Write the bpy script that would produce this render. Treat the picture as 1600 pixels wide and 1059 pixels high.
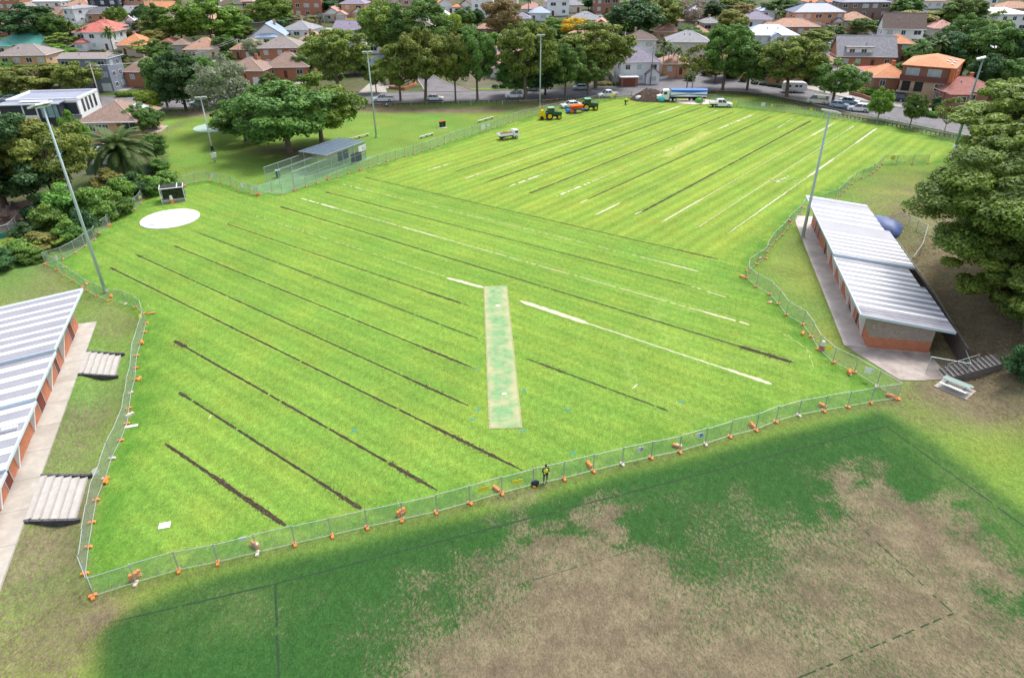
import bpy, bmesh, math, random
import numpy as np
from mathutils import Vector, Matrix
rad = math.radians
SC = bpy.context.scene
COL = SC.collection
for o in list(bpy.data.objects): bpy.data.objects.remove(o)
# ---------------------------------------------------------------- camera
CAM_H = 37.0; PITCH = rad(30); ROLL = rad(.5); FPX = 1067.0
F = np.array([0, math.cos(PITCH), -math.sin(PITCH)])
R0 = np.array([1., 0, 0]); U0 = np.array([0, math.sin(PITCH), math.cos(PITCH)])
RV = R0*math.cos(ROLL) - U0*math.sin(ROLL); UV = U0*math.cos(ROLL) + R0*math.sin(ROLL)
cam_d = bpy.data.cameras.new('camera'); cam = bpy.data.objects.new('camera', cam_d); COL.objects.link(cam)
cam.matrix_world = Matrix(((RV[0], UV[0], -F[0], 0), (RV[1], UV[1], -F[1], 0), (RV[2], UV[2], -F[2], CAM_H), (0, 0, 0, 1)))
cam_d.lens = 24.0; cam_d.sensor_width = 36; cam_d.clip_end = 6000; cam_d.clip_start = .5
SC.camera = cam
# ---------------------------------------------------------------- light
SUN_EL, SUN_AZ = rad(58), rad(35)      # azimuth measured from +Y towards +X
w = bpy.data.worlds.new("World"); SC.world = w; w.use_nodes = True
nt = w.node_tree; nt.nodes.clear()
sky = nt.nodes.new('ShaderNodeTexSky'); sky.sky_type = 'NISHITA'; sky.sun_disc = False
sky.sun_elevation = SUN_EL; sky.sun_rotation = SUN_AZ; sky.dust_density = 3.0; sky.air_density = 1.0
hs = nt.nodes.new('ShaderNodeHueSaturation'); hs.inputs['Saturation'].default_value = .45
bg = nt.nodes.new('ShaderNodeBackground'); bg.inputs['Strength'].default_value = .15
wo = nt.nodes.new('ShaderNodeOutputWorld')
nt.links.new(sky.outputs[0], hs.inputs['Color']); nt.links.new(hs.outputs[0], bg.inputs[0]); nt.links.new(bg.outputs[0], wo.inputs[0])
sd = bpy.data.lights.new('sun', 'SUN'); sd.energy = 1.8; sd.angle = rad(20); sd.color = (1, .96, .9)
sun = bpy.data.objects.new('sun', sd); COL.objects.link(sun)
sv = Vector((math.sin(SUN_AZ)*math.cos(SUN_EL), math.cos(SUN_AZ)*math.cos(SUN_EL), math.sin(SUN_EL)))
sun.rotation_euler = sv.to_track_quat('Z', 'Y').to_euler(); sun.location = (0, 0, 90)
SC.view_settings.view_transform = 'Standard'; SC.view_settings.look = 'None'
SC.view_settings.exposure = .94; SC.view_settings.gamma = 1
# ---------------------------------------------------------------- terrain height
def sstep(a, b, x):
    t = np.clip((x-a)/(b-a), 0, 1); return t*t*(3-2*t)
LO = np.array([-33.9, 30.5]); LU = np.array([-.323, .946]); LV = np.array([.946, .323])
RO = np.array([35.8, 61.6]); RU = np.array([.218, .976]); RVv = np.array([.976, -.218])
def zt(x, y):
    x = np.asarray(x, float); y = np.asarray(y, float)
    y0 = 252 - 22*sstep(20, 110, x)
    s = (y-y0)/14.0
    z = .105*14*np.where(s > 20, s, np.log1p(np.exp(np.minimum(s, 20))))
    z = np.where(z < .03, 0, z-.03)
    z = np.where(y > 560, np.minimum(z, 34), z)
    sx = (x-LO[0])*LV[0] + (y-LO[1])*LV[1]; su = (x-LO[0])*LU[0] + (y-LO[1])*LU[1]
    z = z + 1.1*(1-sstep(0, 2.6, sx))*(1-sstep(38, 50, su))
    rx = (x-RO[0])*RVv[0] + (y-RO[1])*RVv[1]; ru = (x-RO[0])*RU[0] + (y-RO[1])*RU[1]
    rs = 10.5-1.5*(1-sstep(-3, 1, ru))
    z = z + 2.0*sstep(rs, rs+5.5, rx)*sstep(-13, -8, ru)*(1-sstep(30, 60, ru))
    return z
def ray(px, py):
    return F + RV*(px-800)/FPX - UV*(py-529.5)/FPX
def at(px, py, z=None):
    """pixel of the photograph -> point on the terrain (or on height z)"""
    d = ray(px, py)
    if z is not None:
        t = (z-CAM_H)/d[2]; return Vector((t*d[0], t*d[1], z))
    lo, hi = 5.0, None; t = 15.0
    while t < 900:
        if CAM_H + t*d[2] <= float(zt(t*d[0], t*d[1])): hi = t; break
        lo = t; t *= 1.03
    if hi is None: hi = lo
    for _ in range(30):
        m = (lo+hi)/2
        if CAM_H + m*d[2] <= float(zt(m*d[0], m*d[1])): hi = m
        else: lo = m
    return Vector((hi*d[0], hi*d[1], float(zt(hi*d[0], hi*d[1]))))
def pxm(P):      # pixels per metre at a point
    return FPX/float(np.dot(np.array(P)-np.array([0, 0, CAM_H]), F))
def proj(P):
    q = np.array(P, float)-np.array([0, 0, CAM_H]); dz = q@F
    return 800+FPX*(q@RV)/dz, 529.5-FPX*(q@UV)/dz
def height_to(P, ty):     # height above P whose top shows at image row ty
    lo, hi = .1, 60
    for _ in range(30):
        m = (lo+hi)/2
        if proj((P[0], P[1], P[2]+m))[1] > ty: lo = m
        else: hi = m
    return lo
# ---------------------------------------------------------------- materials
MATS = {}
def srgb(r, g, b):
    f = lambda c: (c/255/12.92) if c/255 <= .04045 else ((c/255+.055)/1.055)**2.4
    return (f(r), f(g), f(b))
def mat(name, c, rough=.7, var=.18, scale=3.0, metal=0, spec=.3, bump=0, bscale=20, kind=None, c2=None, dirt=0):
    """procedural principled material: base colour mottled by two noises, optional bump / brick / tile / corrugation"""
    if name in MATS: return MATS[name]
    m = bpy.data.materials.new(name); m.use_nodes = True; n = m.node_tree; b = n.nodes['Principled BSDF']
    b.inputs['Roughness'].default_value = rough; b.inputs['Metallic'].default_value = metal
    b.inputs['Specular IOR Level'].default_value = spec
    tc = n.nodes.new('ShaderNodeTexCoord'); src = tc.outputs['Object']
    no = n.nodes.new('ShaderNodeTexNoise'); no.inputs['Scale'].default_value = scale; no.inputs['Detail'].default_value = 6; no.inputs['Roughness'].default_value = .65
    n.links.new(src, no.inputs['Vector'])
    mx = n.nodes.new('ShaderNodeMix'); mx.data_type = 'RGBA'
    mx.inputs[6].default_value = (*[x*(1-var) for x in c], 1); mx.inputs[7].default_value = (*[min(1, x*(1+var)) for x in c], 1)
    rmp = n.nodes.new('ShaderNodeMapRange'); rmp.inputs[1].default_value = .3; rmp.inputs[2].default_value = .7
    n.links.new(no.outputs['Fac'], rmp.inputs[0]); n.links.new(rmp.outputs[0], mx.inputs[0])
    out = mx.outputs[2]; hsrc = no.outputs['Fac']
    if kind in ('brick', 'tile', 'block'):
        br = n.nodes.new('ShaderNodeTexBrick')
        mp = n.nodes.new('ShaderNodeMapping')
        if kind == 'tile':
            br.inputs['Scale'].default_value = 1; br.inputs['Brick Width'].default_value = .33; br.inputs['Row Height'].default_value = .36; br.inputs['Mortar Size'].default_value = .035
            n.links.new(src, br.inputs['Vector'])
        else:
            # walls: use (x+y, z)
            sp = n.nodes.new('ShaderNodeSeparateXYZ'); cb = n.nodes.new('ShaderNodeCombineXYZ'); ad = n.nodes.new('ShaderNodeMath')
            n.links.new(src, sp.inputs[0]); n.links.new(sp.outputs[0], ad.inputs[0]); n.links.new(sp.outputs[1], ad.inputs[1])
            n.links.new(ad.outputs[0], cb.inputs[0]); n.links.new(sp.outputs[2], cb.inputs[1]); n.links.new(cb.outputs[0], br.inputs['Vector'])
            br.inputs['Scale'].default_value = 1
            br.inputs['Brick Width'].default_value = .24 if kind == 'brick' else .5; br.inputs['Row Height'].default_value = .086 if kind == 'brick' else .22
            br.inputs['Mortar Size'].default_value = .012
        br.inputs['Color1'].default_value = (*[x*.82 for x in c], 1); br.inputs['Color2'].default_value = (*[min(1, x*1.16) for x in c], 1)
        mo = c2 or tuple(x*.55 for x in c); br.inputs['Mortar'].default_value = (*mo, 1)
        m2 = n.nodes.new('ShaderNodeMix'); m2.data_type = 'RGBA'; m2.blend_type = 'MULTIPLY'; m2.inputs[0].default_value = .8
        n.links.new(br.outputs['Color'], m2.inputs[6])
        sc_ = n.nodes.new('ShaderNodeMix'); sc_.data_type = 'RGBA'; sc_.inputs[6].default_value = (1-var, 1-var, 1-var, 1); sc_.inputs[7].default_value = (1+var, 1+var, 1+var, 1)
        sc_.clamp_result = False
        n.links.new(rmp.outputs[0], sc_.inputs[0]); n.links.new(sc_.outputs[2], m2.inputs[7]); out = m2.outputs[2]
    elif c2 is not None:
        n2 = n.nodes.new('ShaderNodeTexNoise'); n2.inputs['Scale'].default_value = scale*.35; n2.inputs['Detail'].default_value = 8
        n.links.new(src, n2.inputs['Vector'])
        r2 = n.nodes.new('ShaderNodeMapRange'); r2.inputs[1].default_value = .5; r2.inputs[2].default_value = .62
        n.links.new(n2.outputs['Fac'], r2.inputs[0])
        m3 = n.nodes.new('ShaderNodeMix'); m3.data_type = 'RGBA'; n.links.new(r2.outputs[0], m3.inputs[0]); n.links.new(out, m3.inputs[6]); m3.inputs[7].default_value = (*c2, 1)
        out = m3.outputs[2]
    n.links.new(out, b.inputs['Base Color'])
    if bump or kind == 'corr':
        bp = n.nodes.new('ShaderNodeBump'); bp.inputs['Strength'].default_value = bump or .5
        if kind == 'corr':
            wv = n.nodes.new('ShaderNodeTexWave'); wv.bands_direction = 'X' if True else 'Y'; wv.inputs['Scale'].default_value = bscale
            n.links.new(src, wv.inputs['Vector']); n.links.new(wv.outputs['Fac'], bp.inputs['Height']); bp.inputs['Distance'].default_value = .03
        else:
            n3 = n.nodes.new('ShaderNodeTexNoise'); n3.inputs['Scale'].default_value = bscale; n.links.new(src, n3.inputs['Vector'])
            n.links.new(n3.outputs['Fac'], bp.inputs['Height']); bp.inputs['Distance'].default_value = .05
        n.links.new(bp.outputs[0], b.inputs['Normal'])
    MATS[name] = m; return m
# ---------------------------------------------------------------- mesh builder
class MB:
    def __init__(s): s.v = []; s.f = []; s.m = []
    def add(s, vs, fs, mi=0):
        o = len(s.v); s.v += [tuple(map(float, q)) for q in vs]; s.f += [tuple(i+o for i in f) for f in fs]; s.m += [mi]*len(fs); return s
    def box(s, c, d, rz=0, mi=0, rx=0, ry=0):
        M = Matrix.Translation(Vector(c)) @ Matrix.Rotation(rz, 4, 'Z') @ Matrix.Rotation(ry, 4, 'Y') @ Matrix.Rotation(rx, 4, 'X')
        x, y, z = d[0]/2, d[1]/2, d[2]/2
        vs = [M @ Vector((a*x, b*y, e*z)) for e in (-1, 1) for b in (-1, 1) for a in (-1, 1)]
        return s.add(vs, [(0, 2, 3, 1), (4, 5, 7, 6), (0, 1, 5, 4), (2, 6, 7, 3), (0, 4, 6, 2), (1, 3, 7, 5)], mi)
    def b2(s, a, b, mi=0):   # box from min corner to max corner
        return s.box([(a[i]+b[i])/2 for i in range(3)], [abs(b[i]-a[i]) for i in range(3)], 0, mi)
    def tube(s, pts, r, n=8, mi=0, cap=True):
        pts = [Vector(p) for p in pts]; rs = r if isinstance(r, (list, tuple)) else [r]*len(pts); rings = []
        for i, p in enumerate(pts):
            d = (pts[min(i+1, len(pts)-1)]-pts[max(i-1, 0)]).normalized()
            a = Vector((0, 0, 1)) if abs(d.z) < .9 else Vector((1, 0, 0))
            u = d.cross(a).normalized(); v = d.cross(u)
            rings.append([p+(u*math.cos(t)+v*math.sin(t))*rs[i] for t in [2*math.pi*k/n for k in range(n)]])
        vs = [q for rg in rings for q in rg]; fs = []
        for i in range(len(pts)-1):
            for k in range(n): fs.append((i*n+k, i*n+(k+1) % n, (i+1)*n+(k+1) % n, (i+1)*n+k))
        if cap: fs += [tuple(range(n))[::-1], tuple((len(pts)-1)*n+k for k in range(n))]
        return s.add(vs, fs, mi)
    def prism(s, poly, z0, z1, mi=0):      # polygon (x,y) extruded in z
        n = len(poly); vs = [(x, y, z0) for x, y in poly]+[(x, y, z1) for x, y in poly]
        return s.add(vs, [tuple(range(n))[::-1], tuple(range(n, 2*n))]+[(i, (i+1) % n, n+(i+1) % n, n+i) for i in range(n)], mi)
    def side(s, poly, y0, y1, mi=0):       # polygon (x,z) extruded in y
        n = len(poly); vs = [(x, y0, z) for x, z in poly]+[(x, y1, z) for x, z in poly]
        return s.add(vs, [tuple(range(n)), tuple(range(n, 2*n))[::-1]]+[(i, n+i, n+(i+1) % n, (i+1) % n) for i in range(n)], mi)
    def blob(s, c, r, seg=10, ring=6, mi=0, jit=0, seed=0):
        rn = random.Random(seed); vs = [(c[0], c[1], c[2]-r[2])]
        for i in range(1, ring):
            ph = -math.pi/2+math.pi*i/ring
            for k in range(seg):
                t = 2*math.pi*k/seg; j = 1+rn.uniform(-jit, jit)
                vs.append((c[0]+r[0]*math.cos(ph)*math.cos(t)*j, c[1]+r[1]*math.cos(ph)*math.sin(t)*j, c[2]+r[2]*math.sin(ph)*j))
        vs.append((c[0], c[1], c[2]+r[2])); fs = []
        for k in range(seg): fs.append((0, 1+(k+1) % seg, 1+k)); fs.append((len(vs)-1, 1+(ring-2)*seg+k, 1+(ring-2)*seg+(k+1) % seg))
        for i in range(ring-2):
            for k in range(seg): fs.append((1+i*seg+k, 1+i*seg+(k+1) % seg, 1+(i+1)*seg+(k+1) % seg, 1+(i+1)*seg+k))
        return s.add(vs, fs, mi)
    def mesh(s, name, mats, smooth=False):
        me = bpy.data.meshes.new(name); me.from_pydata(s.v, [], s.f)
        for m in (mats if isinstance(mats, (list, tuple)) else [mats]): me.materials.append(m)
        me.polygons.foreach_set('material_index', s.m)
        if smooth: me.polygons.foreach_set('use_smooth', [True]*len(s.f))
        me.update(); return me
    def build(s, name, mats, parent=None, smooth=False, bevel=0):
        me = s.mesh(name, mats, smooth); return link(name, me, parent, bevel)
def link(name, me, parent=None, bevel=0):
    o = bpy.data.objects.new(name, me); COL.objects.link(o)
    if parent is not None: o.parent = parent
    if bevel:
        b = o.modifiers.new('b', 'BEVEL'); b.width = bevel; b.segments = 2; b.limit_method = 'ANGLE'
    return o
USED = {}
def tag(o, label=None, cat=None, group=None, kind=None):
    if label: o['label'] = label; USED[label] = USED.get(label, 0)+1
    if cat: o['category'] = cat
    if group: o['group'] = group
    if kind: o['kind'] = kind
    return o
def thing(name, label, cat, loc, rz=0, group=None):
    o = bpy.data.objects.new(name, None); COL.objects.link(o); o.empty_display_size = .3
    o.location = loc; o.rotation_euler = (0, 0, rz); return tag(o, label, cat, group)
def copy_tree(o, parent=None):
    c = o.copy(); COL.objects.link(c); c.parent = parent
    for ch in o.children: copy_tree(ch, c)
    return c
def struct(name, mb, m, smooth=False):
    return tag(mb.build(name, m, None, smooth), kind='structure')
# ================================================================ GROUND
RNG = np.random.default_rng(7)
fx = np.arange(-84, 128, .5); fy = np.arange(14, 216, .5)
gx = np.concatenate([-np.geomspace(1500, 88, 60), fx, np.geomspace(130, 1500, 60)])
gy = np.concatenate([np.linspace(-60, 12, 30), fy, np.arange(217, 560, 3.0), np.geomspace(565, 2500, 30)])
NX, NY = len(gx), len(gy)
X, Y = np.meshgrid(gx, gy); Z = zt(X, Y)
def W2(pts): return [tuple(at(*p)[:2]) for p in pts]
def inpoly(poly, X, Y):
    c = np.zeros(X.shape, bool); n = len(poly)
    for i in range(n):
        x1, y1 = poly[i]; x2, y2 = poly[(i+1) % n]
        if y1 == y2: continue
        t = ((y1 > Y) != (y2 > Y)) & (X < (x2-x1)*(Y-y1)/(y2-y1)+x1); c ^= t
    return c
ix0 = 60; iy0 = 30; NFX, NFY = len(fx), len(fy)
def blur(m, sig):
    if sig <= 0: return m
    k = int(3*sig/.5)+1; t = np.arange(-k, k+1)*.5; g = np.exp(-t*t/2/sig/sig); g /= g.sum()
    m = np.pad(m, k, mode='edge')
    m = np.apply_along_axis(lambda r: np.convolve(r, g, 'valid'), 0, m)
    return np.apply_along_axis(lambda r: np.convolve(r, g, 'valid'), 1, m)
def mask(pts, sig, world=False):
    p = pts if world else W2(pts)
    M = inpoly(p, X, Y).astype(float)
    f = M[iy0:iy0+NFY, ix0:ix0+NFX]; g = blur(f, sig)
    if sig > .5: g = np.clip(g+(DITH-.5)*2.6*g*(1-g)*4*.6, 0, 1)
    M[iy0:iy0+NFY, ix0:ix0+NFX] = g; return M
def vnoise(sc, seed=0):       # smooth value noise on the grid
    r = np.random.default_rng(seed); G = r.random((256, 256)); x = X/sc; y = Y/sc
    i = np.floor(x).astype(int); j = np.floor(y).astype(int); u = x-i; v = y-j; u = u*u*(3-2*u); v = v*v*(3-2*v)
    g = lambda a, b: G[a % 256, b % 256]
    return (g(i, j)*(1-u)+g(i+1, j)*u)*(1-v)+(g(i, j+1)*(1-u)+g(i+1, j+1)*u)*v
def fbm(sc, seed=0): return (vnoise(sc, seed)+.5*vnoise(sc/2, seed+1)+.25*vnoise(sc/4, seed+2))/1.75
_D = fbm(2.2, 55)*.6+vnoise(.8, 56)*.4; DITH = _D[iy0:iy0+NFY, ix0:ix0+NFX]
C = np.zeros((NY, NX, 3)); DRY = np.zeros((NY, NX))
def lay(M, c, dry=None):
    global C, DRY
    c = np.array(c); C = C*(1-M[..., None])+c*M[..., None]
    if dry is not None: DRY = DRY*(1-M)+dry*M
G_PARK = (.140, .232, .040); G_FIELD = (.166, .272, .042); G_EDGE = (.085, .195, .026); G_DARK = (.026, .080, .019)
G_OLIVE = (.170, .185, .070); DIRT = (.21, .155, .095)
lay(np.ones((NY, NX)), (.070, .095, .035), .42); lay(np.clip((fbm(11, 61)-.5)*5, 0, 1)*.8, (.13, .12, .10), .5); lay(np.clip((fbm(7, 77)-.55)*6, 0, 1)*.7, (.035, .07, .02), .1)                          # suburb ground
P_PARK = [(240, 175), (420, 172), (560, 165), (720, 160), (880, 156), (960, 152), (1060, 150), (1120, 146), (1200, 152), (1300, 178), (1400, 197), (1500, 215), (1600, 232), (1900, 330), (1900, 1250), (-500, 1250), (-500, 380), (60, 372), (150, 340), (240, 285), (262, 275), (258, 225)]
lay(mask(P_PARK, .6), G_PARK, .14)
# dry patches in the park, as (px, py, rx m, ry m, strength)
def blobm(px, py, rx, ry, s=1.0, ang=0):
    p = at(px, py); dx, dy = X-p.x, Y-p.y; a = rad(ang)
    u = dx*math.cos(a)+dy*math.sin(a); v = -dx*math.sin(a)+dy*math.cos(a)
    return s*np.exp(-((u/rx)**2+(v/ry)**2)*1.4)
BR = (.19, .135, .085)
for b in [(640, 172, 26, 4.5, .9), (740, 172, 18, 5, .85), (860, 162, 16, 4, .9), (305, 178, 9, 5, .95), (490, 240, 9, 5, .8), (430, 235, 8, 4, .6), (270, 200, 2.5, 10, .5),
          (585, 165, 8, 4, .9), (1510, 470, 10, 16, .85), (1540, 560, 9, 7, .9), (1440, 400, 6, 14, .6), (1420, 345, 7, 12, .55), (1560, 640, 10, 5, .75), (1500, 610, 5, 3.2, .95),
          (20, 870, 6, 9, .98), (60, 1000, 5, 6, .9), (60, 700, 4, 9, .55), (175, 510, 4, 4, .55), (155, 640, 2.5, 7, .4), (150, 975, 3.2, 2.4, .95), (60, 460, 6, 6, .45), (100, 415, 6, 4, .6), (1000, 160, 10, 4, .8), (1060, 150, 14, 4, .6), (1350, 182, 14, 3, .7), (1260, 168, 16, 3, .5)]:
    lay(np.clip(blobm(*b), 0, 1), (.15, .15, .06), .82)
    DRY = np.maximum(DRY, np.clip(blobm(*b), 0, 1))
lay(mask([(1378, 262), (1480, 262), (1560, 340), (1500, 560), (1440, 420), (1400, 330), (1310, 308)], 2.5)*.75, (.15, .18, .05), .45)
lay(mask([(1190, 415), (1250, 350), (1262, 380), (1330, 560), (1400, 600), (1300, 560), (1210, 450)], .6)*.8, (.16, .215, .05), .35)
lay(mask([(70, 410), (130, 455), (225, 490), (215, 560), (150, 880), (140, 960), (60, 1200), (-400, 1200), (-400, 420)], 1.2)*.6, (.13, .185, .05), .42)
lay(mask([(1400, 320), (1450, 290), (1600, 400), (1640, 640), (1490, 600), (1490, 520), (1430, 400)], 2.5), G_OLIVE, .66)
C *= (1+.35*(fbm(4, 15)-.5))[..., None]; C[..., 0] *= 1+.5*(fbm(8, 18)-.5)
# the fenced field
P_FIELD = [(147, 930), (139, 854), (165, 748), (199, 662), (214, 556), (228, 505), (196, 475), (128, 448), (71, 410), (118, 395), (170, 353), (215, 322), (288, 288), (327, 282), (404, 304), (478, 292), (563, 267), (685, 228), (778, 198), (842, 178), (956, 154), (1000, 151), (1100, 161), (1198, 171), (1272, 180), (1371, 192), (1440, 208), (1489, 221), (1560, 240), (1560, 252), (1378, 258), (1324, 293), (1258, 325), (1205, 384), (1168, 430), (1216, 475), (1254, 507), (1301, 567), (1403, 622), (1324, 635), (1212, 658), (1061, 705), (881, 747), (734, 785), (518, 836), (341, 878), (213, 910)]
mf = mask(P_FIELD, .25); mi_ = mask(P_FIELD, 2.2)
lay(mf, G_EDGE, .02)
inner = np.clip((mi_-.55)/.45, 0, 1)*mf
n1 = fbm(9, 3); n2 = fbm(3, 9)
# mowing bands follow the drain lines: two directions, lower and upper block
d1 = np.array([40.65, -6.0]); 
L1 = np.array(W2([(172, 418), (817, 735)])); L2 = np.array(W2([(705, 270), (1037, 164)]))
def bands(L, per):
    d = L[1]-L[0]; d /= np.linalg.norm(d); s = (X-L[0][0])*(-d[1])+(Y-L[0][1])*d[0]
    return .5+.5*np.sin(2*math.pi*(s+.5*fbm(14, 5))/per)
up = mask([(560, 272), (1125, 407), (1260, 330), (1500, 240), (1300, 170), (1000, 145), (800, 185)], 1.5)
bb = bands(L1, 3.1)*(1-up)+bands(L2, 6.2)*up
bb2 = bands(L1, 1.35)*(1-up)+bands(L2, 2.1)*up
Cf = np.array(G_FIELD)[None, None]*(.90+.12*n1+.10*(bb-.5)+.22*(bb2-.5))[..., None]
Cf[..., 0] *= (.84+.30*n2*(.6+.5*bb)+.12*(n1-.5)); Cf[..., 0] *= 1+.20*up; Cf[..., 1] *= 1+.06*up
Cf *= (1+.22*(fbm(1.5, 91)-.5))[..., None]; C = C*(1-inner[..., None])+Cf*inner[..., None]; DRY = DRY*(1-inner)+.05*inner
# pale lap and turning marks inside the field
lay(mask([(1032, 245), (1050, 245), (1113, 207), (1096, 205)], .3)*.75, (.33, .37, .09), .2)
for ring_r, rw, st in [(9.5, .35, .22), (7.5, .25, .18), (12, .3, .15)]:
    p = at(266, 342); rr = np.hypot(X-p.x, Y-p.y); lay(np.exp(-((rr-ring_r)/rw)**2)*st*mf, (.24, .36, .07))
for cx_, cy_, ring_r, rw, st in [(1150, 500, 9, .5, .2), (1140, 560, 11, .4, .2), (1110, 590, 8, .3, .18), (1430, 225, 8, .5, .25), (1420, 235, 5, .4, .2), (330, 430, 8, .4, .12)]:
    p = at(cx_, cy_); rr = np.hypot(X-p.x, Y-p.y); lay(np.exp(-((rr-ring_r)/rw)**2)*st*mf, (.27, .37, .10))
# wear along both sides of the front fence
fl = mask([(147, 930), (213, 909), (341, 877), (518, 835), (683, 798), (881, 746), (1061, 704), (1212, 657), (1403, 621), (1403, 632), (1212, 670), (1061, 716), (881, 759), (683, 811), (518, 847), (341, 888), (213, 924)], .3)
lay(fl*.75, (.145, .175, .05), .5)
# lower playing field: dark ryegrass strips round a worn brown centre
lay(mask([(150, 1300), (150, 985), (225, 942), (340, 897), (430, 876), (520, 855), (700, 813), (850, 777), (960, 744), (1100, 708), (1240, 672), (1380, 641), (1470, 700), (1600, 800), (1900, 1010), (1900, 1300)], .5)*.97, G_DARK, .14)
lay(mask([(210, 960), (430, 905), (440, 960), (330, 1010), (250, 1005)], 1.6)*.55, (.075, .13, .035), .3)
lay(mask([(1385, 668), (1420, 665), (1620, 810), (1700, 950), (1560, 850), (1480, 765)], 1.3)*.6, (.08, .15, .035), .25)
W_BR = [([(480, 1300), (540, 1060), (610, 1000), (700, 940), (780, 880), (830, 842), (960, 850), (1090, 860), (1200, 835), (1262, 790), (1290, 730), (1340, 722), (1430, 765), (1620, 900), (1800, 1300)], 3.2, .68),
        ([(800, 900), (825, 820), (880, 796), (960, 790), (985, 830), (960, 930), (1000, 1080), (860, 1080)], 2.6, .88), ([(700, 990), (900, 890), (1050, 950), (1100, 1100), (640, 1200)], 3.5, .80),
        ([(1290, 735), (1340, 728), (1440, 800), (1600, 920), (1620, 1040), (1520, 990), (1400, 900), (1310, 800)], 3.0, .76),
        ([(1010, 790), (1120, 760), (1270, 760), (1230, 870), (1080, 900)], 2.2, .40), ([(430, 1000), (600, 915), (740, 870), (800, 940), (640, 1000), (480, 1100)], 2.5, .40)]
for pts, sg, v in W_BR:
    M = mask(pts, sg); DRY = DRY*(1-M)+v*M
DRY += (fbm(5, 21)-.5)*.35*(DRY > .04)+(fbm(1.6, 33)-.5)*.18*(DRY > .04)
DRY += .09*(DRY > .3); DRY = np.clip(DRY, 0, 1)
C *= (.9+.2*fbm(6, 41))[..., None]
verts = np.stack([X, Y, Z], -1).reshape(-1, 3)
ii = np.arange(NX*NY).reshape(NY, NX)
q = np.stack([ii[:-1, :-1], ii[:-1, 1:], ii[1:, 1:], ii[1:, :-1]], -1).reshape(-1, 4)
def mesh_np(name, verts, quads, mats):
    me = bpy.data.meshes.new(name); me.vertices.add(len(verts)); me.vertices.foreach_set('co', verts.astype(np.float32).ravel())
    me.loops.add(quads.size); me.loops.foreach_set('vertex_index', quads.astype(np.int32).ravel())
    me.polygons.add(len(quads)); me.polygons.foreach_set('loop_start', np.arange(0, quads.size, quads.shape[1], dtype=np.int32))
    me.update(calc_edges=True)
    for m in mats: me.materials.append(m)
    return me
def gmat():
    m = bpy.data.materials.new('grass_ground'); m.use_nodes = True; n = m.node_tree; b = n.nodes['Principled BSDF']
    L = n.links.new; N = n.nodes.new
    b.inputs['Roughness'].default_value = .95; b.inputs['Specular IOR Level'].default_value = .1
    at_ = N('ShaderNodeAttribute'); at_.attribute_name = 'Col'; ad = N('ShaderNodeAttribute'); ad.attribute_name = 'Dry'
    tc = N('ShaderNodeTexCoord')
    def noise(s, d=5, r=.6, vec=None):
        x = N('ShaderNodeTexNoise'); x.inputs['Scale'].default_value = s; x.inputs['Detail'].default_value = d; x.inputs['Roughness'].default_value = r
        L(vec or tc.outputs['Object'], x.inputs['Vector']); return x.outputs['Fac']
    def mr(a, lo, hi, o0, o1):
        x = N('ShaderNodeMapRange'); L(a, x.inputs[0])
        for i, v in zip((1, 2, 3, 4), (lo, hi, o0, o1)):
            if isinstance(v, (int, float)): x.inputs[i].default_value = v
            else: L(v, x.inputs[i])
        return x.outputs[0]
    def mul(c, f):
        x = N('ShaderNodeVectorMath'); x.operation = 'SCALE'; L(c, x.inputs[0]); L(f, x.inputs['Scale']); return x.outputs[0]
    mp = N('ShaderNodeMapping'); mp.inputs['Rotation'].default_value = (0, 0, rad(32)); mp.inputs['Scale'].default_value = (1, .55, 1); L(tc.outputs['Object'], mp.inputs['Vector'])
    fine = mr(noise(9, 8, .85, mp.outputs[0]), .32, .68, .42, 1.58); mid = mr(noise(2.4, 8, .8, mp.outputs[0]), .32, .68, .66, 1.34)
    col = mul(mul(at_.outputs['Color'], fine), mid)
    thr = N('ShaderNodeMath'); thr.operation = 'SUBTRACT'; thr.inputs[0].default_value = 1.0; L(ad.outputs['Fac'], thr.inputs[1])
    sp = mr(noise(4.6, 8, .86, mp.outputs[0]), .30, .70, 0, 1)
    th2 = N('ShaderNodeMath'); th2.operation = 'ADD'; L(thr.outputs[0], th2.inputs[0]); th2.inputs[1].default_value = .26
    k = mr(sp, thr.outputs[0], th2.outputs[0], 0, 1)
    dm = N('ShaderNodeMix'); dm.data_type = 'RGBA'; L(mr(noise(.35, 5, .6), .35, .65, 0, 1), dm.inputs[0])
    dm.inputs[6].default_value = (.125, .098, .066, 1); dm.inputs[7].default_value = (.190, .158, .098, 1)
    mx = N('ShaderNodeMix'); mx.data_type = 'RGBA'; L(k, mx.inputs[0]); L(col, mx.inputs[6]); L(mul(mul(dm.outputs[2], fine), mid), mx.inputs[7])
    L(mx.outputs[2], b.inputs['Base Color'])
    bp = N('ShaderNodeBump'); bp.inputs['Strength'].default_value = .6; bp.inputs['Distance'].default_value = .08; L(noise(9, 4, .7), bp.inputs['Height']); L(bp.outputs[0], b.inputs['Normal'])
    return m
gme = mesh_np('ground', verts, q, [gmat()])
ca = gme.color_attributes.new('Col', 'FLOAT_COLOR', 'POINT'); ca.data.foreach_set('color', np.concatenate([C.reshape(-1, 3), np.ones((NX*NY, 1))], 1).astype(np.float32).ravel())
da = gme.attributes.new('Dry', 'FLOAT', 'POINT'); da.data.foreach_set('value', DRY.astype(np.float32).ravel())
gme.polygons.foreach_set('use_smooth', np.ones(len(q), bool))
ground = link('ground', gme); tag(ground, kind='structure')

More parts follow.
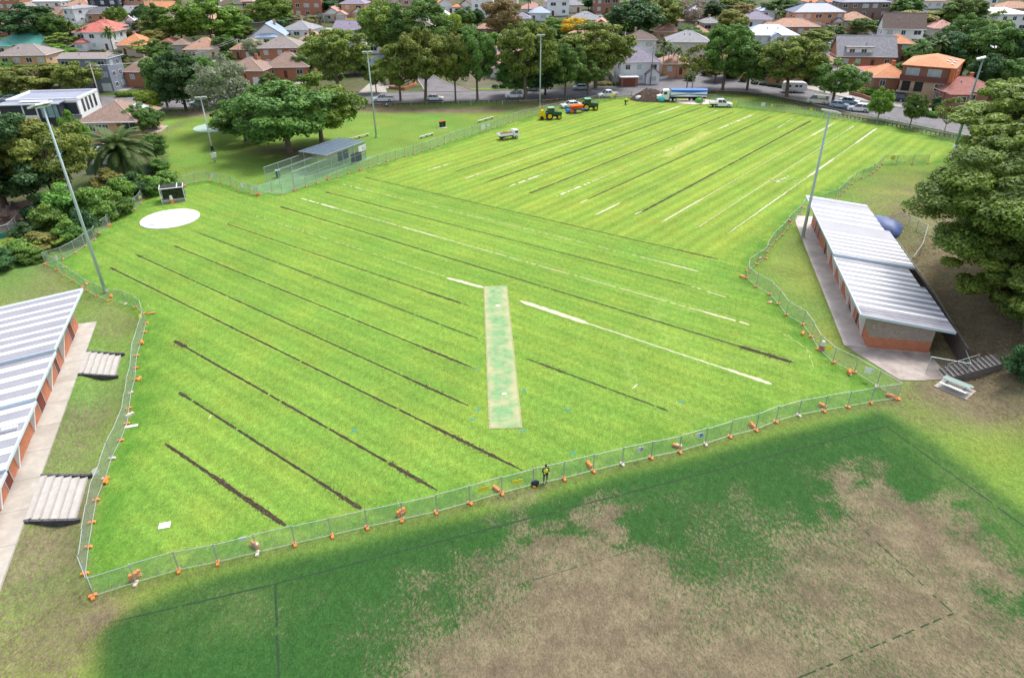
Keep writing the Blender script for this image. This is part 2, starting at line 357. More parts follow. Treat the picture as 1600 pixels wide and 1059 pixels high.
# ---------------------------------------------------------------- strips lying on the ground
def ribbon(name, pts, wf, m, lift=.006, step=.35, seed=0, wob=.05, world=False, breaks=0, stepped=False):
    rn = random.Random(seed); P = [Vector((*p[:2], 0)) if world else Vector((*at(*p)[:2], 0)) for p in pts]; mb = MB(); L = sum((P[i+1]-P[i]).length for i in range(len(P)-1)); acc = 0; row = []
    for i in range(len(P)-1):
        a, b = P[i], P[i+1]; l = (b-a).length; d = (b-a)/l; nrm = Vector((-d.y, d.x, 0)); n = max(1, int(l/step))
        for k in range(n+(i == len(P)-2)):
            t = k/n; c = a.lerp(b, t)+nrm*rn.gauss(0, wob); s = (acc+t*l)/L; wd = wf(s)*(1 if wob == 0 else rn.uniform(.72, 1.3))/2
            row.append((c-nrm*wd, c+nrm*wd, s))
        acc += l
    vs = []; fs = []
    for l_, r_, s in row:
        for q_ in (l_, r_): vs.append((q_.x, q_.y, float(zt(q_.x, q_.y))+lift))
    for i in range(len(row)-1):
        if breaks and rn.random() < (breaks(row[i][2]) if callable(breaks) else breaks): continue
        fs.append((2*i, 2*i+2, 2*i+3, 2*i+1))
    mb.add(vs, fs); return mb
M_TR = mat('trench_soil', (.040, .030, .018), .95, .5, 6, bump=.8, bscale=30)
M_TR2 = mat('trench_soil_spill', (.105, .085, .045), .95, .5, 5, bump=.5)
M_SD = mat('sand_fill', (.50, .47, .34), .95, .15, 5, bump=.4)
M_SD2 = mat('sand_fill_thin', (.42, .45, .20), .95, .25, 4)
def wf(base, fats=()):
    def g(s):
        w_ = base*(.45 if s < .012 or s > .988 else 1)
        for a, b, v in fats:
            if a <= s <= b:
                e = min(1, (s-a)/.12/(b-a+1e-6), (b-s)/.12/(b-a+1e-6)); w_ = max(w_, base+(v-base)*e)
        return w_
    return g
TRENCH = [
 ([(258, 693), (446, 821)], .24, [(.4, 1, .5)]), ([(280, 613), (563, 794)], .22, [(.8, 1, .45), (0, .04, .5)]), ([(272, 532), (683, 766)], .22, [(0, .06, 1.3), (.5, .56, .35), (.85, .97, .45)]),
 ([(172, 418), (817, 735)], .2, [(0, .02, .5), (.85, .97, .45)]), ([(213, 398), (732, 634)], .17, [(0, .03, .4), (.86, .99, .35)]), ([(272, 384), (742, 576)], .17, [(0, .02, .4), (.85, .98, .4)]),
 ([(308, 363), (747, 529)], .16, []), ([(355, 350), (733, 478)], .16, [(0, .03, .4), (.86, .97, .4)]), ([(438, 323), (1238, 566)], .17, [(0, .03, .5), (.93, 1, 1.2)]),
 ([(508, 300), (1080, 447)], .17, [(0, .02, .5)]), ([(570, 277), (1122, 405)], .18, [(0, .02, .4), (.9, 1, .3)]), ([(822, 560), (1045, 642)], .16, [(.1, .3, .35)]),
 ([(705, 270), (1040, 164)], .2, []), ([(759, 285), (1096, 168)], .24, []), ([(828, 302), (1147, 175)], .24, [(0, .05, .5)]), ([(917, 312), (1207, 181)], .2, []), ([(1000, 333), (1267, 189)], .26, [(.9, 1, .5)]),
 ([(969, 317), (1232, 190)], .12, [])]
def crumbs(p, b_, f_, seed, dens=9.0, big=1.0):
    """crumbs of soil thrown up on both sides of a cut, thicker where the cut widens"""
    rn = random.Random(seed); P = [Vector((*at(*q_)[:2], 0)) for q_ in p]; d = P[-1]-P[0]; L = d.length; d /= L; nr = Vector((-d.y, d.x, 0)); mb = MB(); g = wf(b_, f_)
    for _ in range(int(L*dens)):
        s_ = rn.random(); fat = g(s_); 
        if fat < b_*1.3 and rn.random() < .45: continue
        for k in range(1 if fat < b_*1.3 else 3):
            c = P[0]+d*(s_*L+rn.gauss(0, .2))+nr*rn.gauss(0, max(b_, fat)*.42); r = rn.uniform(.025, .09)*big; a0 = rn.uniform(0, 6); st = rn.uniform(1, 2.4)
            q4 = [c+(d*math.cos(a0+t_)*r*st+nr*math.sin(a0+t_)*r*rn.uniform(.7, 1.2)) for t_ in (0, 1.2, 2.4, 3.6, 4.9)]
            mb.add([(v_.x, v_.y, float(zt(v_.x, v_.y))+.004+.004*rn.random()) for v_ in q4]+[(c.x, c.y, float(zt(c.x, c.y))+.02+.5*r)], [(0, 1, 5), (1, 2, 5), (2, 3, 5), (3, 4, 5), (4, 0, 5)])
    return mb
for i, (p, b_, f_) in enumerate(TRENCH):
    faint = p[0] == (969, 317); b2_ = b_*(1.5 if i > 11 else 1.3 if i == 8 else 1.08)
    struct('drain_trench', ribbon('drain_trench', p, wf(b2_, [(a, b, max(b2_, min(v*.72, .5))) for a, b, v in f_]), 0, .008, .3, i, .012, breaks=.25 if faint else .02), M_TR2 if faint else M_TR)
    if not faint: struct('trench_spill', crumbs(p, b_*.8, f_, i+50, 7, .75), M_TR2)
SAND = [([(395, 336), (700, 434)], .16, [], .35, 1), ([(698, 434), (757, 450)], .2, [(0, 1, .75)], 0, 0), ([(812, 470), (1206, 600)], .24, [(0, .32, .95), (.85, 1, .65)], 0, 0), ([(470, 310), (1177, 509)], .18, [(0, .12, .5), (.3, .4, .3), (.92, 1, .4)], .12, 0),
 ([(535, 288), (1000, 401)], .15, [(0, .08, .35)], .4, 0), ([(1000, 401), (1092, 424)], .3, [(.5, 1, .5)], .0, 0), ([(1080, 447), (1135, 465)], .35, [], .35, 0),
 ([(727, 279), (1063, 166)], .2, [(0, .05, .4), (.85, 1, .6)], .08, 0), ([(794, 292), (1122, 172)], .15, [(0, .12, .55), (.93, 1, .5)], .35, 0), ([(867, 308), (1180, 178)], .16, [(0, .18, .6), (.45, .52, .5), (.75, 1, .65)], .3, 0),
 ([(930, 336), (969, 317)], .3, [(0, 1, .8)], 0, 0), ([(907, 317), (918, 312)], .6, [], 0, 0), ([(992, 335), (1003, 330)], .6, [], 0, 0), ([(1034, 347), (1304, 192)], .22, [(0, .18, .6), (.8, 1, .9)], .0, 0),
 ([(1088, 357), (1334, 197)], .24, [(.93, 1, .8)], .06, 0), ([(1137, 365), (1371, 200)], .28, [(.1, .3, .55), (.42, .62, .9), (.78, 1, 1.0)], .0, 0), ([(1215, 200), (1240, 184)], .5, [], .3, 0),
 ([(668, 266), (705, 255)], .5, [], .3, 0), ([(1213, 285), (1232, 275)], .9, [], .3, 0), ([(988, 607), (997, 600)], .35, [], 0, 0), ([(326, 654), (330, 648)], .4, [], 0, 1), ([(1208, 511), (1260, 545), (1272, 575)], .12, [], .4, 1), ([(1228, 520), (1268, 552)], .14, [], .4, 1)]
for i, (p, b_, f_, br_, th) in enumerate(SAND):
    struct('sand_line', ribbon('sand_line', p, wf(b_*(.72 if p[0][0] < 900 else .42), [(a, b, v*(.75 if p[0][0] < 900 else .42)) for a, b, v in f_]), 0, .012, .4, 100+i, .03, breaks=br_), M_SD2 if th else M_SD)
M_LN = mat('faded_turf_line', (.020, .048, .020), .95, .3, 4)
for i, (p, b_) in enumerate([([(170, 973), (430, 912), (1385, 666), (1600, 822), (1700, 900)], .13), ([(430, 912), (437, 1100)], .15), ([(800, 916), (1100, 826), (1320, 800)], .05), ([(1320, 800), (1490, 958), (1220, 1070)], .10), ([(680, 850), (720, 1000)], .05)]):
    struct('turf_line', ribbon('turf_line', p, wf(b_), 0, .005, .25, 200+i, .01, breaks=.03 if b_ > .12 else .3), M_LN)
for i, p in enumerate([(738, 655), (745, 640), (816, 673), (818, 610), (743, 576), (886, 640), (1064, 628), (553, 673), (895, 708)]):   # turquoise survey paint
    a = at(*p); mb = MB(); rn = random.Random(i); r_ = rn.uniform(0, 3)
    for k in range(2):
        t = r_+k*1.3; mb.box((a.x+.1*k, a.y, .012+.004*k), (.75, .1, .004), t)
    struct('paint_mark', mb, mat('turquoise_paint', (.06, .24, .19), .9, .3, 9))
# ---------------------------------------------------------------- hard surfaces: roads, kerbs, slabs
M_ROAD = mat('asphalt', (.165, .158, .170), .9, .14, .6, bump=.3, bscale=40, c2=(.135, .13, .14))
M_CONC = mat('concrete', (.43, .40, .36), .85, .14, 1.2, bump=.2, c2=(.36, .33, .29))
M_PATH = mat('footpath_concrete', (.36, .33, .30), .9, .15, .8)
M_VERGE = mat('nature_strip_grass', (.12, .19, .04), .95, .35, 1.5, bump=.4)
def road(name, pairs, m, lift, kerb=False):
    """pairs: (left px), (right px) outlines; subdivided and laid on the terrain"""
    A = [at(*p[0]) for p in pairs]; B = [at(*p[1]) for p in pairs]; rows = []
    for i in range(len(A)-1):
        n = max(1, int(((A[i+1]-A[i]).length+(B[i+1]-B[i]).length)/2/3))
        for k in range(n+(i == len(A)-2)): rows.append((A[i].lerp(A[i+1], k/n), B[i].lerp(B[i+1], k/n)))
    vs = []; fs = []; nc = 6
    for a, b in rows:
        for k in range(nc+1):
            c = a.lerp(b, k/nc); vs.append((c.x, c.y, float(zt(c.x, c.y))+lift))
    for i in range(len(rows)-1):
        for k in range(nc): fs.append((i*(nc+1)+k, i*(nc+1)+k+1, (i+1)*(nc+1)+k+1, (i+1)*(nc+1)+k))
    mb = MB(); mb.add(vs, fs); o = struct(name, mb, m)
    if kerb:
        for e in (0, 1):
            kb = MB()
            for i in range(len(rows)-1):
                p, q_ = rows[i][e], rows[i+1][e]; d = (q_-p); l = d.length
                if l < .05: continue
                c = (p+q_)/2; kb.box((c.x, c.y, float(zt(c.x, c.y))+.07), (l, .28, .16), math.atan2(d.y, d.x))
            struct('kerb', kb, M_PATH)
    return o
road('road', [((-60, 180), (-60, 158)), ((0, 178), (0, 155)), ((120, 176), (120, 152)), ((230, 171), (230, 151)), ((340, 166), (340, 148)), ((460, 164), (460, 146)), ((560, 163), (560, 146)), ((660, 161), (660, 144)), ((780, 159), (780, 142)), ((880, 155), (880, 139)), ((960, 151), (950, 132)), ((1040, 147), (1015, 126)), ((1110, 143), (1085, 116)), ((1150, 142), (1150, 113)), ((1200, 147), (1200, 125)), ((1260, 160), (1262, 141)), ((1330, 177), (1335, 156)), ((1400, 190), (1410, 169)), ((1480, 206), (1490, 184)), ((1560, 222), (1570, 200)), ((1640, 236), (1655, 214)), ((1760, 262), (1775, 238))], M_ROAD, .02, True)
road('side_road', [((665, 144), (735, 143)), ((657, 131), (700, 131)), ((648, 118), (680, 120)), ((640, 106), (662, 108)), ((630, 92), (648, 93))], M_ROAD, .028, True)
road('side_road', [((1095, 120), (1155, 116)), ((1120, 108), (1150, 106)), ((1130, 100), (1150, 98))], M_ROAD, .028)
road('hill_road', [((1230, 88), (1290, 98)), ((1290, 72), (1330, 82)), ((1335, 58), (1360, 68)), ((1372, 47), (1385, 54)), ((1400, 40), (1408, 45))], M_ROAD, .03)
road('hill_road', [((480, 42), (520, 50)), ((540, 45), (560, 52)), ((600, 48), (600, 56))], M_PATH, .03)
road('footpath', [((735, 141), (735, 138)), ((820, 140), (820, 137))], M_VERGE, .05)
road('driveway', [((560, 145), (605, 145)), ((575, 132), (600, 132)), ((590, 120), (603, 120))], M_PATH, .035)
road('footpath', [((965, 131), (960, 125)), ((1010, 124), (1005, 118)), ((1080, 112), (1075, 107))], M_VERGE, .05)
road('footpath', [((1010, 118), (1008, 115)), ((1080, 107), (1076, 104))], M_PATH, .055)
road('footpath', [((1150, 112), (1160, 106)), ((1200, 123), (1205, 119)), ((1262, 139), (1268, 135))], M_PATH, .05)
road('footpath', [((1262, 139), (1268, 131)), ((1335, 155), (1340, 147)), ((1410, 168), (1415, 160)), ((1490, 183), (1495, 175)), ((1600, 203), (1610, 194))], M_PATH, .055)
for px, py, w_ in [(1395, 165, 5), (1432, 173, 6), (1505, 188, 4)]:
    pass
# white throwing circle and small slabs
p = at(266, 342); mb = MB(); n = 64
mb.prism([(p.x+4.35*math.cos(2*math.pi*k/n), p.y+4.5*math.sin(2*math.pi*k/n)) for k in range(n)], -.05, .1)
tag(mb.build('throwing_circle', mat('white_painted_concrete', (.66, .66, .63), .7, .10, .9, c2=(.54, .54, .50)), bevel=.02), 'round white concrete throwing circle beside the caged shelter', 'concrete pad')
for q_, s_ in (((239, 351), (1.1, .5)), ((250, 336), (1.0, .35))):
    c = at(*q_, .1); mb = MB(); mb.box((c.x, c.y, .104), (*s_, .006), .3); struct('pad_stain', mb, mat('dark_stain', (.30, .31, .34), .8, .4, 5))
for (pp, w_, l_, rz, lb) in [((257, 821), .8, .62, .25, 'small white square cover lying in the grass near the front left fence corner'), ((205, 666), 1.1, .32, .3, 'narrow white slab on the grass inside the left fence')]:
    a = at(*pp); mb = MB(); mb.box((0, 0, .03), (w_, l_, .05)); o = mb.build('ground_cover_plate', mat('pale_plate', (.68, .68, .68), .6, .06), bevel=.01); o.location = a; o.rotation_euler.z = rz; tag(o, lb, 'cover plate')
# cricket pitch: synthetic strip, worn and sanded
a = [at(*q_) for q_ in ((757, 448), (791, 448), (814, 667), (766, 669))]
def cricket_mat():
    m = mat('synthetic_pitch', (.17, .31, .14), .9, .2, 1.5); n = m.node_tree; b = n.nodes['Principled BSDF']; L = n.links.new; N = n.nodes.new
    src = b.inputs['Base Color'].links[0].from_socket; tc = N('ShaderNodeTexCoord'); mp = N('ShaderNodeMapping'); mp.inputs['Rotation'].default_value = (0, 0, rad(-35)); mp.inputs['Scale'].default_value = (1.1, 1.4, 1); L(tc.outputs['Object'], mp.inputs['Vector'])
    no = N('ShaderNodeTexNoise'); no.inputs['Scale'].default_value = .55; no.inputs['Detail'].default_value = 7; no.inputs['Roughness'].default_value = .62; L(mp.outputs[0], no.inputs['Vector'])
    sx = N('ShaderNodeSeparateXYZ'); L(tc.outputs['Object'], sx.inputs[0]); ab = N('ShaderNodeMath'); ab.operation = 'ABSOLUTE'; L(sx.outputs[0], ab.inputs[0])
    ed = N('ShaderNodeMapRange'); ed.inputs[1].default_value = .6; ed.inputs[2].default_value = 1.4; ed.inputs[3].default_value = 0; ed.inputs[4].default_value = .16; L(ab.outputs[0], ed.inputs[0])
    s = N('ShaderNodeMath'); s.operation = 'ADD'; L(no.outputs['Fac'], s.inputs[0]); L(ed.outputs[0], s.inputs[1])
    r = N('ShaderNodeMapRange'); r.inputs[1].default_value = .44; r.inputs[2].default_value = .70; L(s.outputs[0], r.inputs[0])
    mx = N('ShaderNodeMix'); mx.data_type = 'RGBA'; L(r.outputs[0], mx.inputs[0]); L(src, mx.inputs[6]); mx.inputs[7].default_value = (.37, .36, .20, 1); L(mx.outputs[2], b.inputs['Base Color'])
    return m
mc = sum(a, Vector())/4; ax = ((a[0]+a[1])/2-(a[2]+a[3])/2); rz = math.atan2(ax.y, ax.x)-math.pi/2
t = thing('cricket_pitch', 'worn synthetic cricket pitch strip in the middle of the green field', 'cricket pitch', mc, rz)
mb = MB(); mb.box((0, 0, .02), (2.7, ax.length, .05)); mb.build('playing_surface', cricket_mat(), t)
for s_ in (-1, 1):
    mb = MB(); mb.box((.1, s_*(ax.length/2-5.2), .048), (.42, .22, .006)); mb.build('crease_mark', mat('white_line_paint', (.8, .8, .75), .8), t)
mb = MB()
for s_ in (-1, 1): mb.box((s_*1.42, 0, .015), (.13, ax.length+.3, .045)); mb.box((0, s_*(ax.length/2+.08), .016), (2.7, .14, .045))
mb.build('pitch_edging', mat('straw_edge', (.30, .29, .15), .95, .35, 4), t)
# ================================================================ TEMPORARY FENCE
M_GALV = mat('galvanised_steel', (.46, .50, .50), .45, .1, 5, metal=.35)
M_WHITE = mat('white_paint', (.78, .79, .80), .5, .05, 1)
M_BLACK = mat('black_plastic', (.015, .016, .018), .5, .2, 3)
M_TYRE = mat('tyre_rubber', (.02, .02, .02), .85, .2, 8)
M_GLASS = mat('dark_glass', (.035, .045, .055), .08, .3, .6, spec=.7)
M_ORANGE = mat('orange_plastic', (.72, .25, .05), .55, .2, 4, c2=(.72, .30, .10))
M_PALEBLK = mat('faded_plastic', (.66, .55, .46), .6, .15, 4)
M_TIMBER = mat('weathered_timber', (.26, .20, .15), .85, .25, 4)
def alpha_mat(name, c, a):
    m = bpy.data.materials.new(name); m.use_nodes = True; n = m.node_tree; b = n.nodes['Principled BSDF']
    b.inputs['Base Color'].default_value = (*c, 1); b.inputs['Roughness'].default_value = .6
    tr = n.nodes.new('ShaderNodeBsdfTransparent'); mx = n.nodes.new('ShaderNodeMixShader')
    no = n.nodes.new('ShaderNodeTexNoise'); no.inputs['Scale'].default_value = 3; tc = n.nodes.new('ShaderNodeTexCoord'); n.links.new(tc.outputs['Object'], no.inputs['Vector'])
    r = n.nodes.new('ShaderNodeMapRange'); r.inputs[3].default_value = a*.7; r.inputs[4].default_value = a*1.3; n.links.new(no.outputs['Fac'], r.inputs[0])
    n.links.new(r.outputs[0], mx.inputs[0]); n.links.new(tr.outputs[0], mx.inputs[1]); n.links.new(b.outputs[0], mx.inputs[2])
    n.links.new(mx.outputs[0], n.nodes['Material Output'].inputs[0]); return m
M_MESH = alpha_mat('wire_mesh', (.34, .40, .37), .24)
M_MESH2 = alpha_mat('chain_mesh_dark', (.10, .12, .13), .34)
M_NET = alpha_mat('cricket_net_mesh', (.28, .36, .38), .22)
def panel_proto(L=2.4, Hh=1.72):
    mb = MB()
    for x in (-L/2+.03, L/2-.03): mb.tube([(x, 0, .02), (x, 0, Hh+.08)], .024, 6)
    for z in (.12, Hh): mb.tube([(-L/2+.03, 0, z), (L/2-.03, 0, z)], .022, 6)
    mb.tube([(0, 0, .12), (0, 0, Hh)], .008, 4)
    f = mb.mesh('fence_frame', M_GALV); m = MB().add([(-L/2+.05, 0, .14), (L/2-.05, 0, .14), (L/2-.05, 0, Hh-.02), (-L/2+.05, 0, Hh-.02)], [(0, 1, 2, 3)]).mesh('wire_mesh', M_MESH)
    return f, m
PF, PM = panel_proto()
def block_mesh(name, m):
    mb = MB(); mb.side([(-.31, 0), (.31, 0), (.33, .06), (.27, .15), (.08, .16), (.05, .12), (-.05, .12), (-.08, .16), (-.27, .15), (-.33, .06)], -.125, .125); return mb.mesh(name, m)
BM = [block_mesh('fence_block', M_ORANGE), block_mesh('fence_block', M_PALEBLK)]
RUNS = [
 ('near', 'along the front, nearest the camera', [(147, 932), (213, 911), (280, 891), (341, 879), (402, 864), (461, 850), (518, 837), (574, 824), (629, 812), (683, 800), (734, 786), (784, 771), (833, 758), (881, 748), (927, 736), (972, 725), (1017, 715), (1061, 706), (1102, 694), (1140, 682), (1181, 672), (1212, 659), (1247, 649), (1287, 642), (1324, 636), (1360, 629), (1403, 623)]),
 ('left', 'along the left beside the clubhouse stairs', [(147, 930), (134, 896), (139, 854), (145, 816), (151, 781), (165, 748), (175, 716), (189, 688), (199, 662), (202, 638), (205, 614), (211, 593), (212, 575), (214, 556), (220, 537), (225, 519), (228, 505), (224, 490), (213, 481), (196, 475), (170, 470), (152, 463), (136, 455), (128, 448), (101, 431), (90, 422), (71, 413)]),
 ('bush', 'along the bushy left bank', [(71, 413), (99, 405), (118, 395), (133, 385), (148, 375), (154, 365), (170, 355), (174, 345), (190, 337), (210, 328), (220, 319), (226, 308), (240, 299), (262, 292), (287, 290)]),
 ('nets', 'between caged shelter and cricket nets', [(287, 290), (305, 285), (327, 282), (345, 287), (362, 291), (371, 298), (391, 302), (404, 306), (425, 299), (441, 304), (461, 298), (478, 292), (495, 287), (512, 281), (527, 277), (544, 271)]),
 ('park', 'along the park lawn towards the tractors', [(544, 271), (563, 267), (604, 252), (647, 241), (685, 228), (713, 217), (750, 207), (778, 198), (810, 186), (842, 178), (880, 170), (915, 163), (956, 155), (985, 152)]),
 ('road', 'along the far roadside grass', [(1105, 158), (1152, 166), (1181, 171), (1210, 174), (1242, 177), (1272, 181), (1319, 188), (1353, 191), (1387, 195), (1402, 198), (1428, 204), (1454, 212), (1489, 221), (1530, 232)]),
 ('east', 'beyond the far end of the pavilion', [(1378, 257), (1370, 266), (1358, 274), (1336, 283), (1324, 294), (1313, 305), (1305, 312), (1285, 318)]),
 ('cross', 'in the short cross run by the big tree', [(1378, 257), (1400, 257), (1425, 257), (1450, 256)]),
 ('pav', 'in front of the long brick pavilion', [(1256, 325), (1251, 336), (1243, 343), (1235, 350), (1222, 367), (1212, 376), (1205, 384), (1198, 394), (1196, 404), (1183, 413), (1168, 424), (1167, 435), (1181, 448), (1203, 460), (1216, 475), (1228, 492), (1254, 507), (1268, 526), (1279, 546), (1301, 566), (1335, 582), (1370, 603), (1403, 623)])]
LANDM = dict(near=[((213, 911), 'front left corner blocks'), ((399, 860), 'small white notice'), ((756, 788), 'left yellow sign'), ((852, 755), 'hi-vis worker'), ((999, 720), 'grey-printed white sign'), ((1091, 697), 'blue and white sign'), ((1285, 640), 'front right block pile'), ((1403, 623), 'front right corner')],
 left=[((139, 900), 'front left corner'), ((165, 748), 'lower clubhouse stairs'), ((203, 650), 'narrow white slab'), ((220, 540), 'upper clubhouse stairs'), ((224, 490), 'left fence bend'), ((170, 470), 'leaning light pole'), ((75, 414), 'far left corner')],
 bush=[((80, 410), 'far left corner'), ((133, 385), 'grassy bank strip'), ((190, 337), 'bushes by the throwing circle'), ((262, 292), 'caged shelter')],
 nets=[((300, 287), 'caged shelter'), ((335, 284), 'first white sign'), ((400, 305), 'bend with the white signs'), ((461, 298), 'cricket nets entrance'), ((527, 277), 'cricket nets roof')],
 park=[((575, 262), 'cricket nets'), ((660, 237), 'park lawn bench'), ((755, 206), 'pair of white signs'), ((844, 178), 'light pole behind the tractor'), ((910, 164), 'orange spreader'), ((970, 153), 'yellow roller')],
 road=[((1126, 162), 'tray ute on the grass'), ((1191, 172), 'far white sign'), ((1266, 180), 'floodlight head'), ((1336, 190), 'parked white wagon'), ((1428, 204), 'far orange block pile'), ((1489, 221), 'green light pole')],
 east=[((1378, 257), 'far corner'), ((1336, 283), 'middle of the east bend'), ((1290, 318), 'pavilion far roof')], cross=[((1393, 256), 'round yellow cross-run sign')],
 pav=[((1256, 325), 'pavilion far roof'), ((1222, 367), 'pavilion light pole'), ((1168, 428), 'left corner point'), ((1228, 492), 'pavilion middle doors'), ((1284, 548), 'traffic cone'), ((1353, 594), 'white sign by the apron'), ((1395, 620), 'front right corner')])
ORD = ['', 'first', 'second', 'third', 'fourth', 'fifth', 'sixth', 'seventh', 'eighth', 'ninth', 'tenth', 'eleventh', 'twelfth']
def run_label(pp, i, key, what):
    """pp: pixels of all pieces of this run"""
    best = None
    for q_, nm in LANDM[key]:
        j = min(range(len(pp)), key=lambda k: (pp[k][0]-q_[0])**2+(pp[k][1]-q_[1])**2)
        if best is None or abs(i-j) < best[0]: best = (abs(i-j), j, nm)
    k, j, nm = best
    if k == 0: return what+' nearest the '+nm+(', '+{'near': 'front', 'left': 'left', 'pav': 'pavilion', 'bush': 'bank', 'nets': 'nets'}.get(key, 'far')+' run' if 'corner' in nm or 'shelter' in nm or 'roof' in nm else '')
    dx, dy = pp[i][0]-pp[j][0], pp[i][1]-pp[j][1]
    suf = {'near': ' front run', 'left': ' left run', 'pav': ' pavilion run', 'bush': ' bank run', 'nets': ' nets run', 'park': ' park run'}.get(key, '')
    side = ('left of' if dx < 0 else 'right of') if abs(dx) > abs(dy)*.8 else ('beyond' if dy < 0 else 'this side of')
    r = ORD[min(k, 12)]+' '+what+' '+side+' the '+nm
    return r if r not in USED else ORD[min(k, 12)]+' '+what+' '+('beyond' if dy < 0 else 'this side of')+' the '+nm+','+suf
random.seed(5); n_pan = 0
for key, where, pts in RUNS:
    W = [at(*q_) for q_ in pts]; out = []
    for i in range(len(W)-1):
        d = (W[i+1]-W[i]).length; n = max(1, round(d/2.55)); 
        for k in range(n): out.append(W[i].lerp(W[i+1], k/n))
    out.append(W[-1])
    # drop joints that are closer than 1.3 m
    J = [out[0]]
    for q_ in out[1:]:
        if (q_-J[-1]).length > 1.35: J.append(q_)
    J[-1] = out[-1]
    ppj = [proj(q_) for q_ in J]; ppp = [((a[0]+b[0])/2, (a[1]+b[1])/2) for a, b in zip(ppj[:-1], ppj[1:])]
    for i in range(len(J)-1):
        a_, b_ = J[i], J[i+1]; d = b_-a_; c = (a_+b_)/2; z = (a_.z+b_.z)/2
        t = thing('temporary_fence', run_label(ppp, i, key, 'temporary mesh fence section'), 'fence panel', (c.x, c.y, z), math.atan2(d.y, d.x), 'fence panels, '+key+' run')
        t.scale = (d.length/2.4, 1, random.uniform(.97, 1.03)); t.rotation_euler.x = random.gauss(0, .012)
        link('frame', PF, t); link('mesh_infill', PM, t); n_pan += 1
    for i, q_ in enumerate(J):
        d = J[min(i+1, len(J)-1)]-J[max(i-1, 0)]; ang = math.atan2(d.y, d.x)+math.pi/2+random.gauss(0, .22)
        pale = random.random() < (.3 if key == 'near' and 13 < i < 23 else .08)
        o = link('plastic_block', BM[1 if pale else 0]); o.location = (q_.x+random.gauss(0, .04), q_.y-.06, q_.z+.012); o.rotation_euler.z = ang; o.scale = (.86,)*3
        tag(o, run_label(ppj, i, key, ('faded' if pale else 'orange')+' foot block'), 'foot block', ('pale' if pale else 'orange')+' fence blocks, '+key+' run')
# brace piles of spare blocks just inside the fence
PILES = [((212, 903), 4, 'by the front left corner, nearest the camera'), ((399, 853), 3, 'second along the front run from the left corner'), ((627, 803), 3, 'on the front run, left of the yellow signs'), ((776, 765), 2, 'left of the worker in the hi-vis vest'), ((920, 727), 2, 'right of the worker in the hi-vis vest'),
         ((1058, 698), 2, 'beside the small white fence sign at the front'), ((1176, 666), 2, 'right of the blue and white fence sign'), ((1285, 635), 2, 'on the front run near the right corner'), ((1391, 620), 2, 'inside the front right corner'), ((1327, 584), 3, 'below the concrete apron of the long pavilion'),
         ((1254, 522), 2, 'opposite the middle of the long pavilion'), ((1203, 473), 1, 'left of the long pavilion path'), ((1160, 434), 2, 'at the corner point left of the long pavilion'), ((1188, 404), 1, 'above the corner point left of the pavilion'), ((1234, 346), 2, 'left of the pavilion light pole'), ((1255, 324), 1, 'at the far end of the pavilion roof'),
         ((218, 592), 1, 'on the left fence below the second bend'), ((222, 536), 2, 'on the left fence near the upper stairs'), ((236, 490), 1, 'at the left fence bend beyond the clubhouse'), ((174, 464), 2, 'at the foot of the leaning left light pole'), ((136, 444), 1, 'left of the leaning light pole foot'), ((100, 418), 1, 'near the far left fence corner'),
         ((170, 353), 2, 'by the bushes left of the throwing circle'), ((288, 292), 2, 'to the right of the caged shelter'), ((403, 306), 3, 'at the fence bend before the cricket nets'), ((166, 752), 2, 'on the left fence near the lower stairs'), ((203, 650), 2, 'on the left fence by the narrow white slab'), ((1428, 203), 3, 'on the far fence below the orange mansard building'),
         ((1166, 268), 1, ''), ((512, 280), 2, 'at the near end of the cricket nets roof'), ((563, 266), 2, 'right of the cricket nets'), ((461, 297), 2, 'in front of the cricket nets entrance'), ((604, 252), 1, 'first on the park run beyond the nets'), ((647, 241), 1, 'second on the park run beyond the nets'), ((713, 217), 1, 'on the park run below the white bench')]
for (pp, n, lb) in PILES:
    if not lb: continue
    a_ = at(*pp)
    t = thing('counterweight_pile', 'orange counterweight blocks '+lb, 'block pile', a_, random.uniform(0, 3), 'counterweight piles on the fence braces'); t.scale = (.85,)*3
    for k in range(n*2):
        o = link('block', BM[1 if random.random() < .15 else 0], t); o.location = ((k % 2)*.28-.14, random.gauss(0, .05), .01+.165*(k//2)); o.rotation_euler.z = random.gauss(0, .2)
    mb = MB(); mb.tube([(0, .5, 1.3), (0, .05, .3+.16*n)], .02, 5); mb.tube([(-.3, 0, .17), (.3, 0, .17)], .02, 5); mb.build('brace_bar', M_GALV, t)
M_YEL = mat('yellow_sign', (.72, .68, .05), .5, .05); M_BLUE = mat('blue_print', (.03, .28, .62), .5, .05); M_GRYP = mat('grey_print', (.38, .36, .42), .6, .2, 6)
def plate(px, py, w_, h_, m, lb, z=1.0, m2=None, ang=None, rnd=False):
    a_ = at(px, py); t = None
    mb = MB()
    if rnd: mb.tube([(0, -.015, 0), (0, .015, 0)], w_/2, 20)
    else: mb.box((0, 0, 0), (w_, .02, h_))
    o = mb.build('fence_sign', m, None); o.location = (a_.x, a_.y-.06, a_.z+z); o.rotation_euler.z = ang if ang is not None else .28; tag(o, lb, 'sign')
    if m2: mb = MB(); mb.box((w_*.2, -.013, 0), (w_*.45, .006, h_*.75)); mb.build('printed_panel', m2, o)
plate(756, 780, .85, .42, M_YEL, 'yellow rectangular sign on the front fence, the left one of the pair', 1.1); plate(809, 768, .85, .36, M_YEL, 'yellow rectangular sign on the front fence just left of the worker', 1.1)
plate(999, 716, .62, .5, M_WHITE, 'white sign with grey print on the front fence, right of the worker', 1.0, M_GRYP); plate(1091, 694, .65, .5, M_WHITE, 'blue and white sign on the front fence', 1.0, M_BLUE)
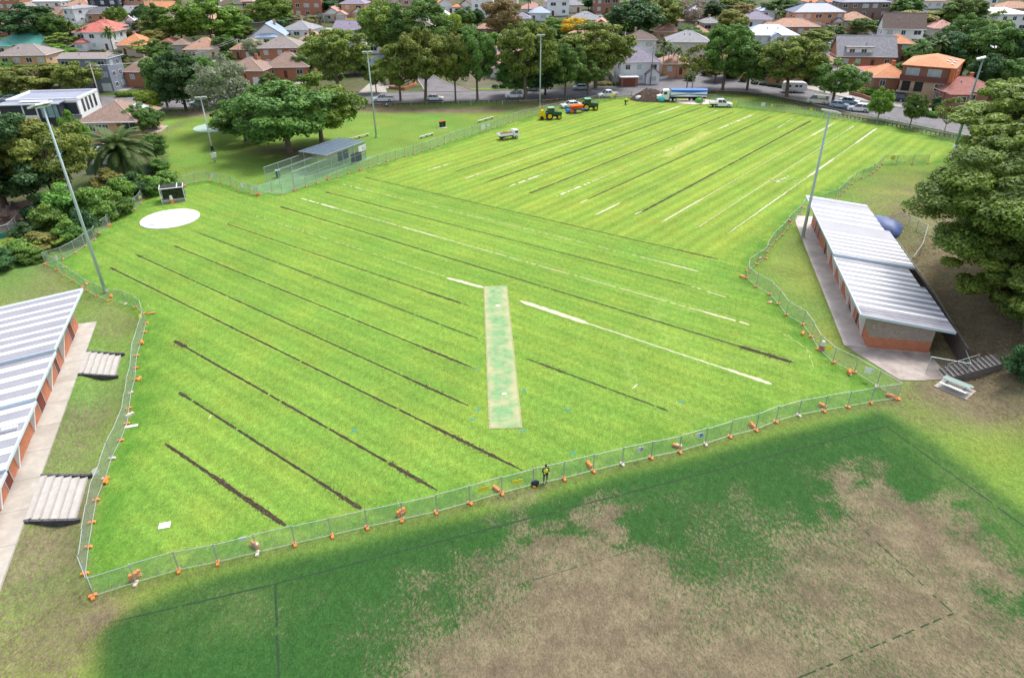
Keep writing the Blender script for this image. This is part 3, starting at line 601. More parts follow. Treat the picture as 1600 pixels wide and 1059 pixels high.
plate(1353, 594, .75, .6, M_WHITE, 'white sign on the fence below the pavilion apron', 1.15, None, -.5); plate(1291, 560, .45, .45, M_YEL, 'small yellow sign beside the traffic cone', 1.3, None, -.7)
plate(386, 861, .5, .3, M_WHITE, 'small white notice on the front fence near the left corner', 1.3); plate(156, 752, .55, .5, M_WHITE, 'white notice on the left fence near the lower stairs', 1.1, None, 1.2)
plate(335, 284, .85, .75, M_WHITE, 'white sign on the fence, nearest the caged shelter', 1.1, None, -.2); plate(382, 300, .85, .75, M_WHITE, 'middle white sign on the fence left of the nets', 1.2, None, -.2); plate(400, 304, .85, .8, M_WHITE, 'white sign at the fence bend left of the nets', 1.2, None, -.2)
plate(755, 206, 1.1, .95, M_WHITE, 'larger white sign on the park fence below the bench', 1.1, None, .5); plate(763, 203, .7, .7, M_WHITE, 'smaller white sign on the park fence below the bench', 1.1, None, .5)
plate(844, 176, .6, .6, M_YEL, 'round yellow sign on the fence at the light pole foot', 1.3, None, .4, True); plate(1147, 168, .9, .9, M_YEL, 'round yellow sign on the far fence beside the parked ute', 1.3, None, -.1, True); plate(1191, 171, 1.0, .9, M_WHITE, 'white sign on the far fence behind the field', 1.2, None, -.1)
plate(1205, 173, .8, .8, M_YEL, 'round yellow sign right of the white far sign', 1.2, None, -.1, True); plate(1266, 180, .9, .8, M_YEL, 'round yellow sign on the far fence left of the light head', 1.2, None, -.1, True); plate(1393, 256, .9, .9, M_YEL, 'round yellow sign on the short far run beyond the pavilion', 1.2, None, 0, True)
plate(1190, 390, .5, .6, M_YEL, 'small yellow sign on the fence left of the pavilion path', 1.2, None, 1.1); plate(224, 508, .5, .45, M_YEL, 'small yellow sign at the left fence bend', 1.2, None, 1.4); plate(221, 317, .5, .5, M_YEL, 'small yellow sign on the fence left of the caged shelter', 1.0, None, 1.0); plate(93, 415, .45, .6, M_WHITE, 'white notice on the fence near the far left corner', 1.2, None, -.4)
# ================================================================ LIGHT TOWERS, POLES, WIRES
M_POLE = mat('painted_steel_pole', (.44, .53, .55), .5, .08, 1); M_POLEG = mat('green_steel_pole', (.20, .31, .28), .5, .1, 1)
def light_tower(px, py, h, lb, r0=.26, r1=.13, m=None, heads=2, hz=0, base=True, box=False):
    a_ = at(px, py); t = thing('light_tower', lb, 'light pole', a_, hz); m = m or M_POLE
    mb = MB(); mb.tube([(0, 0, 0), (0, 0, h*.5), (0, 0, h)], [r0, (r0+r1)/2, r1], 14); mb.build('pole', m, t, True)
    if base: mb = MB(); mb.tube([(0, 0, 0), (0, 0, .9 if r0 > .25 else .35)], r0*1.25, 14); mb.build('base_sleeve', M_WHITE if r0 > .25 else M_CONC, t, True)
    mb = MB(); mb.tube([(-heads*.45, 0, h), (heads*.45, 0, h)], .07, 6); mb.build('crossarm', m, t)
    for k in range(heads):
        x = (k-(heads-1)/2)*1.1
        mb = MB(); mb.box((x, .35, h+.2), (1.0, 1.5, .2), 0, 0, rad(-18)); o = mb.build('lamp_head', M_WHITE, t, bevel=.03)
        mb = MB(); mb.box((x, .32, h+.1), (.7, .9, .02), 0, 0, rad(-18)); mb.build('lens', M_GLASS, o)
    if box:
        mb = MB(); mb.box((0, -.3, 1.4), (1.0, .25, .9)); mb.build('control_box', M_WHITE, t, bevel=.02); mb = MB(); mb.box((0, -.3, 2.7), (.5, .3, .9)); mb.build('switch_box', M_BLACK, t)
    return t
light_tower(165, 457, 22.2, 'tall grey floodlight pole at the left edge of the field beside the clubhouse', .2, .1, None, 2, rad(70))
light_tower(1254, 371, 17.4, 'grey floodlight pole with white sleeve beside the long pavilion path', .24, .12, None, 2, rad(-50)); light_tower(1492, 233, 17.2, 'green floodlight pole at the far right end of the field', .3, .14, M_POLEG, 2, rad(60))
light_tower(588, 215, 17.4, 'floodlight pole on the park lawn to the right of the cricket nets', .2, .11, None, 2, rad(10)); light_tower(843.6, 166, 16.9, 'floodlight pole beside the fence behind the tractor', .2, .11, None, 2, rad(15))
light_tower(336, 253, 12.0, 'shorter pale pole with control boxes on the left lawn', .15, .1, mat('pale_pole', (.55, .55, .55), .6, .1), 2, rad(20), False, True)
def power_pole(px, py, ty, lb, m, arm=True, lamp=False):
    a_ = at(px, py); h = height_to(a_, ty); t = thing('power_pole', lb, 'power pole', a_, random.uniform(-.4, .4))
    mb = MB(); mb.tube([(0, 0, 0), (0, 0, h)], [.17, .11], 8); mb.build('pole', m, t, True)
    if arm: mb = MB(); mb.box((0, 0, h-.5), (2.4, .1, .12)); mb.box((0, 0, h-1.3), (1.6, .1, .1)); [mb.tube([(x, 0, h-.44), (x, 0, h-.2)], .05, 5) for x in (-1.1, -.5, .5, 1.1)]; mb.build('crossarm', M_TIMBER, t)
    if lamp: mb = MB(); mb.tube([(0, 0, h-.8), (1.8, 0, h-.3)], .05, 5); mb.box((2.1, 0, h-.3), (.7, .25, .12)); mb.build('street_lamp', M_GALV, t)
    return a_+Vector((0, 0, h))
M_PW = mat('pole_timber', (.30, .25, .21), .85, .2, 2); M_PL = mat('pole_pale_timber', (.52, .48, .44), .8, .12, 2)
tops = {}
for k, a_ in dict(A=(158, 160, 101, 'pale timber power pole in front of the grey townhouse', M_PL), B=(246, 60, 33, 'small pale power pole behind the orange-roofed house', M_PL), C=(819, 152, 90, 'grey power pole in front of the big trees by the road', M_PL), D=(1016, 133, 68, 'timber power pole in front of the white gabled house', M_PW),
                 E=(1073, 139, 93, 'dark timber pole left of the slim street tree', M_PW), F=(376, 92, 60, 'pale pole beside the brown roofs, left of the tall gum', M_PL), G=(1297, 80, 40, 'pale power pole on the hill road by the parked cars', M_PW), H=(1203, 22, -2, 'distant pale power pole behind the blue-roofed house', M_PL), I=(974, 98, 50, 'thin pole behind the white gabled house', M_PL),
                 J=(510, 60, 22, 'thin dark pole beside the pale road on the hill', M_PW), K=(600, 50, 18, 'thin pale pole left of the broad dark gum', M_PL), Lp=(48, 62, 30, 'pale power pole behind the green-roofed house', M_PL), M2=(1118, 30, 8, 'thin distant pole behind the tall bare tree', M_PL)).items():
    tops[k] = power_pole(*a_, True, k in 'AD')
def wire(a_, b_, lb, sag=1.0, r=.035, n=14):
    mb = MB(); pts = [a_.lerp(b_, k/n)-Vector((0, 0, sag*4*(k/n)*(1-k/n))) for k in range(n+1)]; mb.tube(pts, r, 4)
    tag(mb.build('overhead_wire', M_GRYP, None), lb, 'wire', 'overhead power wires')
for i, dx in enumerate((-1.0, 1.0)):
    s_ = Vector((dx, 0, -.2)); sd_ = 'lower' if i else 'upper'
    wire(tops['Lp']+s_, tops['B']+s_, sd_+' overhead wire above the palms and red roofs'); wire(tops['B']+s_, tops['J']+s_, sd_+' overhead wire crossing in front of the bright broad trees', 2)
    wire(tops['Lp']+s_, tops['Lp']+s_+Vector((-60, 0, 0)), sd_+' overhead wire leaving the photo left above the green roof'); wire(tops['A']+s_, tops['F']+s_, sd_+' overhead wire passing over the red brick house', 2)
    wire(tops['D']+s_, tops['C']+s_, sd_+' overhead wire along the road past the big trees', 2); wire(tops['D']+s_, tops['E']+s_, sd_+' overhead wire between the two poles by the white gabled house'); wire(tops['G']+s_, tops['H']+s_, sd_+' overhead wire climbing the hill above the blue roof', 2); wire(tops['M2']+s_, tops['H']+s_, sd_+' distant overhead wire at the top of the hill', 1)
# ================================================================ CLUBHOUSES
M_BRO = mat('orange_brick', (.50, .145, .06), .85, .15, 2, kind='brick', c2=(.36, .22, .16)); M_BRT = mat('taupe_brick', (.35, .29, .25), .85, .12, 2, kind='brick', c2=(.17, .14, .12))
M_RW = mat('white_roof_sheet', (.74, .76, .80), .38, .10, .35, metal=.1, kind='corr', bump=.35, bscale=1.2); M_RG = mat('grey_roof_sheet', (.30, .30, .335), .4, .1, .5, metal=.1, kind='corr', bump=.35, bscale=1.2)
M_RD = mat('stained_roof_sheet', (.25, .245, .28), .5, .2, .5, c2=(.34, .33, .37)); M_FASC = mat('pale_blue_fascia', (.50, .58, .66), .5, .06); M_DOOR = mat('dark_red_door', (.16, .035, .02), .6, .15); M_SLAB = mat('clubhouse_slab', (.52, .46, .43), .85, .14, .8, c2=(.42, .37, .34), bump=.2)
def clubhouse(lb, O, rz, sg, base, sections, L, z0=0, apron=None, cols=(), doors=()):
    t = thing('clubhouse', lb, 'pavilion', (O[0], O[1], z0), rz)
    X_ = lambda x: x*sg
    def bx(mb, a_, b_, mi=0): return mb.b2((X_(a_[0]), a_[1], a_[2]), (X_(b_[0]), b_[1], b_[2]), mi)
    FW, BW = 1.45, 7.4
    mb = MB(); bx(mb, (FW, .3, -2 if sg < 0 else -.3), (BW, L-.4, 1.35)); mb.build('lower_wall', M_BRO, t)
    # upper wall with sloped top
    mb = MB(); y0, y1 = .303, L-.403
    def zz(x, up): return up+ (3.85+(2.95-3.85)*x/9.1) - .06
    u0 = 0
    for (ya, yb, lift, back, pat) in sections:
        a_ = max(ya, y0); b_ = min(yb, y1); vs = []
        for y in (a_, b_):
            for x in (FW+.003, BW-.003):
                vs += [(X_(x), y, 1.35), (X_(x), y, zz(x, lift)-.03)]
        mb.add(vs, [(0, 1, 3, 2), (4, 6, 7, 5), (0, 4, 5, 1), (2, 3, 7, 6), (1, 5, 7, 3)])
    mb.build('upper_wall', M_BRT, t)
    for (ya, yb, lift, back, pat) in sections:     # roofs: bands of white and grey sheet lying across
        mb = MB(); y = ya; i = 0
        z_at = lambda x: lift+3.95+(2.95-3.95)*x/9.1
        while y < yb-.01:
            w_, mi = pat[i % len(pat)]; ye = min(yb, y+w_); bk = back((y+ye)/2)
            vs = [(X_(0), y, z_at(0)), (X_(bk), y, z_at(bk)), (X_(bk), ye, z_at(bk)), (X_(0), ye, z_at(0))]; vs += [(a, b, c-.09) for a, b, c in vs]
            mb.add(vs, [(0, 1, 2, 3), (7, 6, 5, 4), (0, 4, 5, 1), (1, 5, 6, 2), (2, 6, 7, 3), (3, 7, 4, 0)], mi)
            mb.box((X_(bk/2), y+.01, z_at(bk/2)+.012), (bk*.998, .03, .03), 0, mi, 0, math.atan2(1.0, 9.1)*sg); y = ye; i += 1
        rf = mb.build('roof', [M_RW, M_RG, M_RD], t)
        mb = MB(); L_ = yb-ya; mb.b2((X_(-.10), ya-.06, lift+3.74), (X_(-.005), yb+.03, lift+3.99)); mb.build('gutter', M_FASC, rf)
        for y in (ya-.05, yb+.02):
            mb = MB(); bk = back(min(max(y, ya+.1), yb-.1)); mb.add([(X_(0), y-.05, z_at(0)+.04), (X_(bk), y-.05, z_at(bk)+.04), (X_(bk), y+.04, z_at(bk)+.04), (X_(0), y+.04, z_at(0)+.04), (X_(0), y-.05, z_at(0)-.25), (X_(bk), y-.05, z_at(bk)-.25), (X_(bk), y+.04, z_at(bk)-.25), (X_(0), y+.04, z_at(0)-.25)],
                             [(0, 1, 2, 3), (7, 6, 5, 4), (0, 4, 5, 1), (1, 5, 6, 2), (2, 6, 7, 3), (3, 7, 4, 0)]); mb.build('barge_board', M_FASC, rf)
    for y in cols:
        mb = MB(); mb.add([(X_(FW-.06), y-.14, 0), (X_(FW-.06), y+.14, 0), (X_(FW+.02), y+.14, 0), (X_(FW+.02), y-.14, 0)]+[(X_(.35), y-.14, 3.85), (X_(.35), y+.14, 3.85), (X_(FW+.02), y+.14, 3.75), (X_(FW+.02), y-.14, 3.75)], [(0, 1, 2, 3), (4, 5, 6, 7), (0, 4, 5, 1), (1, 5, 6, 2), (2, 6, 7, 3), (3, 7, 4, 0)]); mb.build('column', M_WHITE, t)
    for y, w_ in doors:
        mb = MB(); bx(mb, (FW-.02, y, .02), (FW+.02, y+w_, 2.3)); d_ = mb.build('door', M_DOOR, t)
        mb = MB(); bx(mb, (FW-.06, y-.06, 2.3), (FW-.01, y+w_+.06, 2.4)); bx(mb, (FW-.06, y-.06, 0), (FW-.01, y, 2.3)); bx(mb, (FW-.06, y+w_, 0), (FW-.01, y+w_+.06, 2.3)); mb.build('door_frame', M_FASC, d_)
    return t
W_, G_, D_ = 0, 1, 2
backR = lambda u: 7.9+.85*(u < 7.8)*1.0 + (1.2 if u < 10.8 else 0.75) - (0 if u >= 10.8 else .0) - .85*(u < 7.8)*1.0
backB = lambda u: 9.1 if u < 10.8 else 8.6
backA = lambda u: 9.3 if u < 26.5 else 8.65
secR = [(0, 15.3, 0, backB, [(1.0, D_), (.7, D_), (.6, G_), (.55, W_), (.75, G_), (.6, W_), (.7, G_), (.7, W_), (.75, G_), (.65, W_), (.75, G_), (.8, W_), (.7, G_), (.6, W_), (.6, G_), (.75, W_), (.7, G_), (.7, W_), (.7, G_), (.8, W_), (.8, G_), (.8, W_)]),
        (15.45, 38, .32, backA, [(.8, G_), (.7, W_), (.7, G_), (.6, W_), (.8, G_), (.6, W_), (.7, G_), (.6, W_), (.7, G_), (.7, W_), (.6, G_), (.8, W_), (3.9, G_), (.9, W_), (1.3, G_), (.7, W_), (1.0, G_), (.9, W_), (1.2, G_), (1.1, W_), (2.0, G_)])]
clubhouse('long orange and taupe brick pavilion with striped white metal roofs, right of the field', RO, math.atan2(RVv[1], RVv[0]), 1, 0, secR, 38, 0, cols=(3.0, 7.6, 10.4, 14.6, 18.6, 22.6), doors=((5.0, 1.1), (8.2, 1.4), (25.0, 1.6), (31, 1.0), (33.6, 1.0)))
pt = [(.9, W_), (1.1, G_)]
secL = [(0, 7.6, -.5, lambda u: 9.1, pt), (7.7, 16.6, -.3, lambda u: 9.1, pt), (16.7, 24.4, 0, lambda u: 9.1, pt), (24.5, 38, .25, lambda u: 9.1, [(1.3, G_), (.7, W_), (.9, G_), (.7, W_), (.9, G_), (.6, W_)])]
clubhouse('brick clubhouse with striped white metal roof at the left edge, above two stairs', LO, math.atan2(LV[1], LV[0]), -1, 0, secL, 38, 1.15, cols=(3, 8, 13, 18, 24.6, 30), doors=((10, 1.2), (20.5, 1.6), (27.2, 1.0), (34, 1.4)))
def loc_poly(O, Ux, Uy, pts): return [(O[0]+Ux[0]*a_+Uy[0]*b_, O[1]+Ux[1]*a_+Uy[1]*b_) for a_, b_ in pts]
mb = MB(); mb.prism(loc_poly(RO, RVv, RU, [(-.75, .3), (-.75, 38.2), (-.1, 41), (1.6, 41), (7.6, 41), (7.6, 0.2), (1.2, .2)]), -.2, .09); struct('pavilion_slab', mb, M_SLAB)
mb = MB(); mb.prism(loc_poly(RO, RVv, RU, [(-.75, .29), (3.2, -5.7), (5.0, -5.4), (7.6, -4.65), (7.9, -3.1), (7.4, .19), (1.2, .19)]), -.2, .075); struct('concrete_apron', mb, mat('stained_concrete', (.38, .33, .30), .9, .2, 1, c2=(.27, .23, .20), bump=.2))
mb = MB(); mb.prism(loc_poly(LO, -LV, LU, [(-.55, -8), (-.2, 38.3), (1.6, 38.3), (1.6, -8)]), -.6, 1.17); struct('clubhouse_slab', mb, M_CONC)
mb = MB()
for k in range(-2, 11):
    c = loc_poly(LO, -LV, LU, [(.6, k*3.7)])[0]; mb.box((c[0], c[1], 1.173), (2.1, .03, .004), math.atan2(LV[1], LV[0]))
struct('slab_joint', mb, mat('dark_slab_joint', (.2, .19, .18), .9))  # thin dark grey strips mark the joints of the slab
# stairs down from the left clubhouse
M_STEP = mat('pale_concrete_step', (.42, .40, .38), .8, .1, 2); M_BASALT = mat('dark_stone_block', (.085, .085, .095), .9, .35, 3, kind='block', c2=(.03, .03, .033))
def stairs(ua, ub, x0, run, n, lb):
    t = thing('stairs', lb, 'stairs', (LO[0]+LU[0]*ua+LV[0]*x0, LO[1]+LU[1]*ua+LV[1]*x0, 0), math.atan2(LV[1], LV[0])); h = 1.15/n
    for k in range(n):
        mb = MB(); mb.b2((k*run, .02, -.3), ((k+1)*run+.02, ub-ua-.02, 1.15-h*k)); so = mb.build('step', M_STEP, t); mb = MB(); mb.b2(((k+1)*run-.07, .03, 1.151-h*k), ((k+1)*run+.035, ub-ua-.03, 1.17-h*k)); mb.build('nosing', M_PATH, so)
    for y in (-.24, ub-ua):
        mb = MB(); mb.side([(.1, -.2), (n*run+.35, -.2), (n*run+.35, .30), (n*run, .32), (.1, 1.2)], y, y+.24); mb.build('side_wall', M_BASALT, t)
stairs(27.0, 31.3, .25, .5, 6, 'upper pale concrete stairs with dark stone sides beside the left clubhouse'); stairs(6.2, 11.2, .3, .52, 6, 'lower wide concrete stairs with dark stone sides in front of the left clubhouse')
# stairs climbing behind the picnic table
t = thing('stairs', 'grey stairs with a steel handrail climbing to the big tree beside the pavilion', 'stairs', at(1478, 588, 0), 0)
p0 = at(1474, 592, 0); p1 = at(1568, 566, 2.0); d = p1-p0; d.z = 0; ln = d.length; t.location = (p0.x, p0.y, 0); t.rotation_euler.z = math.atan2(d.y, d.x)
mb = MB(); n = 13
for k in range(n): mb.b2((k*ln/n, -.15, -.2), ((k+1)*ln/n, 1.6, .12+1.9*k/n))
mb.build('flight', mat('dark_step', (.16, .14, .13), .9, .2, 3), t)
for k in range(n): mb = MB(); mb.b2((k*ln/n, -.153, .12+1.9*k/n), (k*ln/n+.11, 1.603, .14+1.9*k/n)); mb.build('tread_edge', M_STEP, t)
mb = MB(); mb.tube([(.1*ln, .75, 1.1+.15), (.62*ln, .75, 1.1+1.3)], .03, 6)
for s_ in (.1, .36, .62): mb.tube([(s_*ln, .75, .1+1.9*s_), (s_*ln, .75, 1.0+2.2*s_)], .03, 6)
mb.build('handrail', M_GALV, t)
mb = MB(); P = [(9.2, 26), (10.3, 27), (10.3, 11), (10.0, -1.5)]; Wp = loc_poly(RO, RVv, RU, P); mb2 = MB()
for i in range(len(Wp)-1):
    a_, b_ = Vector((*Wp[i], 0)), Vector((*Wp[i+1], 0)); d = b_-a_; mb.box(((a_.x+b_.x)/2, (a_.y+b_.y)/2, .9), (d.length+.18, .2, 2.3), math.atan2(d.y, d.x))
tag(mb.build('retaining_wall', mat('retaining_timber', (.10, .085, .075), .9, .3, 2)), 'dark retaining wall holding the bank behind the long pavilion', 'wall')
def chain_fence(lb, pts, h, z=None, mesh=None, step=3.0, world=False, cat='fence', m=None):
    W = [Vector((*q_, float(zt(*q_)))) if world else at(*q_) for q_ in pts]; t = thing('chainlink_fence', lb, cat, W[0], 0); O = W[0]; J = []
    for i in range(len(W)-1):
        n = max(1, round((W[i+1]-W[i]).length/step))
        for k in range(n): J.append(W[i].lerp(W[i+1], k/n))
    J.append(W[-1]); m = m or M_GALV
    for q_ in J: mb = MB(); c = q_-O; c.z = float(zt(q_.x, q_.y))-O.z; mb.tube([c, c+Vector((0, 0, h))], .035, 6); mb.build('post', m, t)
    mb = MB(); me = MB()
    for a_, b_ in zip(J[:-1], J[1:]):
        a_ = Vector((a_.x-O.x, a_.y-O.y, float(zt(a_.x, a_.y))-O.z)); b_ = Vector((b_.x-O.x, b_.y-O.y, float(zt(b_.x, b_.y))-O.z)); u = Vector((0, 0, h)); mb.tube([a_+u, b_+u], .028, 5)
        me.add([a_, b_, b_+u, a_+u], [(0, 1, 2, 3)])
    mb.build('top_rail', m, t); me.build('mesh_infill', mesh or M_MESH, t); return t
P = [(9.9, 33), (10.9, 28), (10.8, 11), (10.4, 1.8), (9.5, -4.1), (6.2, -3.4)]
chain_fence('dark chain mesh fence guarding the cutting behind the long pavilion', loc_poly(RO, RVv, RU, P), 1.7, mesh=M_MESH2, world=True)
chain_fence('low chain mesh fence curving round the blue tarpaulin behind the pavilion', loc_poly(RO, RVv, RU, [(9.0, 36.5), (11.5, 38), (14.2, 36), (15, 31), (13.2, 26), (11.5, 23)]), 1.5, world=True)
a_ = tuple(at(1379, 361)[:2]); mb = MB(); mb.blob((0, 0, .1), (2.5, 3.6, 1.9), 14, 8, 0, .07, 3); o = mb.build('tarpaulin_mound', mat('blue_tarpaulin', (.07, .11, .26), .5, .2, 1, bump=.5, bscale=3), None, True); o.location = (*a_, float(zt(*a_))); tag(o, 'rounded mound under a dark blue tarpaulin behind the pavilion', 'tarpaulin')
# picnic table
a_ = at(1492, 608); t = thing('picnic_table', 'aluminium picnic table with benches on a slab right of the pavilion', 'picnic table', a_, rad(-52)); M_ALU = mat('aluminium', (.62, .66, .66), .35, .08, 3, metal=.4)
mb = MB(); mb.box((0, 0, .05), (2.9, 2.2, .1)); mb.build('ground_slab', M_CONC, t)
mb = MB(); mb.box((0, 0, .82), (2.4, .8, .06)); mb.build('tabletop', mat('green_grey_top', (.25, .34, .31), .5, .1), t)
for s_ in (-1, 1): mb = MB(); mb.box((0, s_*.75, .5), (2.4, .3, .05)); mb.build('bench', M_ALU, t)
for s_ in (-.8, .8): mb = MB(); mb.box((s_, 0, .45), (.08, .1, .75)); mb.box((s_, 0, .45), (.08, 1.5, .06)); mb.build('leg', M_GALV, t)
# ================================================================ CRICKET NETS AND PARK FURNITURE
A_ = Vector((-28.8, 136.4, 0)); B_ = Vector((-38.3, 118.0, 0)); dn = (A_-B_).normalized(); Ln = (A_-B_).length
t = thing('cricket_nets', 'three-sided steel cricket practice nets with roof mesh over green turf', 'cricket nets', B_, math.atan2(dn.y, dn.x)); LR = Ln-11.6
mb = MB(); mb.box((Ln/2-1, 3.2, .012), (Ln+6, 7.4, .02)); mb.build('turf_base', mat('pale_synthetic_turf', (.13, .26, .09), .9, .25, .4, c2=(.20, .32, .15)), t)
for j, y in enumerate((0, 3.25, 6.5)):
    mb = MB()
    for x in np.linspace(0, Ln, 7): mb.tube([(x, y, 0), (x, y, 3.6 if x > LR-.5 else 2.9)], .045, 6)
    mb.tube([(0, y, 2.9), (LR, y, 2.9)], .035, 6); mb.tube([(LR, y, 3.6), (Ln, y, 3.6)], .045, 6); mb.tube([(0, y, 1.5), (Ln, y, 1.5)], .02, 5); mb.build('side_frame', M_GALV, t)
    me = MB(); me.add([(0, y, .05), (LR, y, .05), (LR, y, 2.9), (0, y, 2.9)], [(0, 1, 2, 3)]); me.add([(LR, y, .05), (Ln, y, .05), (Ln, y, 3.58), (LR, y, 3.58)], [(0, 1, 2, 3)]); me.build('side_netting', M_NET, t)
mb = MB()
for x in np.linspace(LR, Ln, 7): mb.tube([(x, 0, 3.62), (x, 6.5, 3.62)], .04, 5)
for y in (1.6, 4.9): mb.tube([(LR, y, 3.62), (Ln, y, 3.62)], .035, 5)
mb.build('roof_frame', M_GALV, t)
me = MB(); me.add([(LR, 0, 3.66), (Ln, 0, 3.66), (Ln, 6.5, 3.66), (LR, 6.5, 3.66)], [(0, 1, 2, 3)]); me.build('roof_netting', alpha_mat('roof_net', (.10, .15, .23), .62), t)
me = MB(); me.add([(Ln, 0, .05), (Ln, 6.5, .05), (Ln, 6.5, 3.6), (Ln, 0, 3.6)], [(0, 1, 2, 3)]); me.build('end_netting', alpha_mat('end_net', (.3, .34, .36), .4), t)
for y in (.02, 3.27): mb = MB(); mb.box((Ln-2.9, y+.1, 1.1), (3.2, .05, 1.8)); mb.build('dark_screen', mat('navy_screen', (.012, .02, .045), .8), t)
mb = MB(); mb.box((Ln-1.0, -.06, 2.5), (2.3, .04, 1.1)); o = mb.build('banner', M_WHITE, t)
rn = random.Random(4); mb = MB()
for k in range(9): mb.box((Ln-.9+rn.uniform(-.1, .9), -.09, 2.5+rn.uniform(-.3, .35)), (rn.uniform(.08, .25), .01, rn.uniform(.08, .22)), 0, k % 3)
mb.build('banner_print', [M_BLUE, M_DOOR, M_GRYP], o)
def bin_(px, py, lb, c, lid):
    a_ = at(px, py); t = thing('wheelie_bin', lb, 'bin', a_, .2); mb = MB(); vs = []
    for z, s_ in ((.05, .24), (.95, .31)): vs += [(-s_, -s_, z), (s_, -s_, z), (s_, s_, z), (-s_, s_, z)]
    mb.add(vs, [(3, 2, 1, 0), (4, 5, 6, 7), (0, 1, 5, 4), (1, 2, 6, 5), (2, 3, 7, 6), (3, 0, 4, 7)]); mb.build('body', c, t)
    mb = MB(); mb.box((0, -.02, 1.0), (.68, .74, .09)); mb.build('lid', lid, t, bevel=.02)
    for s_ in (-1, 1): mb = MB(); mb.tube([(s_*.26, .3, .12), (s_*.2, .3, .12)], .12, 10); mb.build('wheel', M_TYRE, t)
    t.scale = (1.25, 1.25, 1.3)
M_GB = mat('dark_green_plastic', (.012, .05, .03), .5, .2); M_RL = mat('red_lid', (.45, .03, .02), .5, .1); M_GL = mat('pale_green_lid', (.3, .5, .38), .5, .1)
bin_(435, 277, 'dark green bin with pale lid at the left end of the cricket nets', M_GB, M_GL); bin_(689, 199, 'left one of two red-lidded bins on the park lawn', M_GB, M_RL); bin_(694, 198, 'right one of two red-lidded bins on the park lawn', M_GB, M_RL)
mb = MB(); a_ = at(691, 200); mb.box((a_.x, a_.y, .03), (2.2, 1.1, .06), .2); tag(mb.build('bin_slab', M_CONC), 'small concrete slab under the two red-lidded bins', 'slab')
def bench(p, q_, lb, m=None, h=.45):
    a_, b_ = at(*p), at(*q_); d = b_-a_; c = (a_+b_)/2; t = thing('bench', lb, 'bench', c, math.atan2(d.y, d.x)); L = d.length
    mb = MB(); mb.box((0, 0, h), (L, .45, .09)); mb.build('seat', m or M_ALU, t)
    for s_ in (-.4, 0, .4): mb = MB(); mb.box((s_*L, 0, h/2-.02), (.12, .35, h-.05)); mb.build('leg', M_TIMBER, t)
bench((545, 220), (577, 212), 'long pale timber bench seat behind the cricket nets', mat('pale_timber', (.52, .42, .33), .8, .15)); bench((656, 217), (677, 211), 'white bench in the middle of the park lawn'); bench((747, 192), (771, 185), 'white bench close to the fence signs'); bench((848, 160), (873, 157), 'long pinkish bench behind the tractor', mat('pink_timber', (.45, .25, .2), .8, .15))
# kerb-side log rails
M_LOG = mat('log_rail', (.10, .075, .055), .9, .3, 3)
def log_rail(pts, n, lb):
    W = [at(*q_) for q_ in pts]; seg = []
    for i in range(len(W)-1): seg.append((W[i+1]-W[i]).length)
    tot = sum(seg)
    def P(s):
        for i, l in enumerate(seg):
            if s <= l or i == len(seg)-1: return W[i].lerp(W[i+1], min(1, s/l))
            s -= l
    for k in range(n):
        a_, b_ = P(tot*(k+.06)/n), P(tot*(k+.94)/n); d = b_-a_; c = (a_+b_)/2
        t = thing('log_barrier', lb+', number %d from the left' % (k+1), 'timber rail', c, math.atan2(d.y, d.x), lb); mb = MB(); mb.tube([(-d.length/2, 0, .55), (d.length/2, 0, .55)], .11, 7); mb.build('rail', M_LOG, t)
        for s_ in (-.4, 0, .4): mb = MB(); mb.tube([(s_*d.length, 0, -.1), (s_*d.length, 0, .52)], .1, 7); mb.build('post', M_LOG, t)
log_rail([(262, 176), (345, 172), (560, 167), (700, 163), (812, 159)], 22, 'low dark log rail, left park lawn')
log_rail([(840, 158), (900, 156), (948, 154)], 9, 'low dark log rail behind the tractors')
log_rail([(1060, 149), (1110, 145), (1165, 148), (1230, 162), (1300, 180), (1390, 196), (1480, 214), (1580, 234)], 30, 'low dark log rail, far right roadside')
# caged shelter
a_ = at(272, 316); t = thing('caged_shelter', 'black mesh caged shelter with white frame by the throwing circle', 'shelter', a_, rad(22))
mb = MB(); w_, d_, h_ = 3.6, 2.6, 2.4
for x in (-w_/2, w_/2):
    for y in (0, d_): mb.tube([(x, y, 0), (x, y, h_)], .07, 6)
mb.tube([(-w_/2, 0, h_), (w_/2, 0, h_)], .07, 6); mb.tube([(-w_/2, 0, .4), (w_/2, 0, .4)], .05, 6); mb.tube([(w_/2, 0, h_), (w_/2, d_, h_)], .06, 6); mb.tube([(-w_/2, 0, h_), (-w_/2, d_, h_)], .06, 6); mb.tube([(.9, 0, h_), (.9, d_, h_)], .09, 6); mb.build('frame', M_WHITE, t)
mb = MB(); mb.b2((-w_/2, d_, 0), (w_/2, d_+.05, h_)); mb.b2((w_/2-.02, 0, .1), (w_/2+.02, d_, h_)); mb.b2((-w_/2+.05, .1, h_-.02), (w_/2-.05, d_, h_+.01)); mb.build('black_mesh', alpha_mat('black_mesh', (.01, .012, .014), .8), t)
mb = MB(); mb.box((0, 1, .04), (3.4, 2, .07)); mb.build('floor', M_CONC, t)
def barrel(px, py, lb, top, s=1, z=0):
    a_ = at(px, py); t = thing('traffic_bollard', lb, 'traffic bollard', (a_.x, a_.y, a_.z+z)); mb = MB(); mb.tube([(0, 0, 0), (0, 0, .5)], [.3, .24], 12); mb.build('base', M_ORANGE if top != 'r' else mat('red_plastic', (.6, .06, .03), .5, .1), t); mb = MB(); mb.tube([(0, 0, .5), (0, 0, 1.0), (0, 0, 1.05)], [.24, .17, .1], 12); mb.build('white_sleeve', M_WHITE, t); t.scale = (s,)*3
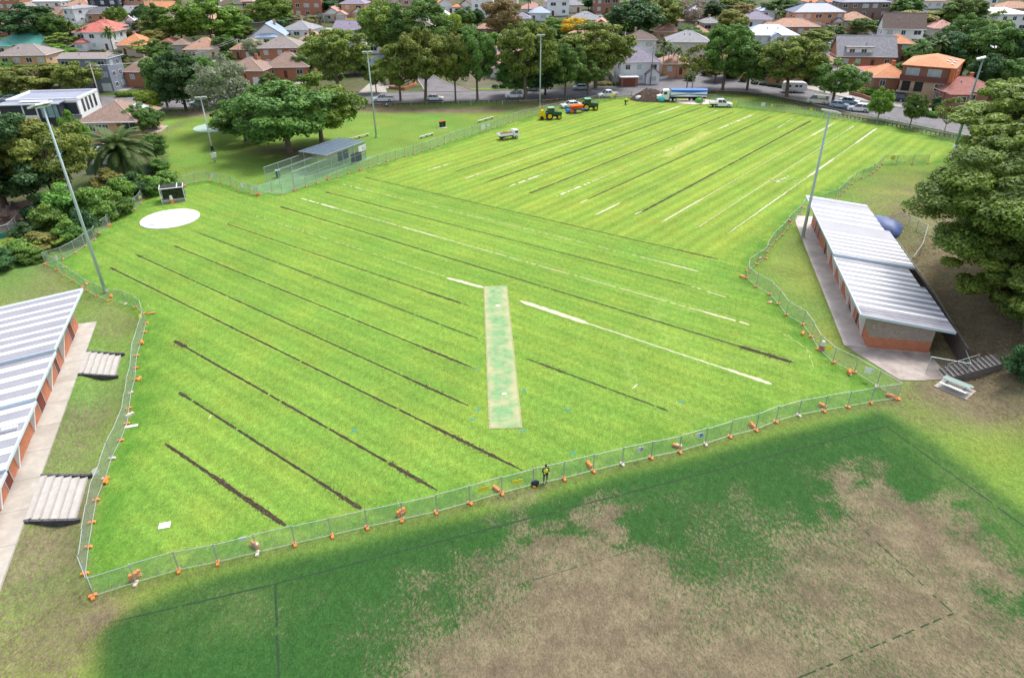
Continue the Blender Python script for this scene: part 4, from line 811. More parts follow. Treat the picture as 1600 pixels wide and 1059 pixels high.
barrel(269, 317, 'white and orange traffic bollard inside the caged shelter', 'o', 1.2); barrel(1284, 546, 'red and white traffic cone beside the fence before the pavilion', 'r')
# green steel boundary fence, shelter posts, left garden items
M_CB = mat('green_steel_sheet', (.17, .26, .20), .6, .12, 1, kind='corr', bscale=1.2); M_CBD = mat('dark_green_steel', (.1, .17, .12), .6)
Wf = [at(136, 272), at(185, 270), at(222, 273), at(259, 265)]; O = Wf[0]; t = thing('steel_fence', 'green corrugated steel fence behind the big date palm', 'fence', O)
for a_, b_ in zip(Wf[:-1], Wf[1:]):
    d = b_-a_; c = (a_+b_)/2-O; mb = MB(); mb.box((c.x, c.y, .9), (d.length, .06, 1.75), math.atan2(d.y, d.x)); mb.build('panel', M_CB, t)
    mb = MB(); mb.box((a_.x-O.x, a_.y-O.y, .95), (.12, .12, 1.9)); mb.build('post', M_CBD, t)
p = at(116, 236); t = thing('swimming_pool', 'small bright blue backyard swimming pool behind the white modern house', 'swimming pool', p, .2); mb = MB(); mb.box((0, 0, .05), (6.5, 9, .12)); mb.build('coping', M_CONC, t); mb = MB(); mb.box((0, 0, .115), (4.6, 7.6, .03)); mb.build('water', mat('pool_water', (.02, .33, .72), .08, .15, .5, spec=.6), t)
p = at(108, 219); t = thing('pool_toy', 'orange and yellow inflatable at the pool edge', 'pool toy', p); mb = MB(); mb.blob((0, 0, .4), (.9, .5, .35), 10, 6, 0, .1); mb.build('float', M_ORANGE, t, True); mb = MB(); mb.blob((1.1, .3, .35), (.8, .5, .3), 10, 6, 0, .1); mb.build('float', M_YEL, t, True)
p = at(148, 262); mb = MB(); mb.side([(-2.6, 0), (2.6, 0), (2.6, 2.5), (0, 3.2), (-2.6, 2.5)], -4, 4); o = mb.build('garden_shed', mat('white_sheet', (.72, .74, .78), .4, .06, 1, kind='corr', bscale=1), None); o.location = p+Vector((1, 5, 0)); o.rotation_euler.z = .25; tag(o, 'white metal garden shed left of the big date palm', 'shed')
# debris mound and teal fence at the far left
M_TEAL = mat('teal_shade_cloth', (.01, .22, .21), .7, .2, 2); M_RUB = mat('rubble', (.34, .23, .19), .95, .4, 1.5, bump=1, bscale=4, c2=(.13, .09, .07))
a_ = at(12, 345); rn = random.Random(8)
t = thing('debris_heap', 'brown heap of rubble and timber behind the teal cloth fence', 'debris', a_); mb = MB()
for k in range(46): mb.box((rn.gauss(-1, 2.6), rn.gauss(2, 3), rn.uniform(.1, 1.5)), (rn.uniform(.3, 1.9), rn.uniform(.2, .7), rn.uniform(.1, .5)), rn.uniform(0, 3), 0, rn.gauss(0, .4), rn.gauss(0, .4))
mb.build('rubble', M_RUB, t); mb = MB(); mb.blob((-1, 2, -.2), (5, 5, 1.5), 14, 7, 0, .15, 3); mb.build('soil', M_RUB, t)
W = [at(*q_) for q_ in ((-20, 378), (0, 374), (17, 368), (28, 358), (36, 346))]; O = W[0]; t = thing('cloth_fence', 'temporary fence lined with teal shade cloth at the far left', 'fence', O); mb = MB(); mc_ = MB(); me = MB()
for a_, b_ in zip(W[:-1], W[1:]):
    a1, b1 = a_-O, b_-O; mc_.add([a1+Vector((0, 0, .05)), b1+Vector((0, 0, .05)), b1+Vector((0, 0, .75)), a1+Vector((0, 0, .75))], [(0, 1, 2, 3)]); mc_.add([a1+Vector((0, .03, .05)), b1+Vector((0, .03, .05)), b1+Vector((0, .03, .75)), a1+Vector((0, .03, .75))], [(0, 1, 2, 3)]); mb.tube([a1+Vector((0, 0, 1.8)), b1+Vector((0, 0, 1.8))], .03, 5); mb.tube([b1, b1+Vector((0, 0, 1.8))], .04, 5); me.add([a1, b1, b1+Vector((0, 0, 1.8)), a1+Vector((0, 0, 1.8))], [(0, 1, 2, 3)])
mc_.build('shade_cloth', M_TEAL, t); mb.build('frame', M_GALV, t); me.build('wire_mesh', M_MESH, t)
# half court with hoop
p = at(338, 199); mb = MB(); mb.prism([(p.x+5.2*math.cos(k*math.pi/12), p.y+5*math.sin(k*math.pi/12)) for k in range(24)], -.1, .05); tag(mb.build('play_court', mat('pale_green_court', (.30, .42, .36), .8, .1, 1)), 'pale green half court beside the grey feathery tree', 'court')
t = thing('basketball_hoop', 'thin dark hoop post standing on the pale green court', 'hoop post', at(336, 201)); mb = MB(); mb.tube([(0, 0, 0), (0, 0, 3.2)], .08, 7); mb.build('post', M_BLACK, t); mb = MB(); mb.box((0, -.5, 3.1), (.9, .05, .6)); mb.build('backboard', M_BLACK, t)
# ================================================================ VEHICLES
def wheel(t, x, y, r, wd=.22, rim=None):
    mb = MB(); mb.tube([(x, y-wd/2, r), (x, y+wd/2, r)], r, 18); o = mb.build('wheel', M_TYRE, t, False); s_ = 1 if y > 0 else -1
    mb = MB(); mb.tube([(x, y+s_*(wd/2-.02), r), (x, y+s_*(wd/2+.012), r)], r*.6, 14); mb.build('rim', rim or M_GALV, o)
M_LAMP = mat('headlamp_glass', (.8, .8, .78), .15, .05); M_TAIL = mat('tail_lamp', (.45, .015, .01), .3, .05); M_PLT = mat('number_plate', (.7, .65, .2), .5)
def carpaint(n, c): return mat('paint_'+n, c, .28, .03, .5, spec=.6)
def car(kind, lb, px, py, head, paint, group=None, s=1.0):
    """head: world heading in degrees of the nose"""
    a_ = at(px, py); t = thing('parked_car' if kind in ('sedan', 'hatch', 'suv') else {'van': 'parked_van', 'ute': 'parked_ute', 'tray': 'tray_ute'}[kind], lb, {'van': 'van', 'ute': 'ute', 'tray': 'ute'}.get(kind, 'car'), a_, rad(head), group)
    L, Wd, Hh, belt = dict(sedan=(4.7, 1.82, 1.45, .92), hatch=(4.2, 1.78, 1.5, .95), suv=(4.7, 1.88, 1.75, 1.05), van=(4.8, 1.8, 2.0, 1.15), ute=(5.3, 1.9, 1.8, 1.08), tray=(5.2, 1.85, 1.8, 1.05))[kind]
    r = .36 if kind in ('ute', 'suv', 'tray') else .32; h = L/2; fb = h if kind != 'tray' else h
    rear = -h if kind != 'tray' else -.35*h
    prof = [(rear, .35), (-h*.8, .28) if kind != 'tray' else (rear, .3), (h*.85, .26), (h, .42), (h*.995, .72), (h*.93, belt-.13), (h*.42, belt), (rear+.05, belt+.02), (rear, belt-.1)]
    mb = MB(); n = len(prof); ys = ((-Wd/2, .93), (-Wd/2+.1, 1.0), (Wd/2-.1, 1.0), (Wd/2, .93)); vs = []
    for y, k in ys:
        for x, z in prof: vs.append((x*(.985 if abs(y) > Wd/2-.05 else 1), y, z*k if z > .6 else z))
    fs = [tuple(range(n)), tuple(range(3*n, 4*n))[::-1]]
    for j in range(3):
        for i in range(n): fs.append((j*n+i, (j+1)*n+i, (j+1)*n+(i+1) % n, j*n+(i+1) % n))
    mb.add(vs, fs); mb.build('body', paint, t, bevel=.05)
    cab = dict(sedan=(-h*.78, h*.45, -h*.45, h*.12), hatch=(-h*.96, h*.5, -h*.72, h*.15), suv=(-h*.97, h*.46, -h*.83, h*.16), van=(-h*.98, h*.86, -h*.95, h*.45), ute=(-h*.17, h*.5, -h*.1, h*.2), tray=(-.33*h, h*.5, -.3*h, h*.2))[kind]
    mb = MB(); w0, w1 = Wd/2-.07, Wd/2-.24; x0, x1, x2, x3 = cab
    vs = [(x0, -w0, belt-.03), (x1, -w0, belt-.03), (x1, w0, belt-.03), (x0, w0, belt-.03), (x2, -w1, Hh-.05), (x3, -w1, Hh-.05), (x3, w1, Hh-.05), (x2, w1, Hh-.05)]
    mb.add(vs, [(4, 5, 6, 7), (0, 1, 5, 4), (1, 2, 6, 5), (2, 3, 7, 6), (3, 0, 4, 7)]); mb.build('windows', M_GLASS, t)
    mb = MB(); mb.add([(x2-.06, -w1-.03, Hh-.05), (x3+.06, -w1-.03, Hh-.05), (x3+.06, w1+.03, Hh-.05), (x2-.06, w1+.03, Hh-.05), (x2, -w1+.05, Hh), (x3-.05, -w1+.05, Hh), (x3-.05, w1-.05, Hh), (x2, w1-.05, Hh)], [(0, 1, 5, 4), (1, 2, 6, 5), (2, 3, 7, 6), (3, 0, 4, 7), (4, 5, 6, 7), (3, 2, 1, 0)])
    for s_ in (-1, 1):
        for (xa, xb) in ((x0, x2), (x1, x3), ((x0+x1)/2, (x2+x3)/2)): mb.tube([(xa, s_*(w0+.005), belt-.03), (xb, s_*(w1+.005), Hh-.03)], .045, 4)
    if kind == 'van': mb.box(((x0+x1)/2-.6, 0, (belt+Hh)/2-.02), ((x1-x0)*.42, (w0+w1)+.05, Hh-belt-.04))
    mb.build('roof', paint, t)
    for x in (-h*.62, h*.62):
        for y in (-Wd/2+.1, Wd/2-.1): wheel(t, x, y, r)
    for y in (-Wd/2+.28, Wd/2-.28):
        mb = MB(); mb.box((h*.965, y, .66), (.12, .36, .16)); mb.build('headlight', M_LAMP, t); mb = MB(); mb.box((rear+.03 if kind != 'tray' else -h+.02, y*1.05, .75), (.08, .2, .26)); mb.build('tail_light', M_TAIL, t)
    mb = MB(); mb.box((h*.985, 0, .46), (.08, 1.3, .16)); mb.box((h*.98, 0, .7), (.07, .7, .13)); mb.build('grille', M_BLACK, t)
    for y in (-1, 1): mb = MB(); mb.box((h*.36, y*(Wd/2+.08), belt+.05), (.12, .2, .14)); mb.build('mirror', paint, t)
    if kind == 'ute': mb = MB(); mb.b2((-h+.08, -Wd/2+.14, belt+.0), (-h*.2, Wd/2-.14, belt+.05)); mb.build('tray_cover', M_BLACK, t)
    if kind == 'tray':
        mb = MB(); mb.b2((-h, -Wd/2, .78), (-.36*h, Wd/2, .86)); [mb.b2((-h, s_*Wd/2-.03, .86), (-.36*h, s_*Wd/2+.03, 1.12)) for s_ in (-1, 1)]; mb.b2((-h-.03, -Wd/2, .86), (-h+.03, Wd/2, 1.12)); mb.b2((-.37*h, -Wd/2, .86), (-.33*h, Wd/2, 1.7)); mb.build('tray', paint, t)
        mb = MB(); mb.b2((-h*.95, -.35, .45), (-.3*h, .35, .77)); mb.build('chassis', M_BLACK, t)
    t.scale = (s,)*3; return t
PW = carpaint('white', (.82, .83, .85)); PS = carpaint('silver', (.55, .62, .70)); PB = carpaint('blue', (.04, .10, .38)); PK = carpaint('dark', (.02, .03, .06)); PC = carpaint('cream', (.78, .75, .62)); PBG = carpaint('blue_grey', (.40, .52, .66))
GC = 'cars parked along the road'
car('ute', 'white dual cab ute parked behind the middle light pole', 599, 159, 180, PW, GC, 1.12); car('sedan', 'white sedan parked between two tree trunks on the road', 679, 157, 0, PW, GC, 1.1); car('suv', 'white wagon half hidden behind a leaning tree trunk', 803, 153, 180, PW, GC, 1.08)
car('suv', 'silver wagon on the far side of the road under dark trees', 831, 142, 180, PS, GC); car('hatch', 'pale silver hatchback on the road between the two big trunks', 906, 140, 180, PS, GC); car('hatch', 'dark blue car in the driveway behind the silver hatchback', 909, 131, 160, PB, GC)
car('suv', 'silver wagon seen between tree trunks at the left bend of the road', 313, 166, 180, PBG, GC, 1.1); car('hatch', 'silver car at the left edge of the road', 15, 158, 180, PS, GC, 1.1); car('sedan', 'white car parked in front of the grey townhouse', 127, 158, 0, PW, GC, 1.05); car('suv', 'dark parked car beside the dark tree group', 256, 158, 180, PK, GC)
car('van', 'cream van parked under the street tree on the right', 1277, 162, -28+180, PC, GC, 1.1); car('hatch', 'blue-grey hatchback behind the cream van', 1311, 168, -30, PBG, GC, 1.1); car('sedan', 'silver sedan on the far side of the right road', 1327, 162, -35, PBG, GC, 1.1); car('suv', 'white wagon nearest the bushy street tree', 1341, 174, -30+180, PW, GC, 1.12)
car('suv', 'dark four-wheel drive in front of the brick mansard building', 1397, 158, 150, PK, GC, 1.1); car('hatch', 'pale blue small car at the right end of the road', 1527, 197, 170, PBG, GC, 1.1); car('hatch', 'white car on the hill road, left of the pair', 1297, 74, 20, PW, GC); car('hatch', 'white car on the hill road, right of the pair', 1304, 71, 20, PW, GC)
car('sedan', 'white sedan parked inside the fence behind the orange spreader', 891, 168, 200, PW, None, 1.15); car('tray', 'white tray ute parked outside the fence by the yellow roller', 949, 152, 190, PW, None, 1.1); car('tray', 'white tray ute standing on the grass at the far edge of the field', 1126, 167, -4, PW, None, 1.12)
# caravan
t = thing('caravan', 'white caravan parked on the road under the leaning gum', 'caravan', at(1240, 144), rad(-8)); mb = MB(); mb.side([(-3.2, .5), (2.9, .5), (3.3, 1.3), (3.0, 2.5), (2.0, 2.8), (-2.9, 2.8), (-3.2, 2.4)], -1.15, 1.15); mb.build('body', M_WHITE, t, bevel=.08)
for x in (-1.6, .3, 1.4): mb = MB(); mb.box((x, -1.16, 1.8), (.8, .03, .55)); mb.build('window', M_GLASS, t)
for x in (-.6, .3): wheel(t, x, -1.0, .36); wheel(t, x, 1.0, .36)
mb = MB(); mb.tube([(3.2, 0, .5), (4.4, 0, .5)], .06, 6); mb.box((0, -1.165, .75), (6, .02, .12)); mb.build('drawbar', M_GRYP, t)
# tipper truck
M_BT = mat('blue_truck_paint', (.03, .14, .50), .35, .08)
t = thing('tipper_truck', 'long white and blue tipper truck with covered trailer by the soil heap', 'truck', at(1066, 158), rad(176)); t.scale = (1.0,)*3
h = 2.4; mb = MB(); mb.side([(4.6, .5), (6.9, .5), (7.0, 1.1), (6.9, 1.55), (5.7, 1.7), (5.45, 2.7), (5.2, 2.95), (3.8, 3.0), (3.8, .5)], -1.15, 1.15); mb.build('cab', M_WHITE, t, bevel=.07)
mb = MB(); mb.add([(5.72, -.95, 1.75), (5.5, -.9, 2.6), (5.5, .9, 2.6), (5.72, .95, 1.75)], [(0, 1, 2, 3)]); [mb.box((4.8, s_*1.16, 2.2), (.9, .03, .7)) for s_ in (-1, 1)]; mb.build('windscreen', M_GLASS, t)
mb = MB(); mb.box((7.0, 0, 1.1), (.08, 1.1, .9)); mb.build('grille', M_GALV, t)
for y in (-.85, .85): mb = MB(); mb.box((6.98, y, .95), (.1, .3, .25)); mb.build('headlight', M_LAMP, t); mb = MB(); mb.tube([(3.6, y*1.2, .8), (3.6, y*1.2, 3.4)], .09, 8); mb.build('exhaust_stack', M_GALV, t)
mb = MB(); mb.side([(-6.2, 1.35), (3.3, 1.35), (3.3, 3.0), (-6.2, 3.0)], -1.22, 1.22); mb.build('tipper_body', M_WHITE, t, bevel=.05)
mb = MB(); mb.side([(-6.2, 2.62), (-2, 2.3), (3.3, 2.55), (3.3, 3.02), (-6.2, 3.02)], -1.245, 1.245); mb.side([(-6.2, 1.6), (-1, 1.9), (3.3, 1.5), (3.3, 1.75), (-1, 2.1), (-6.2, 1.95)], -1.24, 1.24); mb.build('painted_stripe', M_BT, t)
mb = MB(); vs = [(x, y, z) for x in (-6.25, 3.35) for y, z in ((-1.25, 3.0), (-.8, 3.2), (0, 3.28), (.8, 3.2), (1.25, 3.0))]; mb.add(vs, [(i, i+1, i+6, i+5) for i in range(4)]+[(0, 1, 2, 3, 4), (9, 8, 7, 6, 5)]); mb.build('load_cover', mat('blue_load_cover', (.06, .17, .50), .6, .15, 1), t)
mb = MB(); mb.box((.2, 0, .95), (12.6, .9, .35)); mb.build('chassis', M_BLACK, t)
for x in (5.9, 2.2, 3.3, -2.2, -3.5, -4.8):
    for y in (-1.0, 1.0): wheel(t, x, y, .5, .3, M_WHITE)
# tractors
M_JG = mat('tractor_green', (.02, .11, .04), .4, .1); M_JY = mat('tractor_yellow', (.75, .52, .01), .4, .08); M_RF = mat('pale_green_cab_roof', (.20, .50, .30), .5, .08)
def tractor(lb, px, py, head, s=1.0):
    t = thing('tractor', lb, 'tractor', at(px, py), rad(head)); t.scale = (s,)*3
    mb = MB(); mb.side([(.4, .9), (2.4, .85), (2.55, 1.2), (2.45, 1.65), (.5, 1.85)], -.42, .42); mb.build('bonnet', M_JG, t, bevel=.06)
    mb = MB(); mb.b2((-1.0, -.35, .6), (2.3, .35, .95)); mb.b2((-1.3, -.25, .5), (-.9, .25, 1.1)); mb.build('chassis', M_BLACK, t)
    mb = MB(); vs = [(-1.0, -.75, 1.35), (.5, -.75, 1.35), (.5, .75, 1.35), (-1.0, .75, 1.35), (-.9, -.65, 2.65), (.4, -.65, 2.65), (.4, .65, 2.65), (-.9, .65, 2.65)]; mb.add(vs, [(4, 5, 6, 7), (0, 1, 5, 4), (1, 2, 6, 5), (2, 3, 7, 6), (3, 0, 4, 7), (3, 2, 1, 0)]); cb = mb.build('cab', M_GLASS, t)
    mb = MB(); [mb.tube([vs[i], vs[i+4]], .05, 5) for i in range(4)]; mb.build('cab_pillar', M_JG, cb)
    mb = MB(); mb.box((-.25, 0, 2.76), (1.65, 1.55, .2)); mb.build('cab_roof', M_RF, t, bevel=.07)
    for s_ in (-1, 1):
        wheel(t, -.7, s_*.95, .88, .5, M_JY); wheel(t, 1.75, s_*.85, .6, .38, M_JY)
        mb = MB(); mb.side([(-1.5, 1.3), (-1.2, 1.85), (-.2, 1.9), (.2, 1.4), (-.2, 1.8), (-1.15, 1.76)], s_*.95-.25, s_*.95+.25); mb.build('mudguard', M_JG, t)
    mb = MB(); mb.tube([(.7, .55, 1.3), (.7, .55, 2.7)], .06, 7); mb.build('exhaust', M_BLACK, t); return t
tr1 = tractor('green tractor carrying a yellow implement, nearest the parked white tipper', 862, 186, 8, .98); tr2 = tractor('green tractor hitched to the orange and blue spreader', 919, 172, 5, 1.02)
def child_box_set(t): return t
t = thing('trenching_implement', 'yellow trenching implement mounted behind the nearer tractor', 'farm implement', at(848, 187), rad(8))
mb = MB(); mb.side([(-1.0, .3), (.3, .3), (.6, 1.2), (.1, 2.3), (-.5, 2.2), (-.9, 1.3)], -.55, .45); mb.build('hopper', M_JY, t, bevel=.05); mb = MB(); mb.tube([(-.3, -.7, .5), (-.3, .7, .5)], .42, 12); mb.build('drum', M_BLACK, t)
for y in (-.6, 0, .6): mb = MB(); mb.box((.45, y, .7), (.18, .15, 1.2), 0, 0, 0, .3); mb.build('tine', M_JY, t)
mb = MB(); mb.tube([(.2, 0, 1.4), (1.3, 0, 1.6)], .09, 6); mb.build('hitch_arm', M_GALV, t)
M_SO = mat('orange_hopper', (.80, .13, .01), .45, .08); M_SB = mat('blue_chassis', (.02, .16, .52), .45, .1)
t = thing('topdressing_spreader', 'orange hopper spreader on blue wheels behind the farther tractor', 'spreader', at(900, 176), rad(10)); t.scale = (1.0,)*3
mb = MB(); vs = [(-1.5, -1.05, 1.75), (1.7, -1.05, 1.95), (1.7, 1.05, 1.95), (-1.5, 1.05, 1.75), (-1.3, -.5, .9), (1.5, -.5, .9), (1.5, .5, .9), (-1.3, .5, .9)]; mb.add(vs, [(0, 1, 2, 3), (7, 6, 5, 4), (0, 4, 5, 1), (1, 5, 6, 2), (2, 6, 7, 3), (3, 7, 4, 0)]); mb.build('hopper', M_SO, t)
mb = MB(); mb.box((0, 0, .75), (4.2, .9, .28)); mb.side([(-2.6, .35), (-1.2, .35), (-1.2, 1.0), (-2.4, .8)], -1.1, 1.1); mb.tube([(2, 0, .75), (3.2, 0, .7)], .09, 6); mb.build('frame', M_SB, t)
for s_ in (-1, 1): wheel(t, -.6, s_*.95, .45, .4, M_SB)
mb = MB(); mb.tube([(-1.4, -1.25, .65), (-1.4, -.9, .65)], .5, 14); mb.build('spinner', M_SO, t)
# small tipper with soil
t = thing('tipper_truck', 'small white tipper truck loaded with brown soil on the field', 'truck', at(794, 217), rad(26)); t.scale = (.92,)*3
mb = MB(); mb.side([(1.1, .55), (2.6, .55), (2.65, 1.2), (2.35, 2.05), (1.2, 2.1)], -.85, .85); mb.build('cab', M_WHITE, t, bevel=.06); mb = MB(); mb.add([(2.66, -.72, 1.25), (2.4, -.66, 1.95), (2.4, .66, 1.95), (2.66, .72, 1.25)], [(0, 1, 2, 3)]); [mb.box((1.85, s_*.86, 1.6), (.75, .02, .5)) for s_ in (-1, 1)]; mb.build('windscreen', M_GLASS, t)
mb = MB(); mb.b2((-2.5, -.95, .95), (.95, .95, 1.03)); mb.b2((-2.5, -.98, 1.03), (.95, -.92, 1.5)); mb.b2((-2.5, .92, 1.03), (.95, .98, 1.5)); mb.b2((.9, -.92, 1.03), (.97, .92, 1.8)); mb.b2((-2.53, -.92, 1.03), (-2.47, .92, 1.25)); mb.build('tray', M_WHITE, t)
M_SOIL = mat('brown_soil', (.20, .105, .06), .95, .35, 3, bump=.8); mb = MB(); mb.blob((-.6, 0, 1.15), (1.5, .88, .6), 12, 6, 0, .12, 2); mb.build('soil_load', M_SOIL, t)
mb = MB(); mb.b2((-2.3, -.35, .55), (1.2, .35, .9)); mb.build('chassis', M_BLACK, t)
for x in (-1.5, 1.75):
    for y in (-.8, .8): wheel(t, x, y, .36, .26)
# utility cart under the big right tree
t = thing('utility_cart', 'small cart with pale green roof half under the big right tree', 'utility cart', at(1506, 236), rad(15)); mb = MB(); mb.b2((-1.3, -.65, .4), (1.4, .65, .8)); mb.build('body', M_BLACK, t); mb = MB(); mb.b2((-1.1, -.75, 2.05), (.9, .75, 2.15)); mb.build('roof', M_RF, t, bevel=.03)
mb = MB(); [mb.tube([(x, y, .8), (x, y, 2.05)], .04, 5) for x in (-1, .8) for y in (-.6, .6)]; mb.build('roof_post', M_BLACK, t); mb = MB(); mb.blob((0, 0, 1.05), (.45, .5, .4), 10, 6); mb.build('seat', mat('lime_vinyl', (.45, .6, .03), .6, .2), t)
for x in (-.9, .95):
    for y in (-.6, .6): wheel(t, x, y, .28, .2, M_JY)
t.scale = (1.15,)*3
# soil heap, sand patch, pallets
M_DK = mat('dark_soil', (.075, .05, .038), .95, .4, 1.2, bump=1, bscale=5)
def heap(px, py, r, h, lb, m, seed=0, name='soil_heap'):
    a_ = at(px, py); rn = np.random.default_rng(seed); n = 40; xs = np.linspace(-1.25, 1.25, n); gxx, gyy = np.meshgrid(xs, xs); rr = np.hypot(gxx, gyy); ns = rn.random((n, n)); ns = (ns+np.roll(ns, 1, 0)+np.roll(ns, 1, 1)+np.roll(ns, (1, 1), (0, 1)))/4
    z = h*np.clip(1-rr**1.5, -.05, 1)*(.8+.5*ns)+.12*ns; z[rr > 1.05] = -.1
    v = np.stack([gxx*r[0], gyy*r[1], z], -1).reshape(-1, 3); i = np.arange(n*n).reshape(n, n); qd = np.stack([i[:-1, :-1], i[:-1, 1:], i[1:, 1:], i[1:, :-1]], -1).reshape(-1, 4)
    o = link(name, mesh_np(name, v, qd, [m])); o.location = a_; tag(o, lb, 'soil heap')
heap(1016, 155, (5.6, 4.5), 2.6, 'large dark brown soil heap left of the long truck', M_DK, 3); heap(1030, 158, (4, 2), .5, 'low spread of dark soil at the foot of the heap', M_DK, 5)
heap(1088, 159, (5.5, 3.2), .28, 'pale pink sand spread behind the long truck', mat('pink_sand', (.70, .56, .50), .95, .12, 2), 6, 'sand_heap')
for i, (px, py, c, lb) in enumerate([(1033, 159, (.05, .50, .50), 'turquoise bundle in front of the long truck'), (1046, 150, (.05, .42, .45), 'turquoise sheet behind the long truck cab'), (998, 157, (.62, .66, .75), 'pale grey pallet bag left of the soil heap'), (1092, 161, (.10, .40, .05), 'bright green bag behind the long truck')]):
    a_ = at(px, py); mb = MB(); mb.blob((0, 0, .55), (1.0, .9, .75), 12, 8, 0, .12, i); o = mb.build('bulk_bag', mat('bag_%d' % i, c, .8, .25, 3, bump=.5), None, True); o.location = a_; tag(o, lb, 'bulk bag')
t = thing('roller', 'small yellow roller beside the white tray ute outside the fence', 'roller', at(956, 154), 0); mb = MB(); mb.tube([(0, -.4, .5), (0, .4, .5)], .5, 16); mb.build('drum', M_YEL, t); mb = MB(); mb.box((.5, 0, .9), (.9, .6, .5)); mb.build('engine_box', M_JY, t, bevel=.05)
# ================================================================ PEOPLE
M_SKIN = mat('skin', (.52, .30, .20), .6, .06); M_HAIR = mat('dark_hair', (.02, .014, .01), .8, .2); M_BLKC = mat('black_cloth', (.018, .02, .026), .9, .25, 8); M_VEST = mat('hi_vis_yellow', (.85, .95, .06), .6, .08, 6); M_GREY = mat('grey_cloth', (.30, .33, .38), .9, .15, 6); M_SHOE = mat('tan_boots', (.55, .45, .36), .8, .1)
def skin_obj(name, pts, edges, rs, m, parent, lvl=1):
    me = bpy.data.meshes.new(name); me.from_pydata(pts, edges, []); me.materials.append(m); o = link(name, me, parent)
    sk = o.modifiers.new('s', 'SKIN'); me.skin_vertices if me.skin_vertices else None
    if not me.skin_vertices:
        bm = bmesh.new(); bm.from_mesh(me); bm.verts.layers.skin.verify(); bm.to_mesh(me); bm.free()
    for i, r in enumerate(rs): me.skin_vertices[0].data[i].radius = (r, r) if not isinstance(r, tuple) else r; me.skin_vertices[0].data[i].use_root = (i == 0)
    sk.use_smooth_shade = True; sb = o.modifiers.new('u', 'SUBSURF'); sb.levels = lvl; sb.render_levels = lvl; return o
def person(lb, loc, rz, shirt, trousers, vest=None, hair=M_HAIR, pose='stand', hands=None, shoes=M_BLKC):
    t = thing('person', lb, 'person', loc, rz)
    hip = .93 if pose == 'stand' else (.5 if pose == 'bend' else .28)
    if pose == 'bend': tz = [(0, 0, .9), (0, .18, 1.08), (0, .38, 1.2), (0, .5, 1.25), (0, .6, 1.27)]
    elif pose == 'sit': tz = [(0, 0, .25), (0, .02, .45), (0, .05, .68), (0, .06, .8), (0, .07, .86)]
    else: tz = [(0, 0, .95), (0, .01, 1.12), (0, .0, 1.36), (0, .01, 1.47), (0, .03, 1.53)]
    P = [Vector(q_) for q_ in tz]; hd = P[4]+(P[4]-P[3]).normalized()*.12+Vector((0, .02, .03)); pts = list(P)+[hd]; rs = [(.16, .11), (.14, .10), (.17, .11), (.06, .06), (.055, .055), (.085, .105)]; ed = [(0, 1), (1, 2), (2, 3), (3, 4), (4, 5)]
    hp = hands or [(-.2, .28, P[2].z-.2), (.2, .28, P[2].z-.2)]; legs = []; arms = []
    for s_, hnd in ((-1, Vector(hp[0])), (1, Vector(hp[1]))):
        sh = P[2]+Vector((s_*.19, 0, .03)); el = (sh+hnd)/2+Vector((s_*.08, -.1, -.06)); b = len(pts); pts += [sh, el, hnd]; rs += [.062, .045, .03]; ed += [(2, b), (b, b+1), (b+1, b+2)]; arms.append((sh, el, hnd))
        palm = hnd+(hnd-el).normalized()*.07; pts.append(palm); rs.append((.038, .02)); ed.append((b+2, b+3)); dr = (hnd-el).normalized()
        for f_ in range(4):
            q1 = palm+dr*.045+Vector(((f_-1.5)*.02, 0, -.005)); q2 = q1+dr*(.04-.006*abs(f_-1.2))+Vector((0, -.012, -.012)); k = len(pts); pts += [q1, q2]; rs += [.009, .008]; ed += [(b+3, k), (k, k+1)]
        k = len(pts); pts.append(palm+Vector((-s_*.045, 0, .01))); rs.append(.01); ed.append((b+3, k))
        if pose == 'sit': lg = [Vector((s_*.1, 0, .2)), Vector((s_*.16, .42, .42)), Vector((s_*.16, .62, .07)), Vector((s_*.17, .78, .04))]
        elif pose == 'bend': lg = [Vector((s_*.1, 0, .88)), Vector((s_*.14, .06, .48)), Vector((s_*.15, -.02, .07)), Vector((s_*.17, .16, .04))]
        else: lg = [Vector((s_*.1, 0, .9)), Vector((s_*.13, .04, .49)), Vector((s_*.14, -.01+.05*s_, .08)), Vector((s_*.17, .15+.05*s_, .04))]
        b = len(pts); pts += lg; rs += [.1, .065, .045, .04]; ed += [(0, b), (b, b+1), (b+1, b+2), (b+2, b+3)]; legs.append(lg)
    skin_obj('body', [tuple(q_) for q_ in pts], ed, rs, M_SKIN, t, 1)
    tp = [tuple(P[0])]; te = []; tr_ = [(.18, .125)]
    for lg in legs: b = len(tp); tp += [tuple(lg[0]), tuple(lg[1]), tuple(lg[2]+Vector((0, 0, .02)))]; tr_ += [.115, .08, .062]; te += [(0, b), (b, b+1), (b+1, b+2)]
    skin_obj('trousers', tp, te, tr_, trousers, t, 1)
    sp = [tuple(P[0]+Vector((0, 0, .02))), tuple(P[1]), tuple(P[2]), tuple(P[3]-Vector((0, 0, .02)))]; se = [(0, 1), (1, 2), (2, 3)]; sr = [(.175, .12), (.16, .115), (.19, .125), (.08, .075)]
    for sh, el, hnd in arms: b = len(sp); sp += [tuple(sh), tuple(el), tuple(el.lerp(hnd, .85))]; sr += [.078, .058, .045]; se += [(2, b), (b, b+1), (b+1, b+2)]
    skin_obj('shirt', sp, se, sr, shirt, t, 1)
    if vest: skin_obj('safety_vest', [tuple(P[0]+Vector((0, 0, .03))), tuple(P[1]), tuple(P[2]), tuple(P[2].lerp(P[3], .55))], [(0, 1), (1, 2), (2, 3)], [(.23, .18), (.22, .175), (.25, .19), (.19, .13)], vest, t, 1)
